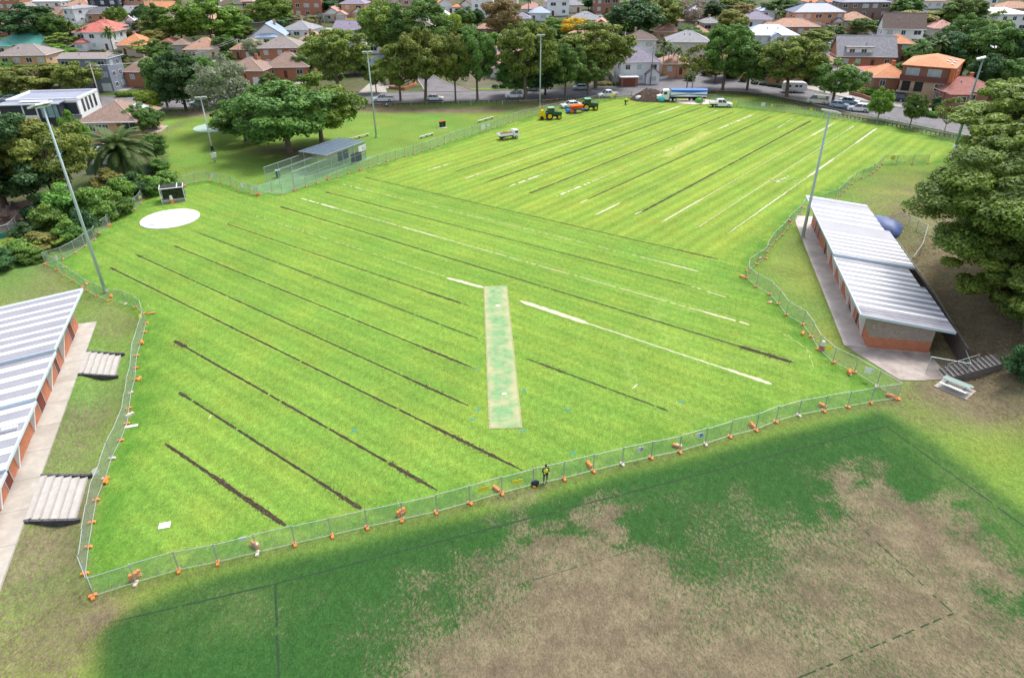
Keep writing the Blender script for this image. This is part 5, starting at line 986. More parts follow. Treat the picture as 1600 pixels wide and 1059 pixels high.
    mb = MB(); mb.blob(tuple(hd+Vector((0, -.025, .045))), (.098, .115, .105), 14, 8); mb.build('hair', hair, t, True)
    mb = MB(); mb.blob(tuple(hd+Vector((0, .115, -.015))), (.014, .022, .022), 6, 4); mb.build('nose', M_SKIN, t, True)
    for s_ in (-1, 1): mb = MB(); mb.blob(tuple(hd+Vector((s_*.034, .098, .012))), (.012, .008, .008), 6, 4); mb.build('eye', M_HAIR, t, True); mb = MB(); mb.blob(tuple(hd+Vector((s_*.09, 0, 0))), (.014, .026, .034), 6, 4); mb.build('ear', M_SKIN, t, True)
    mb = MB(); mb.blob(tuple(hd+Vector((0, .1, -.058))), (.026, .008, .007), 6, 4); mb.build('mouth', mat('lips', (.35, .12, .1), .6), t, True)
    for lg in legs: mb = MB(); mb.blob(tuple((lg[2]+lg[3])/2+Vector((0, .03, -.0))), (.055, .15, .065), 10, 6); mb.build('shoe', shoes, t, True)
    return t
person('standing worker in a yellow hi-vis vest and dark trousers behind the front fence', at(852, 752.5), rad(195), M_BLKC, M_BLKC, M_VEST, shoes=M_SHOE)
person('person in grey clothes standing behind the long truck', at(1096, 163), rad(120), M_GREY, M_GREY, None, hair=M_WHITE, pose='stand').scale = (1.15,)*3
person('worker in a yellow vest bending down near the soil heap', at(977, 164), rad(-60), M_BLKC, M_BLKC, M_VEST, pose='bend', hands=[(-.15, .65, .55), (.15, .65, .5)]).scale = (1.2,)*3
person('person in a white top sitting on the lawn behind the white ute', at(605, 167), rad(100), M_WHITE, M_BLKC, None, pose='sit', hands=[(-.2, .4, .4), (.2, .4, .4)]).scale = (1.15,)*3
# backpack, marker peg and bits
t = thing('backpack', 'dark navy backpack lying against the front fence beside the worker', 'backpack', at(836, 757), .3); mb = MB(); mb.blob((0, 0, .2), (.34, .24, .25), 12, 8, 0, .08, 2); mb.build('bag', mat('navy_fabric', (.012, .02, .045), .8, .3, 5), t, True); mb = MB(); mb.blob((0, -.2, .18), (.2, .1, .14), 10, 6); mb.build('front_pocket', M_BLKC, t, True); mb = MB(); mb.tube([(-.1, .05, .42), (0, .05, .5), (.1, .05, .42)], .02, 5); mb.build('carry_handle', M_GRYP, t)
mb = MB(); mb.tube([(0, 0, 0), (.05, 0, 1.1)], .02, 6); o = mb.build('marker_stake', M_YEL); o.location = at(862.5, 744); tag(o, 'thin yellow marker stake right of the worker', 'stake')
for (px, py, lb) in [(736, 165, 'pale bollard post at the edge of the park near the road'), (785, 165, 'white marker post left of the grey power pole'), (987, 150, 'grey marker post left of the soil heap'), (1098, 152, 'white gate post behind the long truck')]:
    mb = MB(); mb.tube([(0, 0, 0), (0, 0, 1.3)], .12, 8); mb.blob((0, 0, 1.3), (.13, .13, .09), 8, 5); o = mb.build('marker_post', M_CONC); o.location = at(px, py); tag(o, lb, 'post')
rn = random.Random(77); mb = MB()
t = thing('sandy_patch', 'scatter of pale sand clods beside the right drain lines', 'sand clods', at(1218, 283)); 
for k in range(30): mb.blob((rn.gauss(0, 1.6), rn.gauss(0, .8), .03), (rn.uniform(.05, .25), rn.uniform(.05, .2), .06), 6, 4, 0, .2, k)
mb.build('clods', M_SD, t)
# ================================================================ HOUSES
ROOFC = dict(brown=(.30, .205, .165), dbrown=(.17, .125, .11), greybrown=(.29, .25, .235), orange=(.62, .26, .13), red=(.56, .17, .14), pink=(.50, .27, .235), teal=(.10, .33, .27), grey=(.31, .31, .34), dgrey=(.17, .165, .185), purple=(.28, .25, .33), blue=(.20, .28, .38), lblue=(.27, .35, .48), dblue=(.10, .13, .22), white=(.56, .56, .60), terra=(.46, .27, .19), rb=(.33, .13, .11))
WALLC = dict(cream=((.68, .60, .42), None), peach=((.62, .36, .18), 'brick'), brick=((.46, .185, .10), 'brick'), dbrick=((.33, .15, .10), 'brick'), orange=((.62, .30, .17), 'brick'), white=((.76, .77, .79), None), grey=((.22, .25, .31), None), beige=((.60, .53, .43), None), pinkw=((.60, .46, .40), None), tan=((.45, .30, .20), 'brick'), brown=((.22, .17, .15), None), dark=((.05, .055, .07), None))
def RM(k): return mat('roof_'+k, ROOFC[k], .8 if k not in ('teal', 'blue', 'lblue', 'white', 'dblue') else .45, .16, 1.6, kind='tile' if k not in ('teal', 'blue', 'lblue', 'white', 'dblue') else 'corr', bump=.3, bscale=1.5)
def WM(k): c, kd = WALLC[k]; return mat('wall_'+k, c, .85, .08, .8, kind=kd, c2=None if kd is None else tuple(x*.7+.08 for x in c))
M_SOLAR = mat('solar_glass', (.03, .045, .09), .15, .2, 1); M_WF = mat('window_frame_white', (.74, .75, .77), .5, .04)
M_CURT = mat('window_blind', (.45, .52, .56), .25, .25, .7, spec=.6)
WMESH = {}
def window_mesh(w_, h_):
    k = (round(w_, 1), h_)
    if k not in WMESH:
        mb = MB(); f = .09
        for a_, b_ in (((-w_/2-f, -.07, -f), (w_/2+f, .0, 0)), ((-w_/2-f, -.07, h_), (w_/2+f, .0, h_+f)), ((-w_/2-f, -.07, 0), (-w_/2, .0, h_)), ((w_/2, -.07, 0), (w_/2+f, .0, h_)), ((-.04, -.06, 0), (.04, .0, h_))): mb.b2(a_, b_)
        fr = mb.mesh('window', M_WF); mb = MB(); mb.b2((-w_/2, -.03, 0), (w_/2, -.004, h_)); pn = mb.mesh('pane', M_GLASS); mb = MB(); mb.b2((-w_/2, -.03, 0), (w_/2, -.004, h_)); WMESH[k] = (fr, pn, mb.mesh('pane', M_CURT))
    return WMESH[k]
def add_window(t, x, y, z, w_=1.6, h_=1.25, rz=0, curt=False):
    fr, pn, cu = window_mesh(w_, h_); o = link('window', fr, t); o.location = (x, y, z); o.rotation_euler.z = rz; link('pane', cu if curt else pn, o); return o
def roof_geo(kind, W, D, z, slope=.46, ov=.55, gy_front=0):
    mb = MB(); x, y0, y1 = W/2+ov, -ov, D+ov; S = min(2*x, y1-y0)/2; h = S*slope; ym = (y0+y1)/2; T = .16
    if kind == 'hip':
        if 2*x >= y1-y0: r = [(-x+S, ym, z+h), (x-S, ym, z+h)]
        else: r = [(0, y0+S, z+h), (0, y1-S, z+h)]
        c = [(-x, y0, z), (x, y0, z), (x, y1, z), (-x, y1, z)]; vs = c+r+[(a, b, e-T) for a, b, e in c]
        if 2*x >= y1-y0: fs = [(0, 1, 5, 4), (2, 3, 4, 5), (3, 0, 4), (1, 2, 5)]
        else: fs = [(0, 1, 4), (1, 2, 5, 4), (2, 3, 5), (3, 0, 4, 5)]
        fs += [(9, 8, 7, 6)]+[(6+i, 6+(i+1) % 4, (i+1) % 4, i) for i in range(4)]; mb.add(vs, fs); ridge = r; hips = [(c[0], r[0]), (c[3], r[0] if 2*x >= y1-y0 else r[1]), (c[1], r[1] if 2*x >= y1-y0 else r[0]), (c[2], r[1])]
    elif kind == 'gx':
        h = (y1-y0)/2*slope*1.15; c = [(-x, y0, z), (x, y0, z), (x, ym, z+h), (-x, ym, z+h), (x, y1, z), (-x, y1, z)]; vs = c+[(a, b, e-T) for a, b, e in c]
        fs = [(0, 1, 2, 3), (3, 2, 4, 5), (9, 8, 7, 6), (11, 10, 8, 9), (0, 6, 7, 1), (5, 4, 10, 11), (0, 3, 9, 6), (3, 5, 11, 9), (1, 7, 8, 2), (2, 8, 10, 4)]; mb.add(vs, fs); ridge = [c[3], c[2]]; hips = []
    elif kind == 'gy':
        h = x*slope*1.3; c = [(-x, y0, z), (-x, y1, z), (0, y1, z+h), (0, y0, z+h), (x, y1, z), (x, y0, z)]; vs = c+[(a, b, e-T) for a, b, e in c]
        fs = [(0, 3, 2, 1), (3, 5, 4, 2), (6, 7, 8, 9), (9, 8, 10, 11), (0, 6, 9, 3), (3, 9, 11, 5), (0, 1, 7, 6), (5, 11, 10, 4), (1, 2, 8, 7), (2, 4, 10, 8)]; mb.add(vs, fs); ridge = [c[3], c[2]]; hips = []
    return mb, ridge, hips, h
HOUSES = []
SHM = mat('ridge_cap', (.40, .27, .22), .8, .1)
def house(nick, lb, cx, by, wpx, st, roof, rc, wc, rot=0, Dm=None, wing=None, solar=0, ch=False, slope=.46, garage=False, win=True, sh=3.0, cap=True, lift=0):
    P = at(cx, by); k = pxm(P); W = wpx/k; D = Dm or min(max(W*.75, 7), 12.5); z = sh*st+.25+lift; HOUSES.append((cx, by, wpx, st, nick))
    rn = random.Random(int(cx*13+by)); t = thing('house', lb, 'house', P, rad(rot)); wm, rm = WM(wc), RM(rc)
    mb = MB(); mb.b2((-W/2, 0, -3.5), (W/2, D, z-.02))
    mb.build('wall', wm, t)
    if roof == 'flat':
        mb = MB(); mb.b2((-W/2-.1, -.1, z-.02), (W/2+.1, D+.1, z+.12)); ro = mb.build('roof', rm, t); mb = MB()
        for a_, b_ in (((-W/2-.15, -.2, z+.12), (W/2+.15, .1, z+.45)), ((-W/2-.15, D-.1, z+.12), (W/2+.15, D+.2, z+.45)), ((-W/2-.15, .1, z+.12), (-W/2+.15, D-.1, z+.45)), ((W/2-.15, .1, z+.12), (W/2+.15, D-.1, z+.45))): mb.b2(a_, b_)
        mb.build('parapet', M_WHITE, ro); hh = .3
    else:
        mb, ridge, hips, hh = roof_geo(roof, W, D, z, slope); ro = mb.build('roof', rm, t)
        if roof in ('gx', 'gy'):
            mb = MB()
            if roof == 'gx':
                for x in (-W/2, W/2-.1): mb.add([(x, 0, z-.05), (x, D, z-.05), (x, D/2, z+hh-.3), (x+.1, 0, z-.05), (x+.1, D, z-.05), (x+.1, D/2, z+hh-.3)], [(0, 1, 2), (5, 4, 3), (0, 2, 5, 3), (1, 4, 5, 2)])
            else:
                for y in (0, D-.1): mb.add([(-W/2, y, z-.05), (W/2, y, z-.05), (0, y, z+hh-.35), (-W/2, y+.1, z-.05), (W/2, y+.1, z-.05), (0, y+.1, z+hh-.35)], [(0, 1, 2), (5, 4, 3), (0, 2, 5, 3), (1, 4, 5, 2)])
            mb.build('gable_wall', M_WHITE if wc in ('white', 'grey', 'pinkw') else wm, t)
        mb = MB()
        if cap and rc not in ('teal', 'blue', 'lblue', 'white'):
            c = ROOFC[rc]; cm = mat('cap_'+rc, tuple(min(.8, x*1.45+.03) for x in c), .8, .1)
            for a_, b_ in hips+[(ridge[0], ridge[1])]:
                if (Vector(a_)-Vector(b_)).length > .3: mb.tube([a_, b_], .12, 5)
            if mb.v: mb.build('ridge_cap', cm, ro)
        mb = MB(); x = W/2+.6; mb.b2((-x, -.68, z-.18), (x, -.56, z-.02)); mb.b2((-x, D+.56, z-.18), (x, D+.68, z-.02)); mb.b2((-x, -.56, z-.18), (-x+.1, D+.56, z-.03)); mb.b2((x-.1, -.56, z-.18), (x, D+.56, z-.03)); mb.build('gutter', M_WHITE, ro)
        if ch or rn.random() < .35:
            mb = MB(); cx_ = rn.uniform(-.25, .25)*W; mb.box((cx_, D*.62, z+hh*.9), (.8, .7, 1.9)); mb.box((cx_, D*.62, z+hh*.9+1.0), (.95, .85, .12)); mb.build('chimney', M_BRO if wc in ('brick', 'orange', 'dbrick') else WM('tan'), ro)
        for q_ in range(rn.choice((0, 1, 2))):
            mb = MB(); xx = rn.uniform(-.15, .15)*W; mb.tube([(xx, D*.3, z+hh*.45), (xx, D*.3, z+hh*.62+.45)], .18, 8); mb.build('roof_vent', M_GRYP, ro)
    if win:
        for s_ in range(st):
            zz = s_*sh+lift+1.1; n = max(2, int(W/3.6)); dr = rn.randrange(n) if s_ == 0 else -1
            for i in range(n):
                x = -W/2+W*(i+.5)/n+rn.uniform(-.25, .25)
                if i == dr:
                    mb = MB(); mb.b2((x-.5, -.05, lift+.02), (x+.5, .02, lift+2.15)); d_ = mb.build('door', mat('door_brown', (.13, .05, .03), .5, .1), t); mb = MB(); mb.box((x+.38, -.08, lift+1.1), (.05, .06, .16)); mb.build('handle', M_GALV, d_)
                elif garage and s_ == 0 and i == (dr+1) % n:
                    mb = MB(); mb.b2((x-1.4, -.06, -.02), (x+1.4, .02, 2.3)); mb.build('garage_door', M_WF, t)
                else: add_window(t, x, -.01, zz, rn.choice((1.3, 1.8, 2.3)), 1.3, 0, rn.random() < .45)
            for sd_, rz_ in ((-1, -math.pi/2), (1, math.pi/2)):
                for i in range(2): add_window(t, sd_*(W/2+.01), D*(.28+.42*i), zz, 1.4, 1.2, rz_, rn.random() < .3)
            add_window(t, 0, D+.01, zz, 1.8, 1.2, math.pi)
    if wing:
        wx, ww, wd, wk = wing; ww = ww*W; x0 = wx*W; mb = MB(); zt_ = min(z, lift+3.0)-.12
        mb.b2((x0-ww/2, -wd, -3), (x0+ww/2, -.003, zt_)); mb.build('front_wing', wm, t)
        g, r_, h_, hh2 = roof_geo(wk, ww, wd+1.5, zt_+.02, slope, .4); g.v = [(a_+x0, b_-wd, c_) for a_, b_, c_ in g.v]; g.build('wing_roof', rm, t)
        if wk == 'gy': mb = MB(); mb.add([(x0-ww/2, -wd-.003, zt_), (x0+ww/2, -wd-.003, zt_), (x0, -wd-.003, zt_+hh2-.3)], [(0, 1, 2)]); mb.build('gable_front', M_WHITE, t)
        add_window(t, x0, -wd-.01, lift+1.0, min(2.2, ww*.5), 1.3, 0, rn.random() < .5)
    for i in range(solar):
        s_ = slope; mb = MB(); y_ = .9; mb.box((W*(-.2+.25*i), y_+.9, z+(y_+1.45)*s_+.12), (W*.2, 2.1, .07), 0, 0, math.atan(s_)); mb.build('solar_panel', M_SOLAR, ro)
    return t
H_ = house
H_('green-roofed house', 'cream house with a teal green metal hip roof at the far left', 38, 84, 84, 1, 'hip', 'teal', 'cream', 3, 12, wing=(-.32, .34, 2.5, 'hip'), slope=.55)
H_('peach brick house', 'two-storey peach brick house with grey-brown hip roof on the left', 43, 118, 70, 2, 'hip', 'greybrown', 'peach', 4, 11, wing=None, ch=False)
H_('red-roofed white house', 'white house with a bright red tiled roof behind the palms', 150, 78, 56, 2, 'hip', 'red', 'white', -4, 11, wing=(-.3, .3, 3, 'hip'))
H_('pink-red roof house', 'house with a pinkish red hip roof behind the bright red one', 158, 57, 46, 1, 'hip', 'red', 'white', -4, 10)
H_('grey townhouse', 'three-storey blue-grey townhouse with flat brown-grey roof on the left street', 142, 143, 76, 3, 'gx', 'greybrown', 'grey', -3, 8, slope=.2, garage=True, cap=False)
H_('orange-roofed house', 'house with a vivid orange tiled roof and white fascia', 208, 88, 44, 1, 'hip', 'orange', 'pinkw', -2, 11, wing=(.3, .3, 1.5, 'hip'), slope=.55, lift=.6)
H_('red brick corner house', 'red brick house with brown tiled hip roof left of the dark trees', 222, 136, 52, 1, 'hip', 'brown', 'brick', -6, 11, slope=.6, lift=1.2)
H_('dark-roofed orange brick house', 'house with charcoal hip roof and orange brick below the black and white house', 158, 34, 44, 1, 'hip', 'dgrey', 'orange', 0, 9)
H_('black and white house', 'modern black and white two-storey house high on the left hill', 165, 22, 46, 2, 'flat', 'grey', 'dark', 0, 9)
H_('narrow white house', 'narrow white two-storey house with a skillion roof left of the red roofs', 112, 38, 22, 2, 'hip', 'grey', 'white', -20, 12, slope=.2)
H_('brown-roofed brick house', 'house with wide brown roof at the top left behind the white house', 124, 21, 38, 1, 'hip', 'terra', 'peach', 0, 10)
H_('salmon brick terrace', 'salmon brick house with many small windows at the top left', 210, 18, 36, 2, 'hip', 'pink', 'orange', 0, 9)
H_('small grey-roofed brick house', 'small brick house with grey roof below the salmon brick one', 206, 32, 24, 1, 'gx', 'grey', 'brick', 0, 8)
H_('white gable cottage', 'small cottage with a white metal gable roof beside the poplar', 207, 46, 22, 1, 'gy', 'white', 'grey', -25, 9)
H_('top corner brick house', 'red brick house in the top left corner behind the dark trees', 16, 16, 38, 2, 'hip', 'dbrown', 'brick', 0, 9)
H_('pale house behind the left trees', 'pale house just showing above the dark trees at top left', 75, 14, 44, 1, 'hip', 'white', 'white', 0, 8)
H_('yellow-walled house', 'yellow-cream walled house with brown hip roof above the dark trees', 318, 92, 52, 1, 'hip', 'terra', 'cream', 2, 11, slope=.55)
H_('small brown roof', 'small house with brown roof left of the yellow-walled one', 283, 84, 22, 1, 'hip', 'brown', 'beige', 2, 9); H_('red-roofed house behind the feathery tree', 'small red-roofed house at the left of the dark trees', 262, 82, 18, 1, 'hip', 'rb', 'white', 0, 9)
H_('twin-peaked brown roof', 'house with steep brown tiled roof and blue garage awning in mid left', 382, 92, 36, 1, 'hip', 'terra', 'brick', -8, 12, slope=.6, garage=True)
H_('low brown roof house', 'brick house with a long brown roof behind the grey feathery tree', 385, 133, 58, 1, 'hip', 'brown', 'brick', -4, 11, slope=.5, garage=True, lift=1)
H_('upper brick house', 'two-storey orange-red brick house with pale brown hip roof in mid left', 441, 105, 62, 2, 'hip', 'greybrown', 'brick', 3, 12)
H_('lower brick house', 'brick house with broad brown hip roof just behind the bright double tree', 449, 126, 66, 1, 'hip', 'brown', 'brick', 3, 12, slope=.55, lift=.8)
H_('blue gabled house', 'pale blue metal roofed house with white timber gable', 420, 70, 50, 1, 'gy', 'lblue', 'white', 6, 12, slope=.5, wing=(0, .7, 2.5, 'hip'))
H_('dark blue roof', 'house with dark blue-grey hip roof below the bright round tree', 405, 48, 38, 1, 'hip', 'dblue', 'cream', -6, 11)
H_('grey roof house', 'house with low grey roof right of the blue gabled house', 465, 60, 44, 1, 'hip', 'grey', 'white', -10, 11)
H_('brown hip house', 'small house with brown hip roof and white garage left of the tall gum', 488, 76, 36, 1, 'hip', 'terra', 'brick', -4, 10, garage=True)
H_('brick apartments', 'red brick apartment block with white balconies on the hill', 482, 27, 46, 3, 'hip', 'grey', 'brick', -6, 10)
H_('small tower house', 'narrow brick house with pale roof left of the bright round tree', 390, 26, 16, 2, 'hip', 'pink', 'brick', 0, 9)
H_('pink gable cottage', 'cottage with pink-brown gabled roofs beside the green courtyard', 520, 34, 26, 1, 'gy', 'pink', 'pinkw', -6, 10, wing=(.6, .6, 2, 'gy'))
H_('purple-roofed house', 'two-storey peach brick house with purple-grey hip roof', 553, 30, 36, 2, 'hip', 'purple', 'peach', -4, 10, wing=(.25, .5, 2.5, 'gy'))
H_('white hill villa', 'white-walled villa with pink roof high behind the purple-roofed house', 580, 14, 34, 2, 'hip', 'orange', 'tan', 0, 9)
H_('white house behind gum', 'white house glimpsed between the tall gum and the broad dark gum', 592, 84, 34, 1, 'gx', 'white', 'white', 0, 8)
H_('brick porch house', 'brick house with blue-grey roof behind the park light pole', 592, 116, 38, 1, 'hip', 'blue', 'brick', 0, 10, wing=(.3, .5, 2.5, 'gy'))
H_('cream corner house', 'cream house with red brick front fence on the street corner', 618, 132, 30, 1, 'hip', 'brown', 'cream', 8, 10)
H_('orange roof white gable house', 'house with orange roof and white gable behind the twin gums at the top', 696, 22, 34, 1, 'gy', 'orange', 'white', 10, 10, wing=(.55, .5, 2, 'hip'))
H_('brown gable house', 'small white house with dark brown roof near the top centre', 728, 22, 26, 1, 'gy', 'dbrown', 'white', -30, 9)
H_('stepped blue-white house', 'three-level pale blue and white modern house near the top centre', 754, 28, 34, 3, 'flat', 'blue', 'white', -12, 9)
H_('grey solar house', 'brown and grey roofed house right of the street gums', 781, 100, 48, 1, 'hip', 'pink', 'tan', -8, 11, solar=2)
H_('pink-brown verandah house', 'pinkish-brown tiled house with a white gable behind the street trees', 786, 122, 40, 1, 'hip', 'pink', 'white', -6, 9, wing=(-.1, .4, 2, 'gy'))
H_('pink metal roof house', 'house with a pale pink roof and palm in front near the top', 832, 26, 32, 1, 'hip', 'pink', 'beige', 0, 9); H_('grey-blue roof house', 'house with pale grey-blue roof below the pink one', 842, 33, 30, 1, 'hip', 'lblue', 'white', -5, 9); H_('dark purple roof house', 'low house with a lilac-grey roof behind the big park trees', 816, 42, 24, 1, 'hip', 'purple', 'white', 0, 9)
H_('white gabled hill house', 'bright white gabled house near the top behind the gold tree', 872, 25, 34, 2, 'gy', 'white', 'white', 8, 9); H_('grey roof beside white hill house', 'grey-roofed house at the right of the white gabled hill house', 897, 20, 26, 1, 'hip', 'grey', 'beige', 0, 9)
t = H_('white gabled house', 'white two-storey house with dark purple gabled roofs and brick garage by the road', 998, 131, 60, 2, 'hip', 'purple', 'white', 3, 11, wing=(.33, .34, 1.5, 'gy'), slope=.6)
mb = MB(); mb.b2((-6.2, -4, 0), (-1.2, -.05, 2.5)); mb.build('brick_garage', WM('dbrick'), t); mb = MB(); mb.b2((-6.6, -4.4, 2.5), (-1, -.05, 2.65)); mb.build('garage_roof', M_WHITE, t); mb = MB(); mb.b2((-5.6, -4.04, .1), (-2, -3.98, 2.2)); mb.build('garage_door', mat('brown_door', (.2, .07, .04), .7, .1), t)
H_('dark-roofed white house', 'white two-storey house with dark brown roof and skylights behind the gabled house', 1000, 92, 46, 2, 'hip', 'dbrown', 'white', -3, 10)
H_('orange brick house behind palms', 'orange brick house with white gate behind the three slim palms', 1054, 122, 38, 1, 'hip', 'terra', 'orange', -4, 10, lift=1)
H_('cream grey-roofed house', 'large cream house with grey hip roof in the centre right', 1073, 96, 62, 2, 'hip', 'grey', 'beige', -8, 12)
H_('peach terracotta house', 'peach house with terracotta roof behind the small palms', 1044, 64, 38, 1, 'hip', 'terra', 'peach', -4, 10); H_('pink gabled house', 'white-walled house with pink roof and dark window above the peach house', 1048, 46, 34, 1, 'hip', 'pink', 'white', 0, 10, wing=(-.1, .4, 2, 'gy')); H_('small pink roof', 'small pink-roofed house behind the leaning gum at the top', 1027, 40, 20, 1, 'hip', 'pink', 'white', 0, 8)
H_('brown roof behind round tree', 'house with brown roof just left of the huge street tree', 1092, 66, 32, 1, 'hip', 'terra', 'white', -4, 10); H_('grey-green roof', 'small grey-green roofed house behind the huge street tree', 1112, 50, 24, 1, 'hip', 'grey', 'beige', 0, 9)
H_('lilac roof house', 'white house with pale lilac-grey pyramid roof and shady verandah', 1183, 44, 42, 1, 'hip', 'purple', 'white', -6, 10); H_('pale blue roof house', 'house with pale blue metal roof at the top right of centre', 1203, 30, 32, 1, 'hip', 'lblue', 'white', -6, 9)
H_('long blue-roofed house', 'long house with pale blue metal roof and small front gable', 1203, 70, 82, 1, 'hip', 'lblue', 'white', -5, 12, wing=(.08, .2, 2, 'gy'))
H_('brick house with spreading brown roof', 'house with spreading brown hip roof below the orange two-storey house', 1240, 56, 72, 1, 'hip', 'terra', 'brick', -5, 11, slope=.4)
H_('orange two-storey house', 'large orange brick two-storey house with blue-grey roof on the right hill', 1276, 46, 76, 2, 'hip', 'dblue', 'orange', -3, 11, wing=(.38, .22, 2, 'gy'))
H_('white and orange roof house', 'white house with orange roof at the top right', 1288, 16, 50, 1, 'hip', 'orange', 'white', 0, 9, wing=(-.2, .4, 2, 'gy')); H_('dark blue modern house', 'wide brown and dark blue modern house with broad blue roof at the top right', 1348, 29, 74, 2, 'hip', 'dblue', 'brown', -4, 11, slope=.25)
H_('orange brick verandah house', 'orange brick house with terracotta roof and verandah below the dark blue house', 1334, 48, 44, 1, 'hip', 'terra', 'orange', -10, 10, lift=.5)
H_('dark-roofed white gable house', 'white house with steep dark brown gabled roof on the right hill', 1406, 72, 58, 2, 'gx', 'dbrown', 'white', -14, 9, slope=.85, sh=2.7)
H_('orange hip brick house', 'brick house with pale orange hip roof between the two white gabled houses', 1398, 95, 42, 2, 'hip', 'orange', 'dbrick', -14, 9, sh=2.6)
t = H_('grey-roofed dormer house', 'white dormer house with wide grey roof on the right hill', 1350, 107, 84, 1, 'gx', 'grey', 'brick', -10, 11, slope=.8, lift=.4)
mb = MB(); mb.b2((-6.2, .6, 3.9), (1.6, 4.5, 6.2)); mb.build('dormer', M_WHITE, t); mb = MB(); mb.b2((-6.6, .1, 6.2), (2.0, 5.5, 6.4)); mb.build('dormer_roof', RM('grey'), t)
for x in (-4.6, -1.0): add_window(t, x, .59, 4.5, 1.5, 1.2)
H_('crimson flat roof house', 'low house with crimson sheet roof below the dormer house', 1366, 130, 48, 1, 'hip', 'red', 'tan', -12, 8, slope=.2)
H_('orange tile brick house', 'brick house with bright orange tiled hip roof left of the mansard building', 1387, 150, 50, 1, 'hip', 'orange', 'dbrick', -12, 12, slope=.5, lift=1.6)
H_('house behind leaning gum', 'two-storey brick house behind the leaning street gum', 1228, 130, 52, 2, 'hip', 'pink', 'brick', -6, 10); H_('pinkish roof by hill road', 'house with salmon roof beside the hill road', 1288, 116, 40, 1, 'hip', 'terra', 'orange', -12, 10); H_('pink brick house by the van', 'low pale house behind the street tree above the cream van', 1330, 135, 40, 1, 'hip', 'greybrown', 'white', -14, 9)
H_('red-brown roof house', 'brick house with dusky red hip roof behind the green light pole', 1512, 168, 82, 1, 'hip', 'rb', 'dbrick', -4, 11, slope=.42, lift=.8, wing=(-.28, .4, 3, 'hip'))
H_('big white-roofed hall', 'building with a broad white roof at the far right top', 1563, 50, 78, 2, 'hip', 'white', 'white', -4, 14, slope=.25); H_('terracotta roof at right edge', 'terracotta roof at the far right top corner', 1588, 26, 50, 1, 'hip', 'terra', 'orange', 0, 9)
H_('hidden white house', 'white house glimpsed through the trees left of the white hall', 1512, 62, 34, 1, 'hip', 'terra', 'white', 0, 9); H_('orange roof behind pines', 'orange roof at the very top right among trees', 1452, 14, 40, 1, 'hip', 'orange', 'white', 0, 9)
# mansard building
P = at(1436, 160); k = pxm(P); W = 11.5; t = thing('house', 'three-storey brick building with orange tiled mansard upper floor and balconies', 'apartment building', P, rad(-36)); HOUSES.append((1455, 165, 112, 3, 'mansard building'))
D = 17; mb = MB(); mb.b2((-W/2, 0, -1), (W/2, D, 5.6)); mb.build('wall', WM('tan'), t)
MO = mat('orange_mansard_tile', (.60, .17, .06), .8, .12, 1.5, kind='brick', c2=(.35, .10, .04))
mb = MB(); x0 = W*.5-.6; mb.b2((x0, -.35, 5.3), (W/2+.35, D+.3, 8.9)); mb.build('mansard', MO, t)
mb = MB(); mb.b2((-W/2-.3, .9, 5.603), (x0-.003, D+.3, 8.8)); mb.build('upper_wall', WM('dbrick'), t)
mb, r_, hp_, hh = roof_geo('hip', W+.2, D, 8.95, .3, .5); ro = mb.build('roof', RM('orange'), t)
for k_ in range(5): mb = MB(); mb.box((W*.5-.8-(k_ % 2)*1.3, 2.6+2.1*k_, 9.0+(1.3+(k_ % 2)*1.3)*.3+.12), (.9, .9, .1), 0, 0, 0, .29); mb.build('skylight', M_CURT, ro)
mb = MB(); mb.b2((-W/2-.3, -.5, 5.2), (x0-.01, .9, 5.4)); mb.b2((-W/2-.3, -.5, 5.4), (x0-.01, -.4, 6.5)); mb.b2((-W/2-.3, -.4, 5.4), (-W/2-.2, .9, 6.5)); mb.build('balcony', mat('brown_render', (.15, .06, .05), .8), t)
for x in (-W*.3, W*.14): add_window(t, x, .89, 6.1, 2.9, 2.0, 0, True)
for x in (W*.3,): add_window(t, x, -.01, 3.2, 1.8, 1.6)
for x in (-W*.36, -W*.1): mb = MB(); mb.b2((x-1, -.04, 2.6), (x+1, .02, 5.0)); mb.build('balcony_opening_shade', M_BLACK, t)  # flat black panels on the wall stand for the shade inside the openings
mb = MB(); mb.b2((-W/2-.2, -1.4, 2.35), (-W*.18, -.003, 2.55)); mb.build('balcony_slab', M_CONC, t); mb = MB()
for i in range(14): mb.tube([(-W/2-.15+i*(W*.32)/13, -1.35, 2.55), (-W/2-.15+i*(W*.32)/13, -1.35, 3.5)], .02, 4)
mb.tube([(-W/2-.15, -1.35, 3.5), (-W*.18, -1.35, 3.5)], .03, 5); mb.build('railing', M_BLACK, t)
add_window(t, W/2+.36, 9.5, 7.2, 3.4, .9, math.pi/2); mb = MB(); mb.b2((W/2+.34, 3.0, 6.0), (W/2+.4, 3.5, 8.5)); mb.build('slot_window', M_GLASS, t)
for y in (3, 7, 11): add_window(t, W/2+.01, y, 3.2, 1.6, 1.2, math.pi/2)
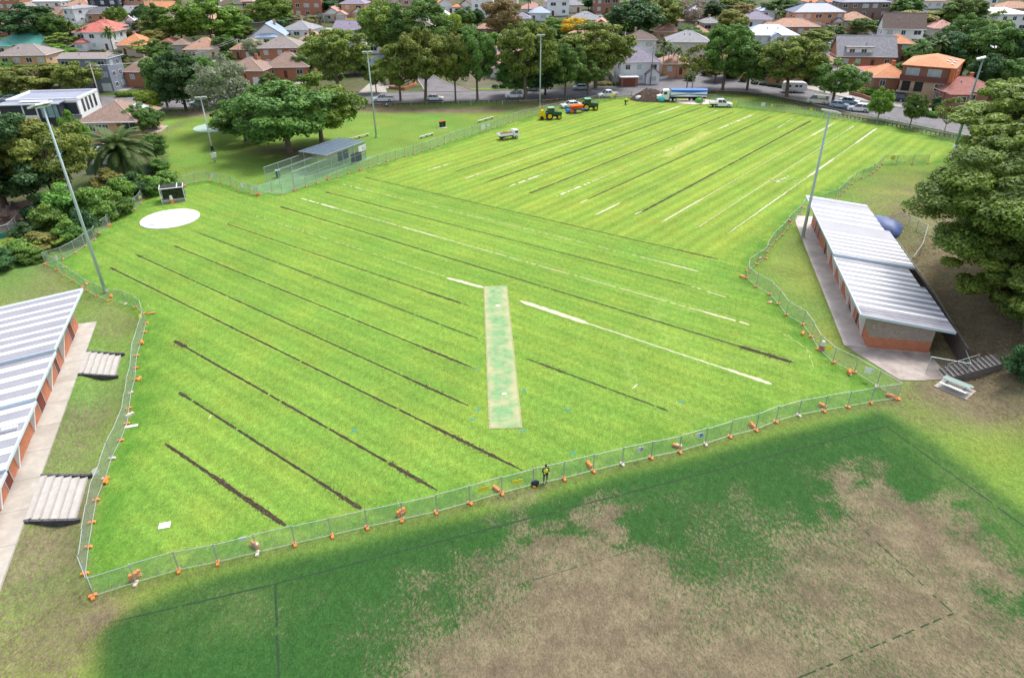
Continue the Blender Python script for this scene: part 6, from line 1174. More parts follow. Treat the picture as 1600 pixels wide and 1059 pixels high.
# brown-roofed house near the palm
P = at(178, 226); k = pxm(P); W = 11.5; t = thing('house', 'orange brick house with brown tiled hip roof and solar panel beside the date palm', 'house', P, rad(3)); HOUSES.append((178, 226, 75, 1, 'date palm house')); D = 13; z = 4.9
mb = MB(); mb.b2((-W/2, 0, -.5), (W/2-4, D, z)); mb.b2((W/2-4, 1.2, -.5), (W/2, D, z)); mb.build('wall', WM('peach'), t); mb, r_, hp_, hh = roof_geo('hip', W, D, z, .5, .6); ro = mb.build('roof', RM('brown'), t)
mb = MB(); [mb.tube([a_, b_], .1, 5) for a_, b_ in hp_+[(r_[0], r_[1])] if (Vector(a_)-Vector(b_)).length > .3]; mb.build('ridge_cap', mat('cap_brown', (.36, .25, .2), .8), ro)
mb = MB(); mb.b2((-W/2-.65, -.75, z-.2), (W/2+.65, -.62, z)); mb.build('gutter', M_WHITE, ro)
mb = MB(); mb.box((3.9, 8.2, z+1.42), (2.3, 4.2, .08), 0, 0, 0, .47); mb.build('solar_panel', mat('pale_solar', (.42, .47, .55), .15, .1), ro)
for x in (-3.5, -2.1, -.7): add_window(t, x, -.01, 2.9, 1.1, 1.3)
add_window(t, 3.8, 1.19, 2.6, 2.8, 1.9); mb = MB(); mb.b2((1.4, -.5, 2.3), (5.75, 1.19, 2.45)); mb.build('deck', M_TIMBER, t); mb = MB(); mb.box((7.5, 4.2, 2.2), (4.5, 5, .12), 0, 0, .04); mb.build('patio_roof', mat('patio_roof', (.45, .36, .33), .7, .15), t); mb = MB(); [mb.tube([(x, y, 0), (x, y, 2.2)], .06, 5) for x in (5.6, 9.4) for y in (2, 6.4)]; mb.build('patio_post', M_WHITE, t)
# white modern house
P = at(70, 207); t = thing('house', 'large white and charcoal modern house with flat grey roof and glass balcony', 'house', P, rad(7)); HOUSES.append((80, 205, 120, 2, 'white modern house')); W = 15.5; D = 15; z = 6.4
MWR = mat('white_render', (.78, .79, .82), .6, .04); MCH = mat('charcoal_cladding', (.045, .05, .06), .6, .15, 3); MFR = mat('flat_roof_grey', (.26, .28, .36), .6, .12, .5)
mb = MB(); mb.b2((-W/2, 3, -.3), (W/2, D, z)); mb.build('wall', MWR, t); mb = MB(); mb.b2((-W/2-.2, 0, 3.0), (W/2-3, 3.2, z-.1)); mb.build('upper_bay', MCH, t); mb = MB(); mb.b2((-W/2, .8, -.3), (W/2-3.4, 3, 3.0)); mb.build('lower_bay', MCH, t)
mb = MB(); mb.b2((-W/2+.3, 3.4, z), (W/2-.3, D-.3, z+.08)); mb.b2((-W/2-.6, -.6, z-.1), (W/2-2.6, 3.4, z+.06)); ro = mb.build('roof', MFR, t)
mb = MB(); [mb.b2(a_, b_) for a_, b_ in (((-W/2-.1, 3.35, z-.003), (W/2+.1, 3.65, z+.5)), ((-W/2-.1, D-.3, z-.003), (W/2+.1, D+.003, z+.5)), ((-W/2-.1, 3.65, z-.003), (-W/2+.2, D-.3, z+.5)), ((W/2-.2, 3.65, z-.003), (W/2+.1, D-.3, z+.5)), ((-W/2-.8, -.8, z-.13), (W/2-2.4, -.6, z+.12)))]; mb.build('parapet', MWR, ro)
mb = MB(); mb.b2((.6, -.05, 3.3), (W/2-3.4, 0.0, 6.0)); o = mb.build('glass_wall', mat('pale_glass', (.25, .40, .42), .08, .25, .4, spec=.7), t); mb = MB(); [mb.b2((x, -.09, 3.2), (x+.12, -.05, 6.05)) for x in (.6, 2.0, 3.4)]; mb.build('mullion', MCH, o)
mb = MB(); [mb.b2((x, -.06, 2.5), (x+.3, .0, 6.4)) for x in (-3.2, -.3)]; mb.b2((-4.5, -.08, 3.0), (0, -.02, 3.9)); mb.build('white_fin', MWR, t)
for y in (5, 7.2, 9.4, 11.8): mb = MB(); mb.b2((W/2, y, 3.4), (W/2+.04, y+1.2, 6.2)); mb.build('tall_window', M_GLASS, t)
mb = MB(); mb.b2((W/2-3.4, -1.5, 2.9), (W/2+.2, 3, 3.1)); mb.build('terrace', MCH, t); mb = MB(); mb.b2((W/2-3.0, 2.94, 3.3), (W/2-.3, 2.997, 5.9)); mb.build('terrace_door', M_GLASS, t); mb = MB(); mb.box((-1, 1.5, z+.3), (6, 1.6, .08), 0, 0, .08); mb.build('solar_panel', mat('pale_solar2', (.5, .53, .6), .2), ro)
mb = MB(); mb.b2((-1, -2.4, -.2), (W/2+1, .7, .12)); mb.build('pool_deck', M_CONC, t)
# further houses of the suburb seen between the trees of the hill, and the side fences and driveways of all of them
hr = random.Random(31); nh = 0
DESC = dict(brown='brown-roofed', greybrown='grey-brown-roofed', terra='terracotta-roofed', grey='grey-roofed', dgrey='charcoal-roofed', orange='orange-roofed', purple='mauve-roofed', pink='pink-roofed', dblue='navy-roofed', white='white-roofed')
for _ in range(3000):
    if nh >= 34: break
    x = hr.uniform(-5, 1605); y = hr.uniform(6, 62) if hr.random() < .8 else hr.uniform(62, 110); w_ = hr.uniform(26, 40)*(1+y/150)
    if 640 < x < 760 and y > 70 or 1235 < x < 1410 and 36 < y < 100 or 950 < x < 1015 and y < 70: continue
    if any(abs(x-h[0]) < (h[2]+w_)*.5+1 and abs(y-h[1]) < 17 for h in HOUSES): continue
    rc, wc = hr.choice(list(DESC)), hr.choice(['white', 'cream', 'brick', 'peach', 'beige', 'tan', 'orange', 'dbrick', 'pinkw']); st = hr.choice((1, 1, 2))
    nb = sorted(HOUSES, key=lambda h: abs(h[0]-x)+2*abs(h[1]-y))
    for h in nb[:6]:
        lb = DESC[rc]+' '+{'dbrick': 'dark brick', 'pinkw': 'pale pink', 'peach': 'peach brick', 'orange': 'orange brick', 'brick': 'red brick'}.get(wc, wc)+' house '+('left' if x < h[0] else 'right')+(' behind' if y < h[1]-5 else '')+' of the '+h[4]
        lb = lb.replace('left behind of', 'behind and left of').replace('right behind of', 'behind and right of')
        if lb not in USED and len(lb.split()) <= 16: break
    else: continue
    if lb in USED or len(lb.split()) > 16: continue
    house(DESC[rc]+' house '+str(''), lb, x, y, w_, st, hr.choice(('hip', 'hip', 'gx', 'gy')), rc, wc, hr.uniform(-14, 10), 9.5, wing=(hr.choice((-.25, .25)), .4, 2, hr.choice(('hip', 'gy'))) if st == 1 else None); HOUSES[-1] = HOUSES[-1][:4]+(lb.split(' house')[0]+' house',); nh += 1
M_DRV = mat('driveway_concrete', (.30, .275, .255), .9, .2, 1); M_TF = mat('paling_fence', (.24, .19, .15), .9, .25, 2); M_GF = mat('grey_sheet_fence', (.33, .36, .36), .6, .1, 1)
for i, (hx, hb, hw, st, nk) in enumerate(list(HOUSES)):
    P = at(hx, hb); W = hw/pxm(P); sd_ = hr.choice((-1, 1))
    if hb > 140: continue
    lb = ('timber paling' if i % 3 else 'grey sheet')+' side fence '+('left' if sd_ < 0 else 'right')+' of the '+nk
    if lb not in USED and len(lb.split()) <= 16:
        mb = MB()
        for k in range(8): x = P.x+sd_*(W/2+1.6); y = P.y-3+k*2.6; mb.box((0, (k-3.5)*2.6, float(zt(x, y+1.3))-P.z+.7), (.07, 2.6, 1.9))
        for k in range(9): x = P.x+sd_*(W/2+1.6); y = P.y-3+k*2.6-1.3; mb.box((0, (k-4)*2.6, float(zt(x, y))-P.z+.8), (.12, .12, 2.0))
        o = mb.build('side_fence', M_TF if i % 3 else M_GF); o.location = (P.x+sd_*(W/2+1.6), P.y+7, P.z); tag(o, lb, 'fence')
    if i % 2 == 0:
        mb = MB(); x0 = P.x-sd_*(W/2-1.6)
        for k in range(4): ya, yb = P.y-1.5*(k+1), P.y-1.5*k; mb.add([(x0-1.5, ya, float(zt(x0, ya))+.04), (x0+1.5, ya, float(zt(x0, ya))+.04), (x0+1.5, yb, float(zt(x0, yb))+.04), (x0-1.5, yb, float(zt(x0, yb))+.04)], [(0, 1, 2, 3)])
        struct('driveway', mb, M_DRV)
# front garden walls and hedges
def wallp(pts, h, m, lb, cat='wall', th=.3, name='garden_wall'):
    W_ = [at(*q_) for q_ in pts]; mb = MB(); O = W_[0]
    for a_, b_ in zip(W_[:-1], W_[1:]):
        d = b_-a_; c = (a_+b_)/2-O; mb.box((c.x, c.y, h/2-.2), (d.length, th, h+.4), math.atan2(d.y, d.x), 0, 0, 0)
    o = mb.build(name, m); o.location = O; return tag(o, lb, cat)
wallp([(608, 139), (632, 141), (648, 135), (652, 128)], .8, M_BRO, 'curved low red brick wall at the street corner behind the park'); wallp([(978, 131), (1005, 129)], .9, M_WHITE, 'low white front wall before the white gabled house', th=.35); wallp([(1016, 128), (1068, 116)], .9, M_WHITE, 'long low white wall with hedge along the road'); wallp([(1327, 148), (1348, 153), (1365, 160)], .9, WM('dbrick'), 'dark brick garden wall behind the silver sedan'); wallp([(100, 150), (148, 150)], 1.3, MCH, 'charcoal front fence of the grey townhouse', th=.12); wallp([(1190, 124), (1206, 126)], 1.7, WM('dbrick'), 'short brick boundary wall by the leaning gum'); wallp([(1206, 126), (1232, 131)], 1.6, mat('cream_fence', (.55, .5, .4), .7), 'cream sheet fence behind the caravan', th=.1)
wallp([(928, 133), (962, 131)], .7, WM('dbrick'), 'dark brick low wall at the driveway right of the big trees'); wallp([(492, 24), (515, 48)], 1.6, M_CB, 'green sheet fence running down the hill by the courtyard', th=.1)
# ================================================================ TREES
def leaf_mat(name, c1, c2):
    m = bpy.data.materials.new(name); m.use_nodes = True; n = m.node_tree; b = n.nodes['Principled BSDF']; L = n.links.new
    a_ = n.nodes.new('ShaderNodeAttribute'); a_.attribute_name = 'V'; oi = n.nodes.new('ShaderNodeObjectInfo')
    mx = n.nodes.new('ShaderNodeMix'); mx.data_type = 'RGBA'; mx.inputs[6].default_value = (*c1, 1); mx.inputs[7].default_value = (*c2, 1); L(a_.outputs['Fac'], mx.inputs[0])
    hs = n.nodes.new('ShaderNodeHueSaturation'); L(mx.outputs[2], hs.inputs['Color'])
    r = n.nodes.new('ShaderNodeMapRange'); r.inputs[3].default_value = .485; r.inputs[4].default_value = .515; L(oi.outputs['Random'], r.inputs[0]); L(r.outputs[0], hs.inputs['Hue'])
    r2 = n.nodes.new('ShaderNodeMapRange'); r2.inputs[3].default_value = .8; r2.inputs[4].default_value = 1.2; L(oi.outputs['Random'], r2.inputs[0]); L(r2.outputs[0], hs.inputs['Value'])
    L(hs.outputs[0], b.inputs['Base Color']); b.inputs['Roughness'].default_value = .55; b.inputs['Specular IOR Level'].default_value = .25
    tl = n.nodes.new('ShaderNodeBsdfTranslucent'); L(hs.outputs[0], tl.inputs[0]); ms = n.nodes.new('ShaderNodeMixShader'); ms.inputs[0].default_value = .32
    L(b.outputs[0], ms.inputs[1]); L(tl.outputs[0], ms.inputs[2]); L(ms.outputs[0], n.nodes['Material Output'].inputs[0]); return m
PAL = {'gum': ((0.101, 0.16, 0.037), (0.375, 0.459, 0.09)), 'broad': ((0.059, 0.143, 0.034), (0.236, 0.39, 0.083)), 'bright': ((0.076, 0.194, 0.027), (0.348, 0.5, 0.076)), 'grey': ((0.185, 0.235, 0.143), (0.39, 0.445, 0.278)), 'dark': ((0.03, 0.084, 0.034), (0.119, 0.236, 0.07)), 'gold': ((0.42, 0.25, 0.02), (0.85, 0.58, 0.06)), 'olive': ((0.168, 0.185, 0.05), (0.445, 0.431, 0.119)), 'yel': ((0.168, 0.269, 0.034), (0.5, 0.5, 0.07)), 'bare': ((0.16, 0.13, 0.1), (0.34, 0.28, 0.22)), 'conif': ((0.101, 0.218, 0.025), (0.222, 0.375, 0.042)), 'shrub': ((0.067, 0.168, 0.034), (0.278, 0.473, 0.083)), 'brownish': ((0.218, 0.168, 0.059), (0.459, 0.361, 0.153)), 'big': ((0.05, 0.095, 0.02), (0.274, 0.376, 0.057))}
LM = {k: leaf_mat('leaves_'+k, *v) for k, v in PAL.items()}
M_BK = mat('bark_grey', (.17, .135, .105), .9, .35, 3, bump=.8, bscale=12); M_BKL = mat('bark_pale', (.42, .35, .28), .85, .25, 3, bump=.5, bscale=10); M_BKD = mat('bark_dark', (.075, .058, .045), .9, .3, 3, bump=.8, bscale=12)
def leaves(cl, n_leaf, size, rng, up=.25, thick=.35):
    """cl: array (n,6) of clump centres and radii -> leaf quads spread on and in each clump"""
    V = []; A = []
    vol = (cl[:, 3]*cl[:, 4])**1.0; cnt = np.maximum(6, (n_leaf*vol/vol.sum())).astype(int)
    for (cx_, cy_, cz_, rx, ry, rz), c in zip(cl, cnt):
        d = rng.normal(size=(c, 3)); d /= np.linalg.norm(d, axis=1)[:, None]; flip = (d[:, 2] < -.15) & (rng.random(c) < .75); d[flip, 2] *= -1
        rr = 1-thick*rng.random(c)**1.6; rr *= 1+.13*np.sin(d[:, 0]*7+cx_)*np.sin(d[:, 1]*6+cy_*2)
        p = d*rr[:, None]*np.array([rx, ry, rz])+np.array([cx_, cy_, cz_])
        nrm = d*.75+rng.normal(size=(c, 3))*.45; nrm[:, 2] += up; nrm /= np.linalg.norm(nrm, axis=1)[:, None]
        a_ = np.cross(nrm, rng.normal(size=(c, 3))); a_ /= np.linalg.norm(a_, axis=1)[:, None]; b_ = np.cross(nrm, a_)
        s = size*rng.uniform(.55, 1.25, c)[:, None]*.5; l_ = 1.5
        V.append(np.stack([p-a_*s*l_-b_*s*.25, p+b_*-s, p+a_*s*l_+b_*s*.25, p+b_*s], 1))
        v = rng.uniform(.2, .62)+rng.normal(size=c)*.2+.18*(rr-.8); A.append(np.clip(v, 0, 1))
    V = np.concatenate(V); A = np.concatenate(A); return V.reshape(-1, 3), np.repeat(A, 4)
def crown_np(name, cl, n_leaf, size, seed, lm, **kw):
    rng = np.random.default_rng(seed); V, A = leaves(cl, n_leaf, size, rng, **kw); q_ = np.arange(len(V)).reshape(-1, 4)
    me = mesh_np(name, V, q_, [lm]); at_ = me.attributes.new('V', 'FLOAT', 'POINT'); at_.data.foreach_set('value', A.astype(np.float32)); return me
def clumps(kind, n, rng, z0=.32, R=.5, cr=.14):
    out = []
    for i in range(n):
        for _ in range(60):
            d = rng.normal(size=3); d /= np.linalg.norm(d); r = rng.uniform(.45, 1.0)**.6
            x, y, z = d*r
            if z < -.75: continue
            if kind == 'umbrella' and z < -.2: continue
            break
        Rz = (1-z0)/2; cz = z0+Rz; k = R-cr*.7; wob = 1+.12*math.sin(3*math.atan2(y, x)+n)
        c = rng.uniform(.7, 1.3)*cr*(.75 if z > .6 else 1)
        out.append((x*k*wob, y*k*wob, cz+z*(Rz-cr*.55), c, c*rng.uniform(.85, 1.15), c*rng.uniform(.55, .8)))
    return np.array(out)
def trunk_mesh(cl, rng, m, r=.025, fork=.28, nl=9, lean=0, name='trunk'):
    mb = MB(); top = Vector((lean, 0, fork)); mb.tube([(0, 0, -.03), (0, 0, .01), (lean*.5, 0, fork*.55), top], [r*1.5, r*1.1, r*.95, r*.85], 9)
    idx = rng.permutation(len(cl))[:nl]
    for i in idx:
        e = Vector(cl[i][:3]); mid = top.lerp(e, .5)+Vector((rng.normal()*.03, rng.normal()*.03, -.02)); mb.tube([top-Vector((0, 0, .02)), mid, e], [r*.55, r*.33, r*.12], 6)
    return mb.mesh(name, m, True)
PROTO = {}
def make_proto(key, pal, n, nleaf, size, seed, z0=.32, R=.5, cr=.14, kind='', bark=None, r=.025, fork=.3, nl=10, lean=0, **kw):
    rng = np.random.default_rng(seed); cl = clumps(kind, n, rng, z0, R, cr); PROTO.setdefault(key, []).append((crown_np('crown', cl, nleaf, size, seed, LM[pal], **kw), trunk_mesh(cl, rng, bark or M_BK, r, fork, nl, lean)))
Q = 1.0
for s in range(3): make_proto('gum', 'gum', 88, int(24000*Q), .024, 10+s, .20, .5, .092, nl=16, bark=M_BK, lean=.03*(s-1))
for s in range(2): make_proto('gumg', 'broad', 84, int(23000*Q), .024, 20+s, .18, .5, .094, nl=12, bark=M_BK)
for s in range(2): make_proto('broad', 'broad', 80, int(22000*Q), .025, 30+s, .10, .5, .10, nl=8)
for s in range(2): make_proto('bright', 'bright', 80, int(22000*Q), .025, 40+s, .08, .5, .10, nl=8)
make_proto('dark', 'dark', 84, int(22000*Q), .026, 50, .04, .5, .10, bark=M_BKD); make_proto('dark', 'dark', 40, int(15000*Q), .034, 51, .16, .5, .15, bark=M_BKD)
make_proto('grey', 'grey', 60, int(15000*Q), .022, 60, .06, .5, .12, thick=.7); make_proto('grey', 'grey', 40, 9000, .026, 61, .12, .5, .13, thick=.7)
make_proto('olive', 'olive', 40, int(13000*Q), .032, 70, .25, .5, .13, bark=M_BK); make_proto('brownish', 'brownish', 50, 14000, .028, 71, .1, .5, .12, thick=.6)
make_proto('gold', 'gold', 30, 8000, .035, 80, .15, .5, .15, thick=.6); make_proto('yel', 'yel', 30, 9000, .035, 81, .1, .5, .15)
make_proto('sparse', 'gum', 22, 4500, .032, 90, .28, .5, .12, bark=M_BKL, r=.016, fork=.3, nl=16, thick=.7); make_proto('bare', 'bare', 34, 2600, .03, 91, .2, .5, .12, bark=M_BKL, r=.018, nl=30, thick=.9)
make_proto('conif', 'conif', 26, 6000, .03, 95, .02, .5, .2, nl=2); make_proto('shrub', 'shrub', 20, 5500, .055, 96, -.25, .5, .2, nl=4, r=.02, fork=.12); make_proto('shrub', 'shrub', 24, 6000, .05, 97, -.25, .5, .19, nl=4, r=.02, fork=.12)
make_proto('shrubd', 'dark', 22, 5500, .055, 98, -.25, .5, .2, nl=4, r=.02, fork=.12); make_proto('shrubo', 'olive', 22, 5500, .055, 99, -.25, .5, .2, nl=4, r=.02, fork=.12); make_proto('shruby', 'yel', 20, 4500, .055, 100, -.25, .5, .2, nl=4, r=.02, fork=.12)
TREES = []; TC = {}
NAMES = dict(gum='gum_tree', gumg='broadleaf_tree', broad='broadleaf_tree', bright='broadleaf_tree', dark='fig_tree', grey='casuarina_tree', olive='olive_green_tree', brownish='brown_leaved_tree', gold='autumn_tree', yel='yellow_green_tree', sparse='slim_gum_tree', bare='bare_tree', conif='conifer_tree', shrub='shrub', shrubd='shrub', shrubo='shrub', shruby='shrub')
def tree(kind, lb, cx, by, ty, wpx, group=None, P=None, hh=None, ww=None):
    P = P or at(cx, by); H = hh or height_to(P, ty)*1.0; Wd = ww or (1.14 if 'shrub' not in kind else 1.0)*wpx/pxm(P+Vector((0, 0, H*.5))); i = TC.get(kind, 0); TC[kind] = i+1
    cm, tm = PROTO[kind][i % len(PROTO[kind])]; rn = random.Random(len(TREES)*7+3)
    t = thing(NAMES[kind], lb, 'shrub' if 'shrub' in kind else 'tree', P, rn.uniform(0, 6.28), group); c = link('crown', cm, t); tr_ = link('trunk', tm, t)
    t.scale = (Wd, Wd, H); TREES.append((cx, by, wpx)); return t
T = tree
# park and roadside
T('broad', 'large dense tree behind the cricket nets, left one of the pair', 452, 238, 122, 158); T('bright', 'large bright-topped tree behind the cricket nets, right one of the pair', 503, 224, 112, 122); T('broad', 'bushy dark tree left of the pair behind the cricket nets', 384, 220, 150, 90)
T('grey', 'grey-green feathery casuarina between the dark trees and the bushy tree', 362, 205, 82, 92); T('gumg', 'dark street tree at the left end of the trio by the pale pole', 262, 168, 78, 62); T('dark', 'dark street tree in the middle of the trio by the pale pole', 291, 173, 74, 76); T('gumg', 'dark street tree at the right end of the trio, next to the feathery tree', 325, 170, 82, 58)
T('gum', 'tall rounded gum left of the park light pole', 531, 145, 38, 98); T('gum', 'smaller yellow-tipped gum beside the parked white ute', 626, 158, 64, 66); T('gum', 'largest street gum with yellow-green top at the side road corner', 665, 158, 37, 86); T('gum', 'narrow gum between the largest gum and the red-marked trunk', 712, 158, 45, 52); T('gumg', 'broad gum with a red mark on its trunk right of the side road', 746, 156, 36, 66)
T('gum', 'small drooping tree behind the park light pole', 588, 145, 98, 34)
T('gum', 'broad gum behind the street trees, left one of the twin giants', 604, 104, -6, 78); T('gumg', 'broad dark gum behind the street trees, right one of the twin giants', 662, 108, -8, 100); T('yel', 'yellow-green tree peeping right of the twin giant gums', 706, 72, 16, 36)
T('gumg', 'dark gum with white trunks right of the yellow-green tree', 727, 52, 8, 34); T('dark', 'small blackish round tree near the top centre', 746, 48, 12, 24); T('brownish', 'large brown-green tree at the top centre', 783, 66, -10, 62); T('shrub', 'fresh green small tree beside the grey solar house', 778, 82, 44, 34)
T('gum', 'spreading gum behind the grey power pole with a leaning pale trunk', 822, 156, 24, 92); T('broad', 'low dark tree at the foot of the leaning pale trunk', 806, 150, 88, 62); T('dark', 'dark tree behind the floodlight pole near the tractors', 852, 148, 82, 60); T('gumg', 'grey-green gum with a stout forked trunk behind the fence', 883, 152, 62, 62); T('gumg', 'smaller greyish gum right of the stout forked trunk', 918, 148, 84, 58)
T('gum', 'huge round gum left of the white gabled house', 930, 138, 28, 108); T('gold', 'bright golden autumn tree behind the big gums', 893, 68, 24, 34); T('gold', 'smaller golden tree right of the bright one', 914, 62, 26, 26)
T('dark', 'very dark massive fig at the top centre right', 984, 74, -4, 82); T('gum', 'dark gum with bare leaning trunk at the top right of centre', 1034, 58, -6, 60); T('bare', 'tall bare grey-pink tree at the top right of centre', 1075, 52, -8, 56); T('broad', 'rounded tree in front of the cream grey-roofed house', 1076, 66, 40, 42)
T('sparse', 'slim open street tree beside the dark timber pole', 1081, 142, 66, 52); T('gumg', 'huge street tree with dark trunk at the road bend', 1129, 140, 30, 82); T('broad', 'rounded street tree right of the huge one at the road bend', 1167, 141, 60, 70); T('gum', 'wide spreading gum with leaning pale trunk above the caravan', 1229, 152, 50, 100)
T('gumg', 'drooping street tree beside the cream van', 1300, 164, 90, 80); T('bright', 'dense bright young street tree below the brick mansard building', 1371, 188, 134, 36); T('gumg', 'dense darker young street tree in the middle of three', 1421, 200, 143, 36); T('sparse', 'thin open young street tree near the green light pole', 1474, 211, 150, 44)
# left bank
T('gum', 'large olive tree in front of the peach brick house', 66, 152, 98, 104); T('gum', 'flat-topped tree in front of the grey townhouse', 134, 154, 92, 66); T('yel', 'bright yellow-green shrub at the left edge by the road', 8, 150, 112, 34); T('gumg', 'spreading tree beside the date palm house', 230, 218, 160, 54); T('yel', 'yellow-green tree at the kerb behind the spreading tree', 238, 178, 138, 40); T('gumg', 'round dark tree to the right of the big date palm', 247, 256, 206, 40); T('bright', 'slim bright tree beside the swimming pool', 131, 258, 170, 42)
T('dark', 'huge dark tree at the left edge below the modern house', 14, 335, 160, 165); T('gum', 'spreading olive tree with brown tips in front of the swimming pool', 92, 318, 186, 135); T('olive', 'olive-brown tree crown crossing the leaning light pole', 60, 285, 182, 90)
for i, (kd, x, b, ty, w_, lb) in enumerate([('shrub', 110, 345, 285, 70, 'bamboo-like bush left of the fence bend'), ('shrub', 150, 338, 280, 62, 'leafy bush right beside the leaning light pole'), ('shrub', 82, 362, 318, 58, 'bright leafy bush behind the grassy strip'), ('shrub', 185, 322, 272, 58, 'dense bush in front of the green steel fence'), ('shrubd', 212, 308, 268, 52, 'dark bush at the trunk of the date palm'), ('shrub', 236, 305, 274, 40, 'light green bush leaning on the caged shelter'), ('shrub', 256, 292, 264, 46, 'ivy-like bush behind the caged shelter'), ('shrubd', 135, 368, 322, 52, 'dark bush next to the mesh fence'), ('shrub', 112, 382, 342, 52, 'green bush by the leaning pole'), ('shrubd', 70, 345, 300, 60, 'dark bush under the olive tree'),
    ('shrubo', 60, 392, 362, 60, 'straggly olive bush on the bank left of the fence corner'), ('shrub', 22, 402, 372, 62, 'bright bush low on the left bank'), ('shrub', 50, 408, 385, 46, 'rounded bush just above the left grass slope'), ('shrubd', 2, 420, 384, 52, 'dark bush at the left edge above the clubhouse roof'), ('shrubd', 42, 372, 345, 44, 'small dark bush right of the teal fence'), ('shrub', 205, 290, 262, 44, 'bush below the date palm crown'), ('shrubo', 172, 300, 262, 54, 'olive bush below the green steel fence'), ('shrub', 250, 270, 246, 34, 'bush at the right end of the green steel fence'), ('shruby', 20, 390, 372, 30, 'yellowish low bush below the teal fence'), ('shrub', 165, 345, 308, 44, 'green bush by the fence below the shelter bend'), ('shrub', 190, 335, 300, 44, 'low green bush left of the throwing circle fence')]):
    T(kd, lb, x, b, ty, w_, 'bushes on the left bank')
# hill left
for a_ in [('dark', 'dark broad tree at the far left top', 18, 64, 12, 62), ('dark', 'dark spreading tree behind the green-roofed house', 62, 72, 2, 80), ('broad', 'dark tree between the green roof and the narrow white house', 92, 74, 18, 46), ('bright', 'round clipped bright tree under the black and white house', 179, 38, 9, 24), ('conif', 'tall narrow poplar-like conifer at the top left', 197, 42, 7, 14),
           ('dark', 'dark tree left of the great bright tree mass', 232, 52, 4, 36), ('broad', 'tree right behind the small pale power pole', 252, 66, 2, 42), ('bright', 'bright broad tree, left of the great trio at the top left', 286, 68, 6, 62), ('bright', 'bright broad tree, middle of the great trio at the top left', 332, 66, -10, 84), ('bright', 'bright broad tree, right of the great trio at the top left', 368, 60, 12, 50), ('bright', 'rounded bright green tree above the dark blue roof', 427, 48, -10, 66), ('broad', 'small round tree below the rounded bright one', 441, 52, 22, 30),
           ('sparse', 'pale-branched tree beside the orange-roofed house', 236, 98, 60, 56), ('shrubd', 'round dark shrub below the tall palm', 192, 100, 77, 24), ('grey', 'grey-green tree between the brown roofs', 400, 100, 56, 36), ('gum', 'low spreading tree behind the upper brick house', 452, 74, 56, 48), ('olive', 'olive tree on the slope below the brick apartments', 476, 48, 22, 42), ('dark', 'dark trees behind the brick apartments', 530, 22, -8, 60), ('yel', 'yellow-green rounded tree behind the tall gum', 549, 58, 26, 26), ('gold', 'small orange-leaved tree beside the purple-roofed house', 570, 36, 17, 14),
           ('gumg', 'dark tree right of the upper brick house', 478, 120, 78, 46), ('broad', 'green tree at the edge of the lower brick house', 424, 148, 112, 30), ('gumg', 'sprawling tree between townhouse and orange roof', 250, 100, 70, 30),
           ('olive', 'olive tree on the hill above the leaning gum', 1139, 55, 12, 44), ('dark', 'dark tree right of the tall bare tree', 1110, 36, 0, 46), ('brownish', 'brown bare-looking tree at the top behind the bare pole', 1158, 30, 2, 34), ('gumg', 'dark tree beside the lilac roof house', 1216, 28, -5, 48), ('yel', 'bright young tree behind the lilac roof', 1158, 44, 26, 24), ('conif', 'small dark conifer in front of the long blue roof', 1180, 62, 42, 12), ('gum', 'tree between the salmon roof and the hill road', 1276, 74, 44, 48), ('broad', 'shrubby tree left of the orange verandah house', 1300, 60, 38, 34), ('broad', 'green tree in front of the orange verandah house', 1345, 54, 27, 40), ('shrub', 'garden trees right of the dark blue house', 1382, 50, 24, 36), ('olive', 'wide olive-bronze tree above the dark-roofed gable house', 1432, 44, 15, 64), ('gumg', 'pale-trunked dark gum at the top right', 1416, 30, -8, 46), ('gumg', 'tall gum at the top right behind the bronze tree', 1500, 50, -10, 62), ('grey', 'grey-green tree at the top right of centre', 1398, 22, 2, 20),
           ('dark', 'dark dense tree right of the mansard roof', 1500, 120, 44, 70), ('broad', 'large green tree in the dense mass, centre', 1540, 125, 30, 86), ('dark', 'large dark tree in the dense mass at the right edge', 1590, 128, 36, 84), ('dark', 'dark tree above the mansard roof', 1468, 100, 42, 56), ('broad', 'green tree left of the dense mass', 1500, 86, 18, 56), ('dark', 'dark tree behind the mansard building right side', 1528, 148, 80, 50), ('broad', 'green tree between the dense mass and the big gum', 1575, 150, 88, 56), ('sparse', 'sparse bare-limbed tree before the white hall', 1545, 70, 14, 38), ('grey', 'grey-green tree at the right edge', 1606, 120, 66, 40), ('bright', 'bright green tree by the white hall', 1480, 46, 8, 46)]: T(*a_)
# big trees on the right
def big_tree(lb, P, Hh, Wd, seed, ncl, nleaf, size, pal='big', z0=.10, cr=.072, bark=M_BKD, squash=1.0, name='fig_tree'):
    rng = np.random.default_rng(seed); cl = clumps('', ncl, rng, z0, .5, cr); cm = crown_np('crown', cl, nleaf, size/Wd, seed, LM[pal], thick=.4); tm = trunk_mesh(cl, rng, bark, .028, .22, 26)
    t = thing(name, lb, 'tree', P, 0); link('crown', cm, t); link('trunk', tm, t); t.scale = (Wd, Wd*squash, Hh); TREES.append((1500, 400, 200)); return t
big_tree('huge spreading dark-limbed tree overhanging the bank at the right edge', Vector((60, 70.5, 2.0)), 18.5, 30, 301, 250, 240000, .28)
big_tree('large yellow-green topped tree above the green light pole at the right edge', Vector((92, 117, 0.5)), 17.5, 30, 302, 120, 90000, .5, 'gum')
big_tree('lower spreading tree beside the near end of the pavilion stairs', Vector((54.0, 62.8, 2.0)), 10.5, 17, 305, 120, 110000, .28)
big_tree('rounded tree between the far light pole and the huge right tree', Vector((78, 98, 1.0)), 15.5, 22, 303, 90, 70000, .45, 'big')
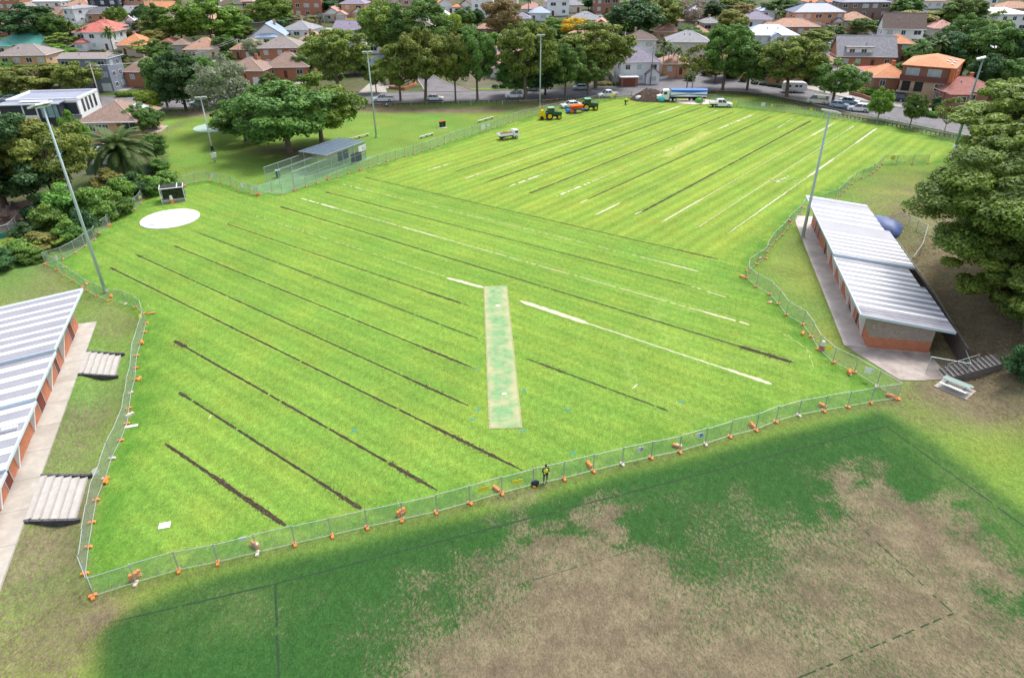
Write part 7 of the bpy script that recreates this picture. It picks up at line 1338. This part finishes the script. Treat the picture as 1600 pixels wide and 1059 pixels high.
big_tree('mid green tree behind the yellow-green topped one at the right', at(1578, 246), 17, 20, 304, 80, 45000, .5, 'gum')
tree('shrubd', 'dark glossy bush at the right edge beside the stairs', 1592, 590, 535, 60); tree('broad', 'young tree low at the right edge under the huge tree', 1598, 520, 430, 60)
# ---------------------------------------------------------------- palms
def frond_mesh(n=34, L=4.2, seed=1, wid=.55, droop=1.0, nleaf=26, name='fronds'):
    rng = random.Random(seed); mb = MB()
    for i in range(n):
        az = i*2.399+rng.uniform(-.2, .2); el = rad(78-88*(i/n)**.8)+rng.uniform(-.08, .08); d = Vector((math.cos(az), math.sin(az), 0)); prev = Vector((0, 0, 0)); pts = [prev]; e = el; k = 9
        for j in range(k): prev = prev+(d*math.cos(e)+Vector((0, 0, math.sin(e))))*L/k; e -= droop*rad(7.5+5*j/k); pts.append(prev)
        mb.tube(pts, [.05*(1-j/(k+1))+.01 for j in range(k+1)], 3, 0, False); sd_ = Vector((-d.y, d.x, 0))
        for j in range(nleaf):
            s = (j+1.5)/(nleaf+1)*k; a = int(min(s, k-.01)); c = pts[a].lerp(pts[a+1], s-a); dr = (pts[a+1]-pts[a]).normalized(); w_ = wid*math.sin(math.pi*min(.96, .12+.86*j/nleaf))**.6
            for q_ in (-1, 1): tip = c+sd_*q_*w_+dr*w_*.6+Vector((0, 0, -.18*w_+rng.uniform(-.08, .08))); mb.add([c-dr*.12, c+dr*.13, tip], [(0, 1, 2)])
    return mb
M_PALM = leaf_mat('leaves_palm', (.11, .19, .05), (.27, .36, .10)); M_PALMY = leaf_mat('leaves_palm_light', (.12, .20, .03), (.3, .36, .06)); M_PT = mat('palm_bark', (.20, .15, .10), .9, .35, 6, bump=1, bscale=14)
def palm(lb, px, py, ty, L, n=30, lt=False, thick=.3, seed=1, tb=None, group=None):
    a_ = at(px, py); h = height_to(a_, ty)-L*(.55 if n > 60 else .3); h = max(1.5, h); t = thing('palm_tree', lb, 'palm tree', a_, seed, group); mb = MB(); mb.tube([(0, 0, 0), (0, 0, h*.5), (0, 0, h)], [thick*1.2, thick, thick*.95], 10); mb.blob((0, 0, h), (thick*1.5, thick*1.5, thick*1.6), 10, 6); mb.build('trunk', tb or M_PT, t, True)
    o = frond_mesh(n, L, seed, .15*L, 1.0, 34).build('fronds', M_PALMY if lt else M_PALM, t); o.location = (0, 0, h); return t
palm('big Canary date palm in front of the brick house with the solar panel', 197, 281, 203, 6.6, 78, False, .45, 3)
palm('tall palm in front of the grey townhouse', 183, 100, 46, 3.6, 26, False, .2, 5); palm('yellow-green palm, left one beside the red-roofed white house', 105, 72, 28, 3.6, 26, True, .18, 6); palm('yellow-green palm, right one beside the red-roofed white house', 119, 74, 34, 3.2, 24, True, .18, 7); palm('darker palm before the bright red roof', 136, 76, 44, 3.0, 24, False, .18, 8)
palm('thin palm at the top centre by the pink metal roof', 826, 30, -4, 2.8, 24, False, .2, 9); palm('slim palm, left of the three before the orange brick house', 1034, 122, 66, 2.8, 22, False, .14, 10, M_BKL); palm('slim palm, middle of the three before the orange brick house', 1042, 120, 72, 2.6, 22, False, .14, 11, M_BKL); palm('slim palm, right of the three before the orange brick house', 1056, 122, 76, 2.6, 22, False, .14, 12, M_BKL)
palm('yellowish palm left of the dark-roofed white house', 976, 84, 36, 2.6, 22, True, .16, 13); palm('dark palm behind the orange tile brick house, left', 1430, 118, 68, 4.2, 30, False, .25, 14); palm('dark palm behind the orange tile brick house, right', 1456, 116, 62, 4.4, 30, False, .25, 15); palm('feathery palm on the slope near the lilac roof', 1213, 48, 18, 2.8, 22, True, .16, 16)
# hedges and low garden shrubs beside the houses, filling the yards between them
def hedge(p, q_, h, lb, kd='shrub'):
    a_, b_ = at(*p), at(*q_); d = b_-a_; n = 26; rng = np.random.default_rng(int(p[0])); cl = np.array([(d.length*(rng.random()-.5), rng.normal()*.25, h*.5+rng.normal()*.08, .7, .6, h*.55) for _ in range(n)])
    me = crown_np('hedge', cl, 5200, .28, int(p[0]), LM[kd]); o = link('hedge', me); o.location = (a_+b_)/2; o.rotation_euler.z = math.atan2(d.y, d.x); tag(o, lb, 'hedge')
hedge((183, 152), (212, 151), 1.3, 'clipped green hedge in front of the red brick corner house', 'bright'); hedge((1176, 131), (1230, 139), .8, 'low dark hedge along the kerb left of the caravan', 'dark'); hedge((930, 134), (963, 133), .7, 'low olive hedge by the brick wall right of the big trees', 'olive'); hedge((770, 138), (830, 139), 1.1, 'dark hedge under the street trees across the road', 'dark'); hedge((1424, 178), (1462, 184), 1.2, 'mixed green hedge along the kerb below the mansard building', 'shrub'); hedge((1490, 186), (1512, 190), 1.1, 'clipped bright hedge in front of the red-brown roof house', 'bright'); hedge((985, 130), (1003, 129), .7, 'small dark hedge behind the white front wall', 'dark'); hedge((1020, 126), (1064, 115), .8, 'hedge behind the long white wall', 'broad'); hedge((8, 150), (30, 150), 1.5, 'green hedge at the left edge by the road', 'shrub')
for (x, b, ty, w_, lb, kd) in [(1444, 172, 160, 16, 'golden flowering shrub in front of the mansard building', 'gold'), (1556, 132, 122, 18, 'golden flowering shrub right of the mansard building', 'gold'), (1460, 176, 150, 24, 'dark garden shrub left of the red-brown roof house', 'shrubd'), (1345, 148, 136, 20, 'bright lime shrub behind the silver sedan', 'shruby'), (1362, 150, 134, 26, 'bright green shrub behind the brick garden wall', 'shrub'), (1508, 186, 158, 22, 'dark shrub by the driveway of the red-brown roof house', 'shrubd'), (1528, 182, 156, 24, 'dark conical shrub right of the driveway', 'shrubd'), (1480, 184, 168, 22, 'green shrub before the red-brown roof house', 'shrub'), (1562, 200, 178, 30, 'green shrub at the right end of the road', 'shrub')]: T(kd, lb, x, b, ty, w_)
frn = random.Random(99); REL = [(-1, 'left of'), (1, 'right of')]; cnt = 0; tries = 0
kinds = ['shrub', 'shrubd', 'broad', 'gum', 'gumg', 'shrubo', 'bright', 'dark', 'shrub', 'olive']
ADJ = dict(shrub='leafy green', shrubd='dark green', broad='mid green', gum='olive-topped', gumg='grey-green', shrubo='olive', bright='bright green', dark='very dark', olive='bronze-olive')
fill = []
while cnt < 230 and tries < 9000:
    tries += 1; x = frn.uniform(-10, 1610); y = frn.uniform(14, 150) if frn.random() < .8 else frn.uniform(4, 60)
    if y > 128 and not (x < 560 or x > 1330): continue
    if 640 < x < 740 and y > 88: continue
    if y > 140: continue
    if 1240 < x < 1400 and 40 < y < 100: continue
    if 470 < x < 610 and 38 < y < 62: continue
    bad = False
    for (hx, hb, hw, st, nk) in HOUSES:
        if abs(x-hx) < hw*.5+4 and hb-st*11-14 < y < hb+10: bad = True; break
    if bad: continue
    if any(abs(x-a) < 11 and abs(y-b) < 7 for a, b in fill): continue
    k_ = frn.choice(kinds); dist = pxm(at(x, y)); hpx = frn.uniform(11, 19)*(1 if 'shrub' in k_ else 1.9)*(dist/4.5)
    near = sorted(HOUSES, key=lambda h: (h[0]-x)**2+(1.6*(h[1]-y))**2)
    # a filler may not rise in front of a house
    if any(abs(x-h[0]) < h[2]*.45 and 0 < y-h[1] < hpx*.8 for h in HOUSES): continue
    lb = None
    sz = 'small' if 'shrub' in k_ else 'medium'
    for h in near[:5]:
        rel = 'behind' if y < h[1]-14 and abs(x-h[0]) < h[2]*.6 else ('left of' if x < h[0] else 'right of')
        for a1 in (ADJ[k_]+' ', 'rounded '+ADJ[k_]+' ', 'low '+ADJ[k_]+' ', 'bushy '+ADJ[k_]+' '):
            c_ = a1+('shrub ' if 'shrub' in k_ else 'tree ')+rel+' the '+h[4]
            if c_ not in USED and len(c_.split()) <= 16: lb = c_; break
        if lb: break
    if not lb: continue
    fill.append((x, y)); T(k_, lb, x, y, y-hpx, hpx*frn.uniform(1.0, 1.5), 'garden trees among the houses'); cnt += 1
# leaf litter under the big right trees
rng = np.random.default_rng(3); nl = 5000; px_ = rng.normal(RO[0]+16, 6, nl)+rng.normal(size=nl); py_ = rng.uniform(52, 100, nl); pz = zt(px_, py_)+.03
s_ = rng.uniform(.06, .16, nl); an = rng.uniform(0, 6.28, nl); V = np.stack([np.stack([px_+s_*np.cos(an+k*1.57), py_+s_*np.sin(an+k*1.57), pz+rng.uniform(0, .04, nl)], -1) for k in range(4)], 1).reshape(-1, 3)
o = link('leaf_litter', mesh_np('leaf_litter', V, np.arange(nl*4).reshape(-1, 4), [mat('dry_leaves', (.30, .19, .10), .9, .5, 9)])); tag(o, 'fallen brown leaves on the bank under the huge tree', 'leaf litter', kind='stuff')
print('THINGS', sum(1 for o in bpy.data.objects if o.parent is None), 'OBJECTS', len(bpy.data.objects), 'panels', n_pan, 'fill', cnt)
dl = [l for l, c in USED.items() if c > 1]; print('SHARED LABELS', len(dl))
